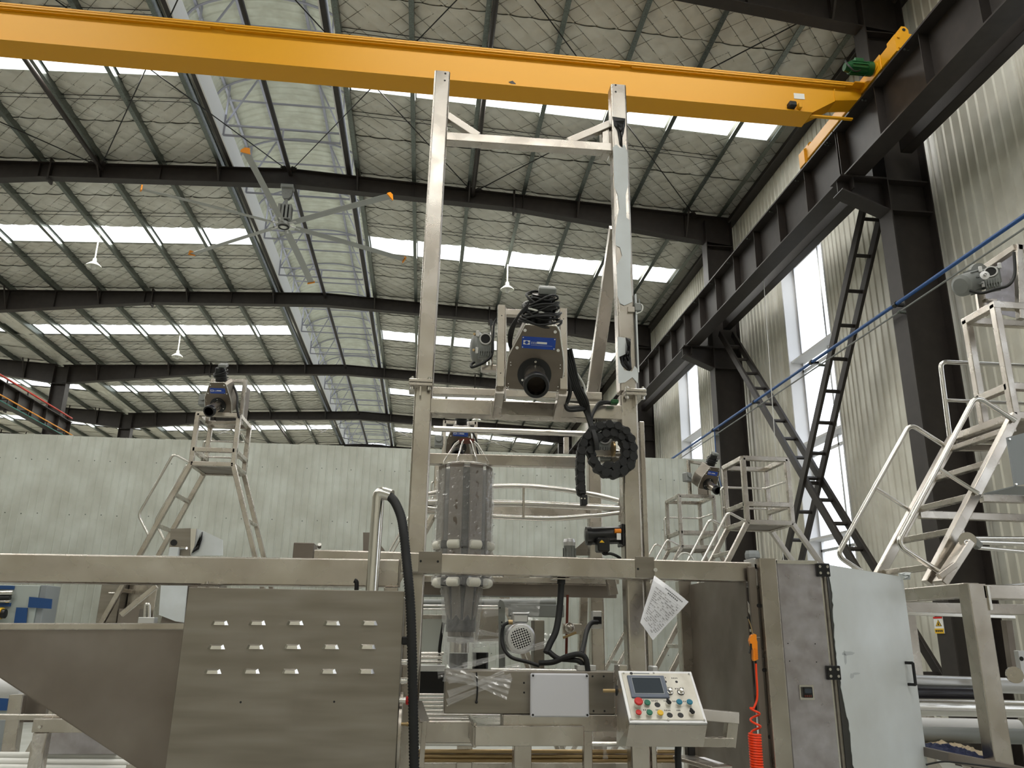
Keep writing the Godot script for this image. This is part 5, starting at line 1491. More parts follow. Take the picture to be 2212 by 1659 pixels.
func build_console() -> void:
	# sloping operator panel: the plate leans back
	var tl := V(0.869, 1.447, -3.620); var tr := V(1.198, 1.448, -3.620); var bl := V(0.859, 1.256, -3.440); var br := V(1.186, 1.253, -3.440)
	var o := (tl + bl) / 2
	var ex := ((tr - tl) + (br - bl)).normalized()
	var ey0 := ((tl - bl) + (tr - br)).normalized()
	var nz := ex.cross(ey0).normalized()
	var ey := nz.cross(ex).normalized()
	var c0 := (tl + tr + bl + br) / 4
	var W := ((tr - tl).length() + (br - bl).length()) / 2; var H := (((tl + tr) / 2) - ((bl + br) / 2)).length()
	var t := thing("operator_console", "sloping stainless operator console with touch screen and coloured push buttons", "console", V(1.033, 1.190, -3.500))
	var at := func(u: float, v: float, d := 0.0) -> Vector3: return c0 + ex * (u - 0.5) * W + ey * (0.5 - v) * H + nz * d
	var bs := Basis(ex, ey, nz)
	part(t, "panel", MB.new().box(c0 - nz * 0.006, V(W, H, 0.012), 0.002, bs), M.aluminium)
	part(t, "inner_panel", MB.new().box(c0 + nz * 0.001, V(W * 0.93, H * 0.90, 0.004), 0.001, bs), M.film_white if false else M.console_face)
	# box behind and below the panel
	var bk := MB.new()
	var A: Vector3 = at.call(0.0, 1.0, -0.012); var B: Vector3 = at.call(1.0, 1.0, -0.012); var C: Vector3 = at.call(1.0, 0.0, -0.012); var D: Vector3 = at.call(0.0, 0.0, -0.012)
	var dn := V(0, -0.085, 0.0)
	var A2 := A + dn + V(-0.01, 0, -0.03); var B2 := B + dn + V(-0.01, 0, -0.03); var C2 := C + V(0, -0.30, -0.06); var D2 := D + V(0, -0.30, -0.06)
	bk.quad(A2, B2, B, A); bk.quad(B2, C2, C, B); bk.quad(D2, A2, A, D); bk.quad(C2, D2, D, C); bk.quad(D2, C2, B2, A2)
	part(t, "box", bk, M.stainless)
	for q: Array in [[0.06, 0.07], [0.47, 0.06], [0.95, 0.07], [0.02, 0.94], [0.50, 0.95], [0.965, 0.95]]:
		part(t, "screw", MB.new().cyl(at.call(q[0], q[1], 0.0), at.call(q[0], q[1], 0.005), 0.0045, -1, 10), M.stainless_bright)
	# touch screen
	var sc := part(t, "touch_screen", MB.new().box(at.call(0.345, 0.335, 0.005), V(W * 0.50, H * 0.44, 0.010), 0.003, bs), M.screen_frame)
	part(sc, "glass", MB.new().box(at.call(0.34, 0.325, 0.0105), V(W * 0.38, H * 0.30, 0.001), 0.0, bs), M.screen)
	part(sc, "glass_rim", MB.new().box(at.call(0.34, 0.325, 0.0101), V(W * 0.395, H * 0.325, 0.001), 0.0, bs), M.machine_grey)
	# emblem strip
	part(t, "emblem", MB.new().cyl(at.call(0.165, 0.065, 0.003), at.call(0.165, 0.065, 0.004), 0.007, -1, 16), M.motor_black)
	part(t, "emblem_plate", MB.new().box(at.call(0.30, 0.065, 0.0032), V(W * 0.22, H * 0.022, 0.0008), 0.0, bs), M.cast_grey)
	# push buttons; u, v on the panel
	bezel_button(t, at.call(0.145, 0.70, 0.0), nz, ey, "emergency_stop", M.red, 0.0185, 0.030)
	var btns := [[0.275, 0.665, M.green, 0.0135, 0.012], [0.125, 0.865, M.red, 0.0125, 0.018], [0.265, 0.865, M.green, 0.0130, 0.018], [0.405, 0.865, M.yellow, 0.0130, 0.016], [0.69, 0.665, M.teal, 0.0130, 0.018], [0.825, 0.665, M.teal, 0.0130, 0.018]]
	for b: Array in btns: bezel_button(t, at.call(b[0], b[1], 0.0), nz, ey, "push_button", b[2], b[3], b[4])
	for b: Array in [[0.41, 0.675], [0.535, 0.865], [0.675, 0.865], [0.60, 0.225], [0.75, 0.225]]:
		var r := 0.0125 if b[1] > 0.5 else 0.006
		part(t, "blank_hole", MB.new().cyl(at.call(b[0], b[1], -0.002), at.call(b[0], b[1], 0.0036), r, -1, 18), M.motor_black, "empty black hole")
	for b: Array in [[0.55, 0.665], [0.82, 0.84]]:
		var s := part(t, "selector", MB.new().cyl(at.call(b[0], b[1], 0.0), at.call(b[0], b[1], 0.018), 0.012, -1, 16), M.stainless_bright)
		part(s, "handle", MB.new().box(at.call(b[0], b[1], 0.024), V(0.010, 0.026, 0.012), 0.003, bs.rotated(nz, 0.5)), M.motor_black)
	for b: Array in [[0.615, 0.43], [0.765, 0.43]]:
		var s := part(t, "dial", MB.new().lathe([[0.014, 0.0], [0.014, 0.008], [0.009, 0.011], [0.009, 0.026], [0.0, 0.027]], at.call(b[0], b[1], 0.0), nz, 18), M.stainless_bright)
		part(s, "dial_ring", MB.new().cyl(at.call(b[0], b[1], 0.003), at.call(b[0], b[1], 0.005), 0.0155, -1, 18), M.motor_black)
	# little black captions over the controls (unreadable strokes in the photograph)
	for q: Array in [[0.58, 0.14, 0.085], [0.735, 0.15, 0.085], [0.60, 0.345, 0.09], [0.745, 0.36, 0.09], [0.255, 0.585, 0.08], [0.385, 0.60, 0.08], [0.535, 0.60, 0.06], [0.66, 0.605, 0.08], [0.80, 0.605, 0.08], [0.25, 0.77, 0.09], [0.395, 0.77, 0.05], [0.52, 0.775, 0.08], [0.665, 0.775, 0.05]]:
		caption(t, at.call(q[0], q[1], 0.0032), ex, ey, nz, W * q[2])
	# yoke behind it
	part(t, "bracket", MB.new().bx(0.869, 0.909, 1.405, 1.471, -3.63, -3.72, 0.004), M.stainless)
	part(t, "bracket", MB.new().bx(1.025, 1.051, 1.405, 1.467, -3.65, -3.72, 0.004), M.aluminium)
	# swing arm carrying the console
	part(t, "swing_arm", MB.new().rtube(V(1.230, 1.265, -3.720), V(1.447, 1.242, -3.800), 0.055, 0.05, 0.004), M.stainless)
	part(t, "arm_drop", MB.new().rtube(V(1.436, 1.262, -3.800), V(1.408, 1.122, -3.800), 0.05, 0.05, 0.004), M.stainless)
	part(t, "arm_base", MB.new().rtube(V(0.988, 1.147, -3.780), V(1.422, 1.139, -3.800), 0.055, 0.04, 0.004), M.stainless)
	part(t, "cable", MB.new().tube([V(1.100, 1.184, -3.550), V(1.093, 1.121, -3.550), V(1.097, 0.997, -3.560)], 0.014, 10), M.rubber)
	# hand wheel at its left
	var hw := thing("hand_wheel", "black hand wheel between the grey box and the console", "hand wheel", V(0.889, 1.286, -3.620))
	var ring := []
	var hc := V(0.906, 1.363, -3.660)
	var ax := V(1, 0.02, 0.30).normalized()
	var e1 := Vector3.UP; var e2 := ax.cross(e1).normalized()
	for k in 36: ring.append(hc + (e1 * cos(TAU * k / 36) + e2 * sin(TAU * k / 36)) * 0.078)
	part(hw, "rim", MB.new().tube(ring, 0.013, 10, false, true), M.motor_black)
	part(hw, "dish", MB.new().lathe([[0.02, -0.03], [0.072, 0.0]], hc, ax, 30), M.motor_black)
	part(hw, "hub", MB.new().cyl(hc - ax * 0.045, hc - ax * 0.01, 0.022, -1, 18), M.motor_black)
	part(hw, "shaft", MB.new().cyl(hc - ax * 0.10, hc - ax * 0.04, 0.008, -1, 12), M.brass)

func caption(t: Node3D, at: Vector3, ex: Vector3, ey: Vector3, nz: Vector3, w: float) -> void:
	var mb := MB.new()
	var k := 4
	for i in k:
		var p := at + ex * (float(i) / (k - 1) - 0.5) * w * 0.8
		mb.bar(p - ex * w * 0.08, p + ex * w * 0.08, 0.0006, 0.0016, 0.0, ey)
		mb.bar(p - ey * 0.0035, p + ey * 0.0035, 0.0016, 0.0006, 0.0, nz)
		mb.bar(p - ex * w * 0.06 - ey * 0.003, p + ex * w * 0.07 - ey * 0.003, 0.0006, 0.0014, 0.0, ey)
	var o := part(t, "caption", mb, M.motor_black)
	o.set_meta("kind", "stuff")

func build_lower_machine() -> void:
	# ---- housing plate with the pale junction box
	var h := thing("drive_housing", "long flat stainless housing below the wrapped tool", "housing", V(0.52, 1.24, -4.0))
	part(h, "housing", MB.new().bx(0.122, 0.918, 1.245, 1.430, -3.902, -4.10, 0.003), M.stainless_sheet)
	part(h, "end_cap", MB.new().bx(0.908, 0.924, 1.245, 1.430, -3.896, -4.0, 0.002), M.stainless)
	for p: Vector3 in [V(0.485, 1.379, -3.900), V(0.486, 1.337, -3.900), V(0.808, 1.410, -3.900), V(0.861, 1.410, -3.900), V(0.810, 1.259, -3.900), V(0.862, 1.259, -3.900)]: hole(h, p, V(0, 0, 1), 0.0045)
	for p: Vector3 in [V(0.907, 1.388, -3.900), V(0.908, 1.275, -3.900), V(0.134, 1.280, -3.900)]: bolt_head(h, p, V(0, 0, 1), 0.004)
	part(h, "bottom_tray", MB.new().bx(0.388, 0.925, 1.172, 1.243, -3.89, -4.02, 0.003), M.stainless)
	part(h, "black_tie", MB.new().tube(curve([V(0.263, 1.424, -3.890), V(0.268, 1.369, -3.888), V(0.269, 1.329, -3.888), V(0.266, 1.295, -3.888)], 5), 0.0035, 6).sphere(V(0.266, 1.296, -3.885), V(0.007, 0.007, 0.006), 6, 8), M.rubber)
	part(h, "guide_rod", MB.new().cyl(V(0.338, 1.432, -4.000), V(0.779, 1.430, -4.000), 0.008, -1, 12).cyl(V(0.338, 1.418, -4.000), V(0.779, 1.417, -4.000), 0.005, -1, 10), M.stainless_bright)
	part(h, "rod_end", MB.new().bx(0.750, 0.843, 1.430, 1.455, -3.98, -4.05, 0.002), M.aluminium)
	var j := thing("junction_box", "pale grey plastic junction box mounted on the flat housing", "junction box", V(0.64, 1.235, -3.88))
	part(j, "lid", MB.new().bx(0.508, 0.777, 1.238, 1.424, -3.835, -3.86, 0.006), M.enclosure)
	part(j, "body", MB.new().bx(0.514, 0.771, 1.244, 1.418, -3.86, -3.902, 0.003), M.enclosure)
	for p: Array in [[0.518, 1.414], [0.767, 1.414], [0.518, 1.248], [0.767, 1.248]]:
		var b := part(j, "corner_boss", MB.new().cyl(V(p[0], p[1], -3.845), V(p[0], p[1], -3.832), 0.0095, -1, 14), M.enclosure)
		part(b, "screw", MB.new().cyl(V(p[0], p[1], -3.832), V(p[0], p[1], -3.830), 0.005, -1, 10), M.rubber)
	# ---- motor with a round fan grille
	var m := thing("fan_motor", "silver electric motor with a round mesh fan cover under clear film", "motor", V(0.520, 1.434, -4.300))
	var fc := V(0.502, 1.573, -4.180)
	part(m, "body", MB.new().cyl(fc - V(0, 0, 0.02), fc - V(0, 0, 0.22), 0.076, -1, 28), M.cast_grey)
	part(m, "fan_shroud", MB.new().lathe([[0.076, -0.05], [0.076, -0.012], [0.066, 0.0], [0.052, 0.002]], fc, V(0, 0, 1), 32), M.aluminium)
	part(m, "shroud_back", MB.new().cyl(fc - V(0, 0, 0.012), fc - V(0, 0, 0.008), 0.056, -1, 28), M.motor_black)
	for k in range(-4, 5):
		var u := k * 0.0118
		var w := sqrt(maxf(0.052 * 0.052 - u * u, 0.0))
		for d: Array in [[V(0.94, 0.34, 0), V(-0.34, 0.94, 0)], [V(-0.34, 0.94, 0), V(0.94, 0.34, 0)]]:
			var a: Vector3 = d[0]; var b: Vector3 = d[1]
			part(m, "grille_bar", MB.new().bar(fc + b * u - a * w, fc + b * u + a * w, 0.0035, 0.003), M.label_white)
	part(m, "terminal_box", MB.new().bx(fc.x - 0.038, fc.x + 0.040, fc.y + 0.076, fc.y + 0.118, fc.z - 0.13, fc.z - 0.02, 0.006).bx(fc.x - 0.042, fc.x + 0.044, fc.y + 0.116, fc.y + 0.126, fc.z - 0.14, fc.z - 0.015, 0.004), M.aluminium)
	part(m, "cable_gland", MB.new().cyl(V(0.459, 1.651, -4.180), V(0.438, 1.650, -4.180), 0.012, -1, 12), M.brass)
	part(m, "cable", MB.new().tube(curve([V(0.442, 1.650, -4.180), V(0.414, 1.632, -4.180), V(0.406, 1.581, -4.180), V(0.414, 1.526, -4.160), V(0.452, 1.483, -4.140), V(0.530, 1.463, -4.120), V(0.585, 1.447, -4.100)], 6), 0.009, 8), M.rubber)
	part(m, "mount_plate", MB.new().bx(0.585, 0.640, 1.413, 1.664, -4.30, -4.42, 0.003), M.stainless_sheet)
	part(m, "side_bracket", MB.new().prism([[0.406, 1.411], [0.437, 1.411], [0.432, 1.726], [0.424, 1.754], [0.405, 1.765], [0.397, 1.753]], V(0, 0, -4.31), Vector3.RIGHT, Vector3.UP, 0.012), M.cast_grey)
	for p: Vector3 in [V(0.416, 1.651, -4.297), V(0.416, 1.633, -4.297), V(0.405, 1.723, -4.297)]: hole(m, p, V(0, 0, 1), 0.004)
	part(m, "cover_plate", MB.new().bx(0.486, 0.790, 1.685, 1.752, -4.56, -4.66, 0.003), M.cast_grey)
	# ---- hoses beside the motor
	var ho := thing("cable_hoses", "black cable hoses looping down from the front beam to the housing", "hose", V(0.825, 1.421, -4.150))
	part(ho, "hose", MB.new().tube(curve([V(0.703, 1.873, -4.130), V(0.697, 1.775, -4.130), V(0.686, 1.684, -4.120), V(0.666, 1.606, -4.100), V(0.635, 1.552, -4.080), V(0.613, 1.509, -4.060)], 8), 0.0165, 12), M.rubber)
	part(ho, "hose", MB.new().tube(curve([V(0.627, 1.513, -4.060), V(0.667, 1.484, -4.040), V(0.720, 1.479, -4.020), V(0.762, 1.474, -4.000), V(0.789, 1.449, -4.000), V(0.799, 1.411, -4.000)], 8), 0.013, 10), M.rubber)
	part(ho, "hose", MB.new().tube(curve([V(0.579, 1.461, -4.060), V(0.643, 1.467, -4.030), V(0.706, 1.494, -4.000), V(0.760, 1.505, -3.990), V(0.792, 1.487, -3.980), V(0.804, 1.418, -3.980)], 8), 0.013, 10), M.rubber)
	part(ho, "hose", MB.new().tube(curve([V(0.963, 1.661, -4.500), V(0.919, 1.655, -4.450), V(0.885, 1.616, -4.400), V(0.849, 1.551, -4.300), V(0.815, 1.503, -4.200)], 8), 0.013, 10), M.rubber)
	part(ho, "socket_plate", MB.new().bx(0.942, 0.994, 1.627, 1.721, -4.52, -4.56, 0.002), M.aluminium)
	part(ho, "socket", MB.new().bx(0.946, 0.988, 1.652, 1.691, -4.50, -4.53, 0.002), M.rubber)
	part(ho, "gland", MB.new().cyl(V(0.703, 1.876, -4.130), V(0.700, 1.839, -4.130), 0.021, -1, 14), M.rubber)
	# ---- rollers seen through the frame
	var labels := ["upper grey roller seen behind the wrapped tool's lower end", "second grey roller behind the wrapped tool's lower end"]
	for i in 2:
		var y: Array = [[V(-0.024, 1.842, -5.600), V(0.878, 1.855, -5.600)], [V(-0.020, 1.775, -5.500), V(0.894, 1.796, -5.500)]][i]
		solo("roller", labels[i], "roller", MB.new().cyl(y[0], y[1], [0.021, 0.028][i], -1, 20), M.cast_grey, (y[0] + y[1]) / 2, "rollers inside the machine")
	var fr := thing("film_unwind_frame", "stainless frame rails and polished bars behind the wrapped tool", "machine frame", V(0.4, 0, -5.8))
	for q: Array in [[V(-0.038, 1.873, -5.000), V(1.191, 1.885, -5.000), 0.07], [V(-0.031, 1.677, -5.600), V(0.561, 1.679, -5.600), 0.06], [V(-0.032, 1.683, -5.620), V(1.201, 1.579, -5.620), 0.0], [V(0.309, 1.643, -5.300), V(0.501, 1.646, -5.300), 0.20]]:
		if q[2] > 0.0: part(fr, "rail", MB.new().rtube(q[0], q[1], 0.05, q[2], 0.004), M.stainless)
	part(fr, "bright_bar", MB.new().cyl(V(-0.034, 1.760, -5.400), V(0.494, 1.763, -5.400), 0.007, -1, 10), M.stainless_bright)
	part(fr, "bright_bar", MB.new().cyl(V(-0.033, 1.737, -5.400), V(0.267, 1.739, -5.400), 0.006, -1, 10), M.stainless_bright)
	part(fr, "cross_channel", MB.new().rtube(V(-0.025, 1.899, -4.900), V(1.183, 1.907, -4.900), 0.05, 0.035, 0.004), M.stainless)
	part(fr, "front_apron", MB.new().bx(-0.023, 1.179, 1.810, 1.880, -4.93, -4.96), M.stainless_dull)
	# thin rusty rod and far posts
	part(fr, "rusty_rod", MB.new().cyl(V(0.870, 1.822, -4.900), V(0.859, 1.465, -4.900), 0.008, -1, 8), M.rust, "thin rusty rod")
	part(fr, "post", MB.new().rtube(V(1.127, 1.844, -5.700), V(1.100, 1.295, -5.700), 0.055, 0.055, 0.005), M.stainless)
	part(fr, "post", MB.new().rtube(V(1.171, 1.837, -5.500), V(1.148, 1.306, -5.500), 0.065, 0.065, 0.005), M.stainless)
	part(fr, "post", MB.new().rtube(V(-0.03, 0, -5.8), V(-0.03, 1.75, -5.8), 0.06, 0.06, 0.005), M.stainless)
	part(fr, "gate_plate", MB.new().bx(1.522, 1.627, 1.786, 1.860, -5.58, -5.62, 0.003), M.stainless_sheet)
	part(fr, "corner_bracket", MB.new().rtube(V(1.065, 1.902, -4.600), V(1.081, 1.813, -4.600), 0.05, 0.05, 0.004), M.stainless)
	part(fr, "clamp", MB.new().bar(V(0.823, 1.575, -4.800), V(0.902, 1.606, -4.800), 0.012, 0.014, 0.002), M.brass)
	part(fr, "clamp_body", MB.new().sphere(V(0.873, 1.632, -4.850), V(0.03, 0.03, 0.03), 8, 12), M.stainless)
	part(fr, "clamp_arm", MB.new().rtube(V(0.838, 1.627, -4.900), V(0.950, 1.625, -4.900), 0.04, 0.06, 0.004), M.stainless)
	# ---- deck of polished rollers left of the housing
	var deck := thing("roller_deck", "deck of polished horizontal bars left of the flat housing", "roller deck", V(0.25, 0.9, -4.55))
	for q: Array in [[V(-0.038, 1.474, -5.000), V(0.140, 1.476, -5.000), 0.010], [V(-0.036, 1.455, -4.950), V(0.131, 1.457, -4.950), 0.012], [V(-0.035, 1.431, -4.900), V(0.130, 1.433, -4.900), 0.010], [V(-0.031, 1.284, -4.500), V(0.150, 1.285, -4.500), 0.006], [V(-0.030, 1.266, -4.500), V(0.151, 1.267, -4.500), 0.006], [V(-0.029, 1.246, -4.500), V(0.164, 1.247, -4.500), 0.008], [V(-0.016, 1.226, -4.500), V(0.165, 1.227, -4.500), 0.009], [V(-0.015, 1.206, -4.500), V(0.238, 1.207, -4.500), 0.009], [V(-0.014, 1.192, -4.450), V(0.489, 1.189, -4.450), 0.009], [V(-0.013, 1.172, -4.450), V(0.490, 1.169, -4.450), 0.010]]:
		part(deck, "bar", MB.new().cyl(q[0], q[1], q[2], -1, 12), M.stainless_bright)
	part(deck, "front_extrusion", MB.new().bx(-0.039, 0.141, 1.399, 1.427, -4.56, -4.66, 0.002), M.aluminium)
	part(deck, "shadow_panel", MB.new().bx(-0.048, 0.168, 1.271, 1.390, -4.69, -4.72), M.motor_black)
	part(deck, "end_support", MB.new().bx(0.22, 0.30, 0.0, 1.16, -4.6, -4.68, 0.003), M.stainless)
	part(deck, "curved_guide", MB.new().tube(curve([V(0.133, 1.652, -5.000), V(0.124, 1.586, -5.000), V(0.116, 1.507, -5.000), V(0.115, 1.416, -5.000)], 5), 0.010, 8), M.motor_black)
	# sloping web of grey film between the rollers
	part(deck, "web", MB.new().prism([[-0.001, 1.674], [0.149, 1.676], [0.122, 1.476], [-0.003, 1.475]], V(0, 0, -5.21), Vector3.RIGHT, Vector3.UP, 0.004), M.partition)
	# ---- base frame at the bottom of the picture
	var b := thing("base_frame", "broad stainless base beams across the bottom of the machine", "machine base", V(0.4, 0, -4.0))
	part(b, "beam", MB.new().rtube(V(-0.089, 1.130, -4.300), V(0.311, 1.128, -4.300), 0.08, 0.10, 0.006), M.stainless)
	part(b, "tray_front", MB.new().bx(0.261, 0.755, 1.116, 1.200, -3.85, -3.90, 0.003), M.stainless)
	part(b, "tray_top", MB.new().bx(0.253, 0.775, 1.194 - 0.005, 1.194, -3.90, -4.25), M.stainless)
	part(b, "tray_side", MB.new().bx(0.256, 0.271, 1.104, 1.209, -3.9, -4.25, 0.002), M.stainless)
	part(b, "bright_rail", MB.new().cyl(V(-0.042, 1.061, -4.400), V(0.299, 1.060, -4.400), 0.012, -1, 12), M.stainless_bright)
	part(b, "bright_rail", MB.new().cyl(V(0.857, 1.058, -4.400), V(1.347, 1.055, -4.400), 0.012, -1, 12), M.stainless_bright)
	for q: Array in [[V(-0.066, 0.998, -4.600), V(1.406, 0.994, -4.600)], [V(-0.065, 0.976, -4.600), V(1.405, 0.971, -4.600)], [V(-0.064, 0.956, -4.600), V(1.404, 0.950, -4.600)]]:
		part(b, "brass_rod", MB.new().cyl(q[0], q[1], 0.011, -1, 12), M.brass, "dull brass-coloured rod")
	part(b, "lower_web", MB.new().bx(-0.064, 1.433, 0.834, 0.928, -4.68, -4.74, 0.003), M.stainless)
	part(b, "centre_post", MB.new().rtube(V(0.509, 0.0, -4.15), V(0.508, 1.085, -4.15), 0.085, 0.085, 0.006), M.stainless)
	part(b, "right_post", MB.new().rtube(V(0.847, 0.0, -4.25), V(0.847, 1.24, -4.25), 0.045, 0.05, 0.006), M.stainless)
	part(b, "rear_panel", MB.new().bx(0.948, 1.411, 1.038, 1.189, -4.58, -4.62), M.stainless)
	part(b, "film_scrap", film_band(V(1.088, 1.068, -4.350), V(1.218, 1.031, -4.300), 0.06, 21), M.cling)
	part(b, "film_scrap", film_band(V(0.956, 1.071, -4.350), V(0.961, 0.993, -4.350), 0.03, 22), M.cling)
	# bent grab handle beside the hose
	var gh := thing("grab_handle", "bent flat steel handle beside the black corrugated hose", "handle", V(0.036, 1.068, -3.700))
	part(gh, "slant", MB.new().bar(V(-0.004, 1.309, -3.750), V(0.033, 1.230, -3.700), 0.05, 0.012, 0.002), M.stainless)
	part(gh, "drop", MB.new().bar(V(0.033, 1.234, -3.700), V(0.027, 1.053, -3.700), 0.022, 0.012, 0.002), M.stainless)
	# green tape dispenser low on the floor at the right
	part(b, "low_shelf", MB.new().bar(V(1.318, 1.023, -4.200), V(1.408, 1.017, -3.900), 0.12, 0.02, 0.004), M.stainless)
	part(b, "paper_slip", MB.new().bar(V(1.379, 1.035, -4.100), V(1.423, 1.028, -3.950), 0.03, 0.002), M.paper)
	part(b, "tool_block", MB.new().bx(1.340, 1.378, 1.017, 1.076, -4.18, -4.24, 0.006), M.motor_black)

func build_right_cabinet() -> void:
	var t := thing("machine_side_frame", "tall stainless machine cabinet with a dark side panel at lower right", "cabinet", V(1.8, 0, -4.2))
	part(t, "front_post", MB.new().rtube(V(1.752, 0, -4.05), V(1.752, 1.98, -4.05), 0.092, 0.1, 0.006), M.stainless)
	part(t, "side_panel", MB.new().bx(1.655, 1.66, 0.0, 1.90, -4.08, -4.98), M.stainless_dull)
	part(t, "side_flange", MB.new().bx(1.66, 1.70, 0.0, 1.94, -4.04, -4.06, 0.003), M.stainless_dull)
	part(t, "rear_post", MB.new().rtube(V(1.63, 0, -5.02), V(1.63, 1.92, -5.02), 0.08, 0.08, 0.006), M.stainless)
	part(t, "narrow_panel", MB.new().bx(1.80, 2.03, 0.0, 1.965, -4.005, -4.02, 0.002), M.stainless_sheet2)
	part(t, "panel_top_fold", MB.new().bx(1.80, 2.02, 1.955, 1.975, -4.0, -4.03, 0.002), M.stainless_bright)
	part(t, "inner_edge", MB.new().bx(2.034, 2.05, 0.0, 1.95, -4.03, -4.06), M.stainless_bright)
	part(t, "right_stile", MB.new().bx(2.055, 2.085, 0.0, 1.955, -4.06, -4.10, 0.003), M.stainless)
	part(t, "roof", MB.new().bx(1.70, 2.05, 1.93, 1.955, -4.05, -4.98), M.stainless)
	for p: Vector3 in [V(1.680, 1.747, -4.040), V(1.683, 1.439, -4.040), V(1.688, 1.133, -4.040)]:
		part(t, "slot", MB.new().cyl(p + V(0.02, 0, -0.002), p + V(0.02, 0, 0.002), 0.010, -1, 14), M.rubber)
	for p: Vector3 in [V(1.823, 1.566, -4.004), V(1.965, 1.566, -4.004), V(1.824, 1.483, -4.004), V(1.963, 1.480, -4.004)]: hole(t, p, V(0, 0, 1), 0.0028)
	# small temperature controller
	var tc := part(t, "controller_bezel", MB.new().bx(1.859, 1.933, 1.304, 1.374, -3.998, -4.004, 0.001), M.stainless_bright)
	part(tc, "controller", MB.new().bx(1.870, 1.920, 1.315, 1.364, -3.985, -4.0, 0.002), M.motor_black, "small black temperature controller")
	part(tc, "controller_window", MB.new().bx(1.879, 1.914, 1.336, 1.357, -3.9835, -3.985), M.screen)
	for k in 4:
		part(tc, "key", MB.new().bx(1.876 + k * 0.010, 1.876 + 0.005 + k * 0.010, 1.319, 1.327, -3.983, -3.985), M.rust)
	# junction dome on top
	part(t, "top_gland", MB.new().lathe([[0.0, 0.05], [0.035, 0.048], [0.042, 0.03], [0.042, 0.012], [0.03, 0.0]].map(func(q): return [q[0], q[1]]).duplicate(), V(1.734, 1.984, -4.150), Vector3.UP, 8, true), M.machine_grey)
	part(t, "wire_loop", MB.new().tube(curve([V(1.405, 2.010, -4.400), V(1.433, 2.036, -4.400), V(1.470, 2.032, -4.400), V(1.495, 1.999, -4.400)], 6), 0.005, 6), M.label_white)
	# ---- open door under white protective film
	var d := thing("film_covered_door", "open cabinet door covered with pale blue-white protective film", "door", V(2.45, 0.1, -4.35))
	var a := V(2.06, 0, -4.02); var b := V(2.905, 0, -4.70)
	var ex := (b - a).normalized(); var L := a.distance_to(b)
	var nz := ex.cross(Vector3.UP).normalized()
	if nz.z < 0: nz = -nz
	part(d, "leaf", MB.new().box((a + b) / 2 + V(0, 1.06, 0) - nz * 0.012, V(L, 1.80, 0.02), 0.003, Basis(ex, Vector3.UP, ex.cross(Vector3.UP))), M.stainless_sheet)
	# film sheet with ragged left edge
	var film := []
	var rg := RandomNumberGenerator.new(); rg.seed = 11
	film.append([L - 0.005, 0.16]); film.append([L + 0.003, 1.0]); film.append([L - 0.004, 1.955])
	film.append([0.05, 1.96])
	for k in 90:
		var y := 1.955 - k * 0.0198
		var base := 0.030 + 0.022 * clampf((1.95 - y) / 0.1, 0, 1) * clampf((y - 1.60) / 0.2, 0, 1) + 0.062 * clampf((1.42 - y) / 0.25, 0, 1)
		film.append([base + 0.016 * rg.randf() * (1.0 if rg.randf() < 0.4 else 0.35), y])
	film.append([0.10, 0.16])
	part(d, "film", MB.new().prism(film, a + nz * 0.001, ex, Vector3.UP, -0.0022 if ex.cross(Vector3.UP).dot(nz) < 0 else 0.0022), M.film_white, "pale protective film")
	# black underside of the film curling at the hinge side
	var curl := []
	for k in 60:
		var y := 1.955 - k * 0.030
		curl.append([0.075 + 0.06 * clampf((1.40 - y) / 0.3, 0, 1), y])
	curl.append([0.022, 0.16]); curl.append([0.022, 1.955])
	part(d, "film_curl", MB.new().prism(curl, a - nz * 0.0005, ex, Vector3.UP, -0.001 if ex.cross(Vector3.UP).dot(nz) < 0 else 0.001), M.film_black, "black torn edge of the film")
	var tp := MB.new()
	crumple(tp, [Vector2(2.86, 1.93), Vector2(2.93, 1.94), Vector2(2.94, 1.975), Vector2(2.90, 1.985), Vector2(2.85, 1.97)], -4.66, 0.02)
	part(d, "tape_scrap", tp, M.film_white)
	# faint scuffs rubbed into the film
	for q: Array in [[0.10, 1.52, 0.16, 0.02], [0.12, 1.50, 0.03, 0.07], [0.20, 1.42, 0.10, 0.012], [0.17, 1.41, 0.05, 0.025]]:
		var c: Vector3 = a + ex * (q[0] + q[2] / 2) + V(0, q[1], 0) + nz * 0.0035
		part(d, "scuff", MB.new().prism([[-0.5, -0.3], [-0.2, -0.5], [0.3, -0.35], [0.5, 0.1], [0.2, 0.45], [-0.3, 0.5], [-0.45, 0.2]], c, ex * q[2], Vector3.UP * q[3], 0.0003), M.scuff, "grey scuff mark")
	# handle
	var hc := V(2.814, 1.331, -4.660)
	var h0 := a + ex * (L - 0.14)
	var hd := part(d, "handle", MB.new().bar(h0 + V(0, 1.466, 0) + nz * 0.045, h0 + V(0, 1.343, 0) + nz * 0.045, 0.016, 0.014, 0.004), M.motor_black, "black bow handle")
	for y: float in [1.463, 1.346]:
		part(hd, "handle_foot", MB.new().bar(h0 + V(0, y, 0) + nz * 0.0, h0 + V(0, y, 0) + nz * 0.048, 0.018, 0.016, 0.004), M.motor_black)
	# hinges
	for y: float in [1.928, 1.431]:
		var hg := part(d, "hinge", MB.new().bx(2.005, 2.075, y - 0.033, y + 0.033, -3.985, -4.006, 0.003), M.motor_black, "black hinge")
		for q: Array in [[-0.020, -0.016], [0.020, -0.016], [-0.020, 0.016], [0.020, 0.016]]:
			part(hg, "hinge_screw", MB.new().cyl(V(2.04 + q[0], y + q[1], -3.985), V(2.04 + q[0], y + q[1], -3.982), 0.007, -1, 12), M.stainless_bright)
	# ---- blow gun on its spiral hose
	var g := thing("blow_gun", "orange air blow gun hanging on the right-hand cabinet", "blow gun", V(1.626, 1.490, -3.950))
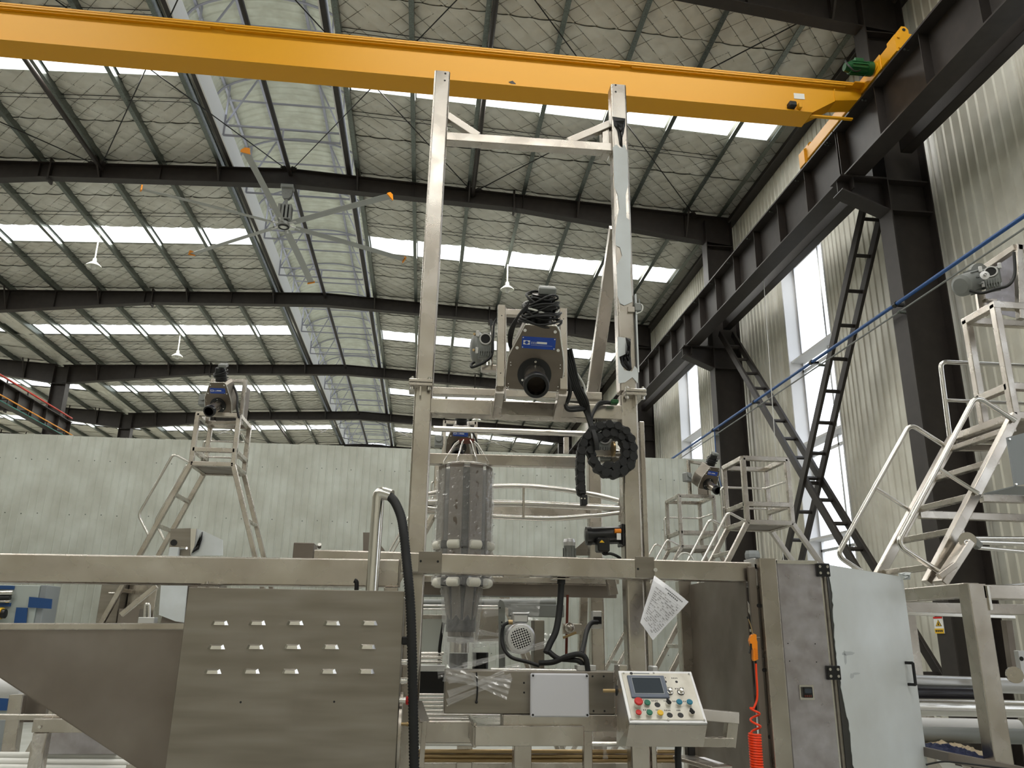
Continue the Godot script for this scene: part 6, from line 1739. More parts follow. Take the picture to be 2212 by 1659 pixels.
	var gb := MB.new()
	gb.prism([[1.612, 1.601], [1.629, 1.610], [1.640, 1.606], [1.639, 1.584], [1.642, 1.573], [1.638, 1.490], [1.619, 1.483], [1.615, 1.492], [1.618, 1.534], [1.610, 1.552], [1.603, 1.577]], V(0, 0, -3.97), Vector3.RIGHT, Vector3.UP, 0.022)
	part(g, "body", gb, M.gun_orange)
	for k in 5:
		var y: float = 1.539 - k * 0.011
		part(g, "grip_ridge", MB.new().bx(1.625, 1.639, y - 0.002, y + 0.002, -3.945, -3.949), M.gun_orange)
	part(g, "trigger", MB.new().tube(curve([V(1.609, 1.564, -3.950), V(1.607, 1.539, -3.950), V(1.596, 1.519, -3.950)], 5), 0.005, 6), M.motor_black)
	part(g, "nozzle_pipe", MB.new().tube(curve([V(1.622, 1.606, -3.950), V(1.615, 1.647, -3.950), V(1.602, 1.684, -3.950)], 5), 0.003, 6), M.brass)
	part(g, "nozzle_tip", MB.new().cyl(V(1.604, 1.680, -3.950), V(1.600, 1.691, -3.950), 0.004, -1, 8), M.motor_black)
	part(g, "hook_pin", MB.new().cyl(V(1.609, 1.595, -3.955), V(1.677, 1.593, -4.000), 0.003, -1, 8), M.stainless_bright)
	part(g, "fitting", MB.new().cyl(V(1.630, 1.485, -3.960), V(1.631, 1.472, -3.960), 0.006, -1, 10), M.motor_black)
	var hs := thing("spiral_hose", "bright orange coiled air hose below the blow gun", "hose", V(1.581, 1.012, -3.930))
	var pts := curve([V(1.631, 1.474, -3.960), V(1.629, 1.415, -3.960), V(1.628, 1.352, -3.960), V(1.622, 1.306, -3.960), V(1.601, 1.269, -3.955)], 8)
	# loose turns, then a tight coil
	var y0: float = 1.270; var y1: float = 1.157
	for i in 60:
		var u := i / 60.0
		pts.append(V(1.605 - cos(TAU * 2.0 * u) * 0.022, lerpf(y0, y1, u), -3.955 + sin(TAU * 2.0 * u) * 0.022))
	for i in 420:
		var u := i / 420.0
		pts.append(V(1.596 - cos(TAU * 26.0 * u) * 0.027, lerpf(y1, y1 - 0.30, u), -3.955 + sin(TAU * 26.0 * u) * 0.027))
	part(hs, "coil", MB.new().tube(pts, 0.0052, 8), M.hose_orange)
	# ---- hanging sheet of paper in a plastic sleeve
	var p := thing("work_sheet", "creased white printed work sheet hung from the front beam", "paper", V(1.144, 1.573, -4.030))
	paper_sheet(p)

func paper_sheet(t: Node3D) -> void:
	# a curled sheet hung by one corner: corner places top, right, bottom, left
	var A := V(1.169, 1.887, -4.055); var B := V(1.333, 1.759, -4.030); var C := V(1.136, 1.573, -4.000); var D := V(1.077, 1.656, -4.030)
	var n := 10
	var at := func(u: float, v: float) -> Vector3:
		var p := A.lerp(B, u).lerp(D.lerp(C, u), v)
		return p + V(0, 0, 0.012 * sin(u * 3.0 + v * 1.3) - 0.006 + 0.004 * sin(v * 7.0))
	var mb := MB.new()
	for i in n:
		for j in n:
			mb.quad(at.call(float(i) / n, float(j + 1) / n), at.call(float(i + 1) / n, float(j + 1) / n), at.call(float(i + 1) / n, float(j) / n), at.call(float(i) / n, float(j) / n))
	var sh := part(t, "sheet", mb, M.paper)
	# printed lines: title, table rules and rows of text
	var ink := MB.new()
	var e := V(0, 0, 0.0012)
	var stroke := func(u0: float, u1: float, v: float, w: float) -> void:
		var s := maxi(1, int((u1 - u0) * 8))
		for k in s:
			var a := lerpf(u0, u1, float(k) / s); var b := lerpf(u0, u1, float(k + 1) / s)
			ink.quad(at.call(a, v + w) + e, at.call(b, v + w) + e, at.call(b, v) + e, at.call(a, v) + e)
	var rg := RandomNumberGenerator.new(); rg.seed = 4
	for k in 12: stroke.call(0.36 + k * 0.045, 0.36 + k * 0.045 + 0.034, 0.07, 0.022)
	for k in 6: stroke.call(0.46 + k * 0.055, 0.46 + k * 0.055 + 0.042, 0.115, 0.028)
	for r in 17:
		var v := 0.19 + r * 0.042
		stroke.call(0.10, 0.95, v - 0.012, 0.0025)
		var u := 0.12
		while u < 0.9:
			var l := rg.randf_range(0.02, 0.10)
			if rg.randf() < 0.62: stroke.call(u, minf(u + l, 0.93), v, 0.011)
			u += l + 0.02
	for k in 5: stroke.call(0.62 + 0.03 * k, 0.64 + 0.03 * k, 0.90 + 0.012 * (k % 2), 0.02)
	var pr := part(sh, "print", ink, M.ink)
	pr.set_meta("kind", "stuff")
	# clear sleeve round it
	var sl := MB.new()
	for i in n:
		for j in n:
			var f := V(0, 0, 0.006)
			sl.quad(at.call(float(i) / n, float(j + 1) / n) + f, at.call(float(i + 1) / n, float(j + 1) / n) + f, at.call(float(i + 1) / n, float(j) / n) + f, at.call(float(i) / n, float(j) / n) + f)
	part(t, "sleeve", sl, M.cling, "clear plastic sleeve")


# ---------------------------------------------------------------- other machines in the hall
func ladder_stand(label: String, x0: float, x1: float, zf: float, zb: float, y_top: float, y_pl: float, k_l: float, k_r: float, s := 0.05) -> Node3D:
	# platform stand: four uprights carrying a top frame, a platform, a sloping ladder on the left and splayed legs on the right
	var t := thing("platform_stand", label, "platform stand", V((x0 + x1) / 2, 0, (zf + zb) / 2), "stainless platform stands")
	var m: Material = M.stainless
	var bar := func(called: String, a: Vector3, b: Vector3, w := 0.0) -> MeshInstance3D:
		return part(t, called, MB.new().rtube(a, b, w if w > 0.0 else s, w if w > 0.0 else s, 0.006), m)
	for y: float in [y_top, y_pl]:
		var called := "top_rail" if y == y_top else "platform_rail"
		bar.call(called, V(x0, y, zf), V(x1, y, zf)); bar.call(called, V(x0, y, zb), V(x1, y, zb))
		bar.call(called, V(x0, y, zf), V(x0, y, zb)); bar.call(called, V(x1, y, zf), V(x1, y, zb))
	for x: float in [x0, x1]:
		for z: float in [zf, zb]: bar.call("upright", V(x, y_pl, z), V(x, y_top, z))
	var ym := lerpf(y_pl, y_top, 0.28)
	bar.call("middle_rail", V(x0, ym, zf), V(x1, ym, zf)); bar.call("middle_rail", V(x0, ym, zf), V(x0, ym, zb)); bar.call("middle_rail", V(x1, ym, zf), V(x1, ym, zb))
	part(t, "platform", MB.new().bx(x0, x1, y_pl - 0.01, y_pl + 0.01, zf, zb), M.stainless_dull)
	# ladder
	var d := V(-k_l, -1, 0).normalized()
	var L := y_pl / -d.y
	for z: float in [zf, zb]: bar.call("ladder_rail", V(x0, y_pl, z), V(x0, y_pl, z) + d * L)
	var n := int(L / 0.36)
	for i in range(1, n):
		var p := V(x0, y_pl, 0) + d * 0.36 * i
		bar.call("rung", p + V(0, 0, zf), p + V(0, 0, zb), s * 0.8)
	# splayed legs
	var e := V(k_r, -1, 0).normalized()
	var R := y_pl / -e.y
	for z: float in [zf, zb]: bar.call("leg", V(x1, y_pl, z), V(x1, y_pl, z) + e * R)
	for i in range(1, 4):
		var p := V(x1, y_pl, 0) + e * 0.62 * i
		bar.call("leg_tie", p + V(0, 0, zf), p + V(0, 0, zb), s * 0.7)
	# hand rails along the ladder
	var off := V(d.y, -d.x, 0) * -0.0
	var up := V(-1, k_l, 0).normalized()
	for z: float in [zf, zb]:
		var a := V(x0, y_pl, z)
		var pts := bent([a, a + V(-0.20, 0.10, 0), a + V(-0.20, 0.10, 0) + d * 0.72, a + d * 0.86], 0.05, 5)
		part(t, "hand_rail", MB.new().tube(pts, 0.014, 8), M.stainless_bright)
	# guard rail at the back
	var g := y_pl + (y_top - y_pl) * 0.68
	part(t, "guard_rail", MB.new().tube(bent([V(x0 - 0.05, y_pl, zb), V(x0 - 0.05, g, zb), V(x1 - 0.02, g, zb), V(x1 + 0.02, g, zf - 0.1)], 0.05, 5), 0.013, 8), M.stainless_bright)
	part(t, "guard_rail", MB.new().cyl(V(x0 - 0.05, lerpf(y_pl, g, 0.5), zb), V(x1, lerpf(y_pl, g, 0.5), zb), 0.012, -1, 8), M.stainless_bright)
	part(t, "guard_post", MB.new().cyl(V(x1 - 0.02, y_pl, zb), V(x1 - 0.02, g, zb), 0.013, -1, 8), M.stainless_bright)
	return t

func small_head(at: Vector3, yaw: float, label: String) -> void:
	var h := head_body(at, label, false)
	h.rotation.y = yaw
	# its own little carrier, behind the face
	var st := MeshInstance3D.new()
	var mb := MB.new()
	for x: float in [-0.17, 0.20]: mb.rtube(V(x, -0.16, -0.20), V(x, 0.36, -0.20), 0.04, 0.04, 0.004)
	mb.rtube(V(-0.17, 0.34, -0.20), V(0.20, 0.34, -0.20), 0.04, 0.04, 0.004)
	mb.rtube(V(-0.17, -0.15, -0.20), V(0.20, -0.15, -0.20), 0.04, 0.04, 0.004)
	st.name = "carrier"; st.mesh = mb.mesh(); st.material_override = M.stainless
	h.add_child(st, true)
	var pl := MeshInstance3D.new()
	pl.name = "back_plate"; pl.mesh = MB.new().bx(0.17, 0.20, -0.12, 0.30, -0.40, -0.20, 0.004).mesh(); pl.material_override = M.stainless_dull
	h.add_child(pl, true)
	var gm := MeshInstance3D.new()
	gm.name = "side_gear_box"; gm.mesh = MB.new().box(V(-0.23, 0.10, -0.18), V(0.10, 0.13, 0.10), 0.01).cyl(V(-0.23, 0.12, -0.13), V(-0.23, 0.12, -0.11), 0.035, -1, 16).mesh(); gm.material_override = M.cast_grey
	h.add_child(gm, true)
	var cb := MeshInstance3D.new()
	cb.name = "loose_cable"; cb.mesh = MB.new().tube(curve([V(0.10, 0.28, -0.05), V(0.19, 0.12, -0.02), V(0.21, -0.02, 0.0), V(0.24, -0.14, -0.02)], 6), 0.012, 6).mesh(); cb.material_override = M.cable_black
	h.add_child(cb, true)

func build_stands() -> void:
	ladder_stand("platform stand with ladder behind the louvred cabinet, carrying a head", -2.545, -2.105, -8.8, -9.35, 3.855, 3.30, 0.40, 0.345)
	small_head(V(-2.33, 3.95, -8.75), deg_to_rad(-6), "small tilted head with blue plate on the left platform stand")
	ladder_stand("empty platform stand with ladder in front of the tall window", 3.315, 3.80, -8.0, -8.55, 3.40, 2.725, 0.60, 0.67)
	ladder_stand("far platform stand beside the partition's end, carrying a head", 3.575, 4.08, -11.0, -11.6, 3.495, 2.78, 0.60, 0.5)
	small_head(V(3.98, 3.66, -10.9), deg_to_rad(24), "small head with bright nozzle on the far platform stand")
	ladder_stand("platform stand mostly hidden behind the wrapped forming tool", 0.10, 0.55, -9.0, -9.5, 3.52, 2.9, 0.5, 0.4)
	small_head(V(0.34, 3.62, -8.95), 0.0, "small head half hidden behind the wrapped tool's wire cage")

func build_right_stand() -> void:
	var t := thing("stair_stand", "near platform stand with broad stair and polished handrails at far right", "platform stand", V(4.0, 1.9, -5.4))
	var s := 0.055
	var bar := func(called: String, a: Vector3, b: Vector3, w := 0.055, h := 0.055) -> MeshInstance3D: return part(t, called, MB.new().rtube(a, b, w, h, 0.006), M.stainless)
	var nb := V(3.326, 1.945, -5.1); var nt := V(4.165, 3.13, -5.1); var fb := V(3.326, 1.945, -5.8); var ft := V(4.165, 3.13, -5.8)
	bar.call("stair_rail", nb, nt, 0.06, 0.07); bar.call("stair_rail", fb, ft, 0.06, 0.07)
	for i in 5:
		var u := 0.10 + i * 0.205
		var p := nb.lerp(nt, u); var q := fb.lerp(ft, u)
		part(t, "step", MB.new().rtube(p + V(0.03, 0, 0), q + V(0.03, 0, 0), 0.06, 0.04, 0.005), M.stainless)
	# platform and uprights
	for z: float in [-5.1, -5.8]: bar.call("platform_rail", V(4.165, 3.13, z), V(5.1, 3.13, z))
	bar.call("platform_rail", V(4.165, 3.13, -5.1), V(4.165, 3.13, -5.8))
	part(t, "platform", MB.new().bx(4.18, 5.1, 3.13, 3.145, -5.1, -5.8), M.stainless_dull)
	for x: float in [4.165, 4.75]:
		bar.call("upright", V(x, 3.15, -5.1), V(x, 3.99, -5.1)); bar.call("upright", V(x, 3.15, -5.42), V(x, 3.99, -5.42))
	for z: float in [-5.1, -5.42]: bar.call("top_rail", V(4.14, 3.985, z), V(4.8, 3.985, z))
	for x: float in [4.165, 4.75]: bar.call("top_rail", V(x, 3.985, -5.07), V(x, 3.985, -5.45))
	bar.call("middle_rail", V(4.165, 3.35, -5.1), V(4.165, 3.35, -5.42)); bar.call("middle_rail", V(4.165, 3.35, -5.1), V(4.75, 3.35, -5.1))
	# legs and ties to the right
	bar.call("leg", V(5.05, 3.13, -5.1), V(5.5, 0.0, -5.1)); bar.call("leg", V(5.05, 3.13, -5.8), V(5.5, 0.0, -5.8))
	bar.call("tie", V(4.327, 2.652, -5.800), V(4.757, 2.654, -5.800), 0.05, 0.06); bar.call("tie", V(3.786, 2.510, -5.800), V(4.729, 2.507, -5.800), 0.05, 0.06)
	bar.call("tie", V(4.159, 3.050, -5.800), V(4.558, 3.065, -5.800), 0.04, 0.05)
	# hand rails, two loops beside the stair
	for z: float in [-5.05, -5.85]:
		var a := V(3.38, 2.02, z); var b := V(4.12, 3.08, z)
		var w := V(-0.27, 0.17, 0)
		part(t, "hand_rail", MB.new().tube(bent([a, a + w, b + w, b], 0.07, 8), 0.019, 12), M.stainless_bright)
		var c := a.lerp(b, 0.5)
		part(t, "rail_spoke", MB.new().cyl(c, c + w, 0.015, -1, 10), M.stainless_bright)
	# guard rail
	part(t, "guard_rail", MB.new().tube(bent([V(4.21, 3.14, -5.9), V(4.23, 3.815, -5.9), V(5.2, 3.815, -5.9)], 0.06, 6), 0.019, 12), M.stainless_bright)
	part(t, "guard_rail", MB.new().cyl(V(4.225, 3.48, -5.9), V(5.2, 3.48, -5.9), 0.015, -1, 10), M.stainless_bright)
	# gear motor and frame on top
	var g := thing("top_gear_motor", "grey worm gear motor on top of the near stand at far right", "motor", V(4.4, 4.03, -5.3))
	gear_motor(g, V(4.263, 4.265, -5.200), (Basis(Vector3.UP, deg_to_rad(-38)) * Basis(Vector3.RIGHT, 0.1)).scaled(V(1.45, 1.3, 1.45)), "gear_box")
	part(g, "output_ring", MB.new().lathe([[0.022, 0.0], [0.034, 0.006], [0.034, 0.014], [0.012, 0.016], [0.010, 0.03]], V(4.139, 4.236, -5.120), V(-0.35, 0, 0.93).normalized(), 18), M.aluminium)
	part(g, "motor", MB.new().cyl(V(4.235, 4.290, -5.300), V(4.060, 4.217, -5.250), 0.085, -1, 22).lathe([[0.085, 0.0], [0.085, 0.04], [0.06, 0.055], [0.0, 0.06]], V(4.068, 4.217, -5.250), (V(4.060, 4.217, -5.250) - V(4.235, 4.290, -5.300)).normalized(), 20), M.cast_grey)
	for k in 10:
		var a := TAU * k / 10 + 0.2
		var ax := (V(4.060, 4.217, -5.250) - V(4.235, 4.290, -5.300)).normalized()
		var e1 := ax.cross(Vector3.UP).normalized(); var e2 := ax.cross(e1)
		part(g, "fin", MB.new().bar(V(4.223, 4.285, -5.300) + (e1 * cos(a) + e2 * sin(a)) * 0.09, V(4.100, 4.232, -5.260) + (e1 * cos(a) + e2 * sin(a)) * 0.09, 0.008, 0.014, 0.0, e1 * cos(a) + e2 * sin(a)), M.cast_grey)
	part(g, "bell", MB.new().lathe([[0.05, 0.0], [0.11, 0.02], [0.11, 0.05], [0.07, 0.07]], V(4.252, 4.314, -5.280), (V(4.235, 4.290, -5.300) - V(4.263, 4.265, -5.200)).normalized(), 22), M.cast_grey)
	part(g, "frame_upright", MB.new().rtube(V(4.356, 3.885, -5.100), V(4.451, 4.505, -5.100), 0.05, 0.05, 0.005), M.stainless)
	part(g, "frame_rail", MB.new().rtube(V(4.436, 4.488, -5.100), V(4.426, 4.473, -5.450), 0.05, 0.05, 0.005), M.stainless)
	part(g, "frame_rail", MB.new().rtube(V(4.435, 4.480, -5.100), V(4.795, 4.469, -5.100), 0.05, 0.05, 0.005), M.stainless)
	part(g, "back_panel", MB.new().prism([[4.397, 4.468], [4.711, 4.642], [4.640, 4.021], [4.329, 4.082]], V(0, 0, -5.41), Vector3.RIGHT, Vector3.UP, 0.006), M.stainless_sheet2)
	part(g, "support", MB.new().bar(V(4.262, 4.195, -5.350), V(4.257, 4.010, -5.350), 0.07, 0.03, 0.003).bar(V(4.271, 4.132, -5.340), V(4.373, 4.138, -5.340), 0.05, 0.02, 0.003), M.stainless)
	part(g, "cable", MB.new().tube(curve([V(4.362, 4.415, -5.050), V(4.336, 4.239, -5.050), V(4.273, 4.140, -5.050), V(4.194, 4.120, -5.100), V(4.115, 4.106, -5.150), V(4.063, 4.144, -5.200)], 6), 0.012, 7), M.cable_black)
	# grey-blue box at the picture's edge
	var bx := thing("grey_panel_box", "grey-blue metal box on the stair stand at the right edge", "box", V(4.0, 2.5, -4.75))
	part(bx, "panel", MB.new().prism([[3.795, 2.874], [4.022, 2.937], [3.969, 2.586], [3.790, 2.550]], V(0, 0, -4.76), Vector3.RIGHT, Vector3.UP, 0.012), M.machine_grey)
	part(bx, "bottom_plate", MB.new().bx(3.790, 4.1, 2.547, 2.547 + 0.006, -4.76, -5.05), M.machine_grey)
	for p: Vector3 in [V(3.805, 2.861, -4.745), V(3.795, 2.561, -4.745)]: bolt_head(bx, p, V(0, 0, 1), 0.008)
	# ---- machine frame under it
	var f := thing("right_machine_frame", "stainless machine frame with corner post at lower right", "machine frame", V(3.3, 0, -4.9))
	part(f, "corner_post", MB.new().rtube(V(3.24, 0.0, -4.55), V(3.24, 1.91, -4.55), 0.115, 0.1, 0.008), M.stainless)
	part(f, "side_beam", MB.new().rtube(V(3.24, 1.875, -4.55), V(3.30, 1.875, -6.4), 0.1, 0.085, 0.008), M.stainless)
	part(f, "front_beam", MB.new().rtube(V(3.28, 1.865, -4.55), V(5.2, 1.865, -4.55), 0.1, 0.085, 0.008), M.stainless)
	part(f, "end_bracket", MB.new().bx(3.292, 3.31, 1.76, 1.90, -4.49, -4.52, 0.002), M.stainless_bright)
	part(f, "rear_beam", MB.new().rtube(V(3.397, 1.809, -5.600), V(4.544, 1.807, -5.600), 0.06, 0.075, 0.006), M.stainless)
	part(f, "bright_rail", MB.new().rtube(V(3.166, 1.756, -5.200), V(3.974, 1.744, -5.200), 0.03, 0.022, 0.003), M.stainless_bright)
	part(f, "rear_post", MB.new().rtube(V(3.991, 1.724, -5.300), V(3.980, 1.337, -5.300), 0.05, 0.05, 0.004), M.stainless_dull)
	part(f, "rear_leg", MB.new().rtube(V(3.9, 0.0, -6.3), V(3.9, 1.83, -6.3), 0.08, 0.08, 0.006), M.stainless)
	part(f, "bearing_plate", MB.new().bx(3.794, 3.9, 1.365, 1.533, -4.98, -5.02, 0.003), M.aluminium)
	hole(f, V(3.810, 1.483, -4.978), V(0, 0, 1), 0.014)
	part(f, "oval_plate", MB.new().cyl(V(3.717, 1.387, -4.950), V(3.711, 1.388, -4.930), 0.05, -1, 18), M.stainless)
	part(f, "folded_sheet", MB.new().bar(V(3.655, 1.916, -4.950), V(3.838, 1.943, -4.950), 0.15, 0.01, 0.001), M.aluminium)
	# swing arm with three tubes
	var arm := thing("dancer_arm", "rounded swing arm holding three polished tubes at far right", "swing arm", V(3.4, 1.92, -5.0))
	part(arm, "arm", MB.new().bar(V(3.327, 1.935, -4.980), V(3.566, 2.213, -4.980), 0.05, 0.11, 0.006, V(0, 0, 1)).cyl(V(3.546, 2.218, -4.950), V(3.582, 2.225, -5.000), 0.053, -1, 22), M.stainless)
	part(arm, "pivot_ring", MB.new().lathe([[0.012, 0.0], [0.018, 0.001], [0.018, 0.004], [0.012, 0.004]], V(3.523, 2.201, -4.930), V(0, 0, 1), 18), M.stainless_bright)
	part(arm, "end_clamp", MB.new().bar(V(3.610, 2.231, -5.000), V(3.660, 2.181, -5.000), 0.05, 0.05, 0.006), M.cast_grey)
	part(arm, "stop_bar", MB.new().rtube(V(3.275, 1.978, -4.900), V(3.395, 2.053, -4.900), 0.04, 0.035, 0.004), M.stainless)
	for q: Array in [[V(3.618, 2.241, -5.000), V(4.151, 2.251, -5.000), 0.012], [V(3.630, 2.214, -5.000), V(4.143, 2.211, -5.000), 0.018], [V(3.646, 2.178, -5.000), V(4.131, 2.150, -5.000), 0.014]]:
		part(arm, "tube", MB.new().cyl(q[0], q[1], q[2], -1, 14), M.stainless_bright)
	# rollers between the frames
	var rows := [[V(3.293, 1.306, -5.600), V(4.269, 1.285, -5.600), 0.052, M.aluminium, "broad pale flat-sided roller at lower right"], [V(3.225, 1.240, -5.500), V(3.969, 1.235, -5.500), 0.045, M.rubber_wrap, "black film-wrapped roller at lower right"], [V(3.155, 1.163, -5.400), V(4.386, 1.147, -5.400), 0.055, M.stainless_bright, "polished steel roller at lower right"], [V(3.022, 1.067, -5.200), V(3.877, 1.054, -5.200), 0.05, M.nylon_grey, "white roller at lower right below the polished one"], [V(2.900, 1.040, -5.000), V(4.028, 1.019, -5.000), 0.045, M.cast_grey, "lowest grey roller at lower right"]]
	for q: Array in rows:
		solo("roller", q[4], "roller", MB.new().cyl(q[0], q[1], q[2], -1, 24), q[3], (q[0] + q[1]) / 2, "rollers at lower right")
	# cloths on a board
	var bd := solo("sloping_board", "flat grey board sloping down at the bottom right corner", "board", MB.new().bar(V(2.882, 0.983, -4.700), V(3.350, 0.902, -4.700), 0.5, 0.05, 0.004), M.stainless_dull, V(3.177, 0.891, -4.700))
	bd.name = "sloping_board"
	cloth("navy_cloth", "crumpled navy blue cloth at the bottom right corner", [V(2.947, 1.019, -4.750), V(3.253, 0.961, -4.750)], 0.16, M.cloth_navy, 3)
	cloth("cream_cloth", "crumpled cream cloth lying behind the navy one", [V(3.074, 1.012, -4.950), V(3.446, 0.942, -4.950)], 0.16, M.cloth_cream, 6)
	solo("floor_cable", "thin black cable lying along the bottom right edge", "cable", MB.new().tube(curve([V(2.775, 0.940, -4.500), V(2.854, 0.963, -4.450), V(2.952, 0.959, -4.400), V(3.048, 0.952, -4.350), V(3.141, 0.946, -4.300)], 6), 0.005, 6), M.cable_black, V(2.952, 0.959, -4.400))
	# safety sign on the wall column
	var sg := thing("warning_sign", "yellow electric-shock warning sign on the wall column at lower right", "sign", V(7.11, 1.66, -10.79))
	part(sg, "plate", MB.new().bx(7.108, 7.118, 1.665, 1.885, -10.69, -10.89), M.label_white)
	part(sg, "header", MB.new().bx(7.105, 7.108, 1.862, 1.885, -10.69, -10.89), M.red)
	part(sg, "yellow_field", MB.new().bx(7.105, 7.108, 1.665, 1.73, -10.69, -10.89), M.yellow)
	part(sg, "triangle", MB.new().prism([[0.10, 1.76], [-0.0, 1.76], [0.05, 1.85]].map(func(q): return [q[0] * 1.4 - 0.07, q[1]]), V(7.107, 0, -10.79), V(0, 0, 1), Vector3.UP, -0.003), M.motor_black)
	part(sg, "triangle_field", MB.new().prism([[-0.052, 1.767], [0.052, 1.767], [0.0, 1.84]], V(7.1035, 0, -10.79), V(0, 0, 1), Vector3.UP, -0.0012), M.yellow)
	part(sg, "bolt_symbol", MB.new().prism([[-0.018, 1.775], [0.022, 1.775], [0.016, 1.792], [0.008, 1.792], [0.012, 1.812], [0.0, 1.818], [-0.01, 1.80]], V(7.1022, 0, -10.79), V(0, 0, 1), Vector3.UP, -0.001), M.motor_black)
	for k in 4: part(sg, "character", MB.new().bx(7.1035, 7.105, 1.685, 1.712, -10.715 - k * 0.042, -10.745 - k * 0.042), M.motor_black)

func cloth(called: String, label: String, ends: Array, w: float, m: Material, sd: int) -> void:
	var fn := FastNoiseLite.new(); fn.seed = sd; fn.frequency = 1.0
	var a: Vector3 = ends[0]; var b: Vector3 = ends[1]
	var mb := MB.new()
	var n := 26; var k := 14
	var at := func(i: int, j: int) -> Vector3:
		var u := float(i) / n; var v := float(j) / k
		var p := a.lerp(b, u) + V(0, 0, 0.18 - 0.36 * v)
		var edge := sin(PI * u) * sin(PI * v)
		return p + V(0.03 * fn.get_noise_2d(v * 9.0, 3.0), w * 0.35 * pow(edge, 0.5) * (0.7 + 0.6 * fn.get_noise_2d(u * 9.0, v * 7.0)) - 0.03, 0.02 * fn.get_noise_2d(u * 8.0, 9.0))
	for i in n:
		for j in k:
			mb.quad(at.call(i, j), at.call(i + 1, j), at.call(i + 1, j + 1), at.call(i, j + 1))
	solo(called, label, "cloth", mb, m, (a + b) / 2 - V(0, 0.03, 0))

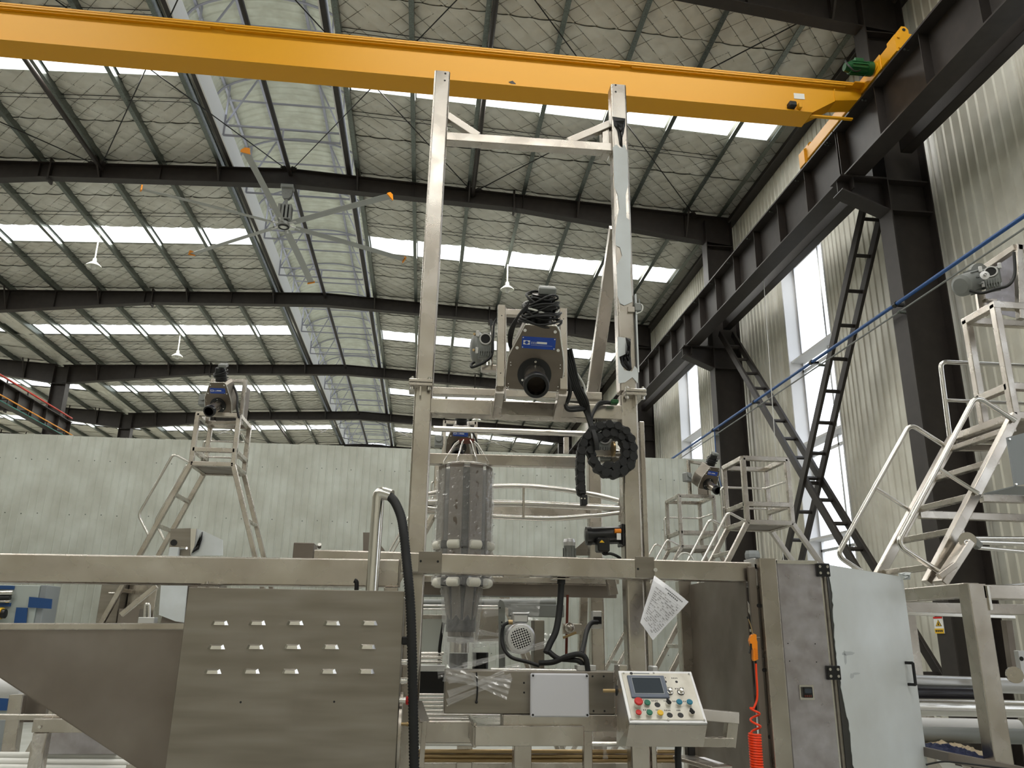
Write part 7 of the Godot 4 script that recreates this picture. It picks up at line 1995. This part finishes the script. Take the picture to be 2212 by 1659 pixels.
func build_background() -> void:
	# film-covered cabinet behind the beam at left
	var c := thing("film_covered_cabinet", "steel cabinet with a round hole and white film behind the left beam", "cabinet", V(-2.05, 0, -7.6))
	var ang := Basis(Vector3.UP, 0.0)
	part(c, "front_box", MB.new().prism([[-2.270, 2.451], [-2.099, 2.460], [-2.074, 2.203], [-2.261, 2.235]], V(0, 0, -7.55), Vector3.RIGHT, Vector3.UP, 0.05), M.stainless_sheet)
	hole(c, V(-2.227, 2.328, -7.490), V(0, 0, 1), 0.028)
	part(c, "side_film", MB.new().prism([[-2.050, 2.457], [-1.992, 2.442], [-1.813, 2.364], [-1.796, 2.226], [-2.076, 2.219], [-2.065, 2.260]], V(0, 0, -7.53), Vector3.RIGHT, Vector3.UP, 0.02), M.film_white, "white protective film")
	part(c, "side_edge", MB.new().prism([[-2.092, 2.453], [-2.044, 2.455], [-2.041, 2.299], [-2.066, 2.218]], V(0, 0, -7.50), Vector3.RIGHT, Vector3.UP, 0.02), M.stainless_bright)
	var tb := MB.new()
	var poly := []
	for q: Array in [[-1.998, 2.422], [-1.983, 2.435], [-1.982, 2.361], [-2.004, 2.279], [-2.061, 2.233], [-2.037, 2.290]]: poly.append(Vector2(q[0], q[1]))
	crumple(tb, poly, -7.49, 0.02)
	part(c, "torn_film", tb, M.film_black, "dark torn edge of the film")
	part(c, "door_knob", MB.new().cyl(V(-2.166, 2.280, -7.480), V(-2.089, 2.276, -7.420), 0.012, -1, 10), M.stainless_bright)
	part(c, "lower_film", MB.new().prism([[-2.291, 1.967], [-2.091, 1.971], [-2.066, 1.963], [-2.056, 1.647], [-2.128, 1.657], [-2.274, 1.709]], V(0, 0, -7.53), Vector3.RIGHT, Vector3.UP, 0.02), M.film_white, "white protective film")
	part(c, "body", MB.new().bx(-2.26, -1.84, 0.0, 2.20, -7.56, -8.0), M.stainless_dull)
	part(c, "left_corner", MB.new().bx(-2.243, -2.164, 2.204, 2.284, -7.44, -7.5, 0.004), M.film_white)
	part(c, "pipe_bow", MB.new().tube(bent([V(-2.317, 1.641, -7.300), V(-2.331, 1.791, -7.300), V(-2.301, 1.792, -7.300), V(-2.280, 1.641, -7.300)], 0.04, 6), 0.014, 8), M.stainless_bright)
	part(c, "block", MB.new().bx(-2.340, -2.211, 1.621, 1.684, -7.2, -7.3, 0.003), M.aluminium)
	part(c, "sloping_stay", MB.new().rtube(V(-2.823, 1.714, -8.200), V(-2.541, 1.983, -8.200), 0.045, 0.045, 0.004), M.stainless)
	# plain cabinets between
	var k := thing("plain_cabinet", "narrow plain steel cabinet under the left beam", "cabinet", V(-3.1, 0, -9.2))
	part(k, "body", MB.new().bx(-3.34, -3.14, 0.0, 2.2, -9.0, -9.5, 0.004), M.stainless_sheet)
	part(k, "right_body", MB.new().bx(-3.13, -2.84, 0.0, 2.3, -9.2, -9.6, 0.004), M.stainless)
	part(k, "latch", MB.new().cyl(V(-3.250, 1.941, -8.980), V(-3.190, 1.942, -8.980), 0.008, -1, 8), M.stainless_bright)
	part(k, "lower_box", MB.new().bx(-3.094, -2.893, 0.0, 1.783, -8.9, -9.1), M.stainless_dull)
	# blue and grey machine against the partition
	var b := thing("blue_grey_machine", "blue and light grey machine against the partition at far left", "machine", V(-7.3, 0, -16.2))
	part(b, "grey_body", MB.new().bx(-7.8, -7.02, 0.0, 2.32, -15.98, -16.6, 0.01), M.machine_pale)
	part(b, "side_body", MB.new().bx(-7.02, -6.9, 0.0, 2.33, -16.02, -16.6, 0.01), M.machine_grey)
	part(b, "blue_flap", MB.new().prism([[-7.139, 2.113], [-6.739, 2.079], [-6.725, 1.908], [-7.128, 1.926]], V(0, 0, -15.95), Vector3.RIGHT, Vector3.UP, 0.03), M.machine_blue)
	part(b, "blue_panel", MB.new().prism([[-7.327, 1.923], [-7.135, 1.918], [-7.112, 1.620], [-7.317, 1.617]], V(0, 0, -15.95), Vector3.RIGHT, Vector3.UP, 0.03), M.machine_blue)
	part(b, "blue_band", MB.new().bx(-7.903, -7.442, 2.236, 2.301, -15.9, -15.97), M.machine_blue)
	part(b, "blue_band", MB.new().bx(-7.842, -7.447, 1.936, 2.001, -15.9, -15.97), M.machine_blue)
	part(b, "roller", MB.new().cyl(V(-7.855, 2.155, -15.850), V(-7.398, 2.172, -15.850), 0.045, -1, 14), M.stainless_bright)
	part(b, "roller", MB.new().cyl(V(-7.840, 2.075, -15.850), V(-7.429, 2.082, -15.850), 0.05, -1, 14), M.motor_black)
	part(b, "roller", MB.new().cyl(V(-7.828, 2.018, -15.850), V(-7.418, 2.025, -15.850), 0.03, -1, 14), M.stainless_bright)
	part(b, "chuck", MB.new().cyl(V(-7.763, 1.809, -15.800), V(-7.432, 1.806, -15.800), 0.11, 0.08, 14), M.motor_black)
	part(b, "yellow_stripe", MB.new().cyl(V(-7.528, 1.813, -15.800), V(-7.489, 1.813, -15.800), 0.102, -1, 14), M.yellow)
	part(b, "low_panel", MB.new().bx(-7.542, -7.173, 0.183, 0.432, -15.92, -15.97), M.machine_blue)
	# bits on the machines just behind the front beam
	var s := thing("rear_guard_box", "small grey steel box with plate behind the front beam's left end", "box", V(-0.85, 1.9, -6.0))
	part(s, "box", MB.new().bx(-0.945, -0.80, 1.9, 2.205, -6.0, -6.2, 0.004), M.stainless_dull)
	part(s, "plate", MB.new().bx(-0.795, -0.45, 1.9, 2.15, -6.05, -6.2, 0.003), M.stainless_dull)
	part(s, "knob", MB.new().cyl(V(-0.757, 2.173, -5.980), V(-0.755, 2.190, -5.950), 0.014, -1, 10), M.stainless_bright)
	part(s, "gusset", MB.new().prism([[-0.455, 2.290], [-0.395, 2.291], [-0.286, 2.160], [-0.446, 2.156]], V(0, 0, -6.02), Vector3.RIGHT, Vector3.UP, 0.012), M.stainless_dull)
	var v := thing("upright_motor", "small upright steel motor behind the front beam at right", "motor", V(0.99, 1.95, -5.5))
	part(v, "body", MB.new().cyl(V(0.992, 1.95, -5.5), V(0.992, 2.18, -5.5), 0.040, -1, 18), M.cast_grey)
	part(v, "cap", MB.new().lathe([[0.042, 2.175], [0.043, 2.20], [0.036, 2.222], [0.0, 2.228]], V(0.992, 0, -5.5), Vector3.UP, 20), M.aluminium)
	for q in 10:
		var a := TAU * q / 10
		part(v, "fin", MB.new().box(V(0.992 + cos(a) * 0.043, 2.08, -5.5 + sin(a) * 0.043), V(0.006, 0.16, 0.006)), M.cast_grey)
	part(v, "hopper_plate", MB.new().prism([[1.033, 2.112], [1.034, 2.159], [1.129, 2.240], [1.221, 2.242], [1.218, 2.116]], V(0, 0, -5.52), Vector3.RIGHT, Vector3.UP, 0.02), M.stainless_sheet)
	# rollers and frame at the lower left corner
	var l := thing("roller_bench", "low bench of white-wrapped rollers at the bottom left corner", "roller bench", V(-2.0, 0, -5.2))
	part(l, "rail", MB.new().rtube(V(-2.421, 1.123, -5.000), V(-1.914, 1.122, -5.000), 0.05, 0.028, 0.004), M.stainless)
	part(l, "cheek", MB.new().bx(-2.059, -1.628, 1.053, 1.122, -4.9, -4.94, 0.003), M.stainless)
	bolt_head(l, V(-2.017, 1.083, -4.900), V(0, 0, 1), 0.010)
	part(l, "post", MB.new().rtube(V(-2.008, 0.0, -4.92), V(-2.008, 1.051, -4.92), 0.075, 0.06, 0.006), M.stainless)
	part(l, "post_wrap", film_band(V(-2.006, 1.051, -4.860), V(-1.983, 0.873, -4.860), 0.09, 31), M.cling)
	part(l, "rear_post", MB.new().rtube(V(-2.331, 0.0, -5.4), V(-2.379, 1.209, -5.4), 0.08, 0.06, 0.006), M.stainless)
	part(l, "roll", MB.new().cyl(V(-2.747, 1.241, -5.600), V(-2.445, 1.227, -5.600), 0.06, -1, 24), M.nylon_grey)
	part(l, "inner_plate", MB.new().bx(-2.395, -2.248, 1.045, 1.202, -5.5, -5.54), M.stainless_dull)
	part(l, "drum", MB.new().bx(-2.173, -1.722, 0.902, 1.028, -5.25, -5.3), M.stainless_sheet2)
	part(l, "grey_floor_plate", MB.new().bx(-2.689, -2.422, 0.866, 1.048, -5.58, -5.62), M.machine_grey)
	for i in 5:
		part(l, "white_tube", MB.new().cyl(V(-2.525, 0.893, -5.300) + V(0, -0.028 * i, 0.03 * i), V(-1.645, 0.882, -5.300) + V(0, -0.028 * i, 0.03 * i), 0.017, -1, 14), M.label_white)
	part(l, "end_block", MB.new().rtube(V(-1.411, 0.0, -4.6), V(-1.411, 0.942, -4.6), 0.06, 0.06, 0.006), M.stainless)


func _ready() -> void:
	rng.seed = 7
	materials()
	stage_camera_and_light()
	build_floor()
	build_walls()
	build_windows()
	build_roof()
	build_crane()
	build_fan()
	build_lamps()
	build_pipes()
	build_gantry()
	build_heads()
	build_wrapped_tool()
	build_cable_chain()
	build_left_side()
	build_console()
	build_lower_machine()
	build_right_cabinet()
	build_stands()
	build_right_stand()
	build_background()
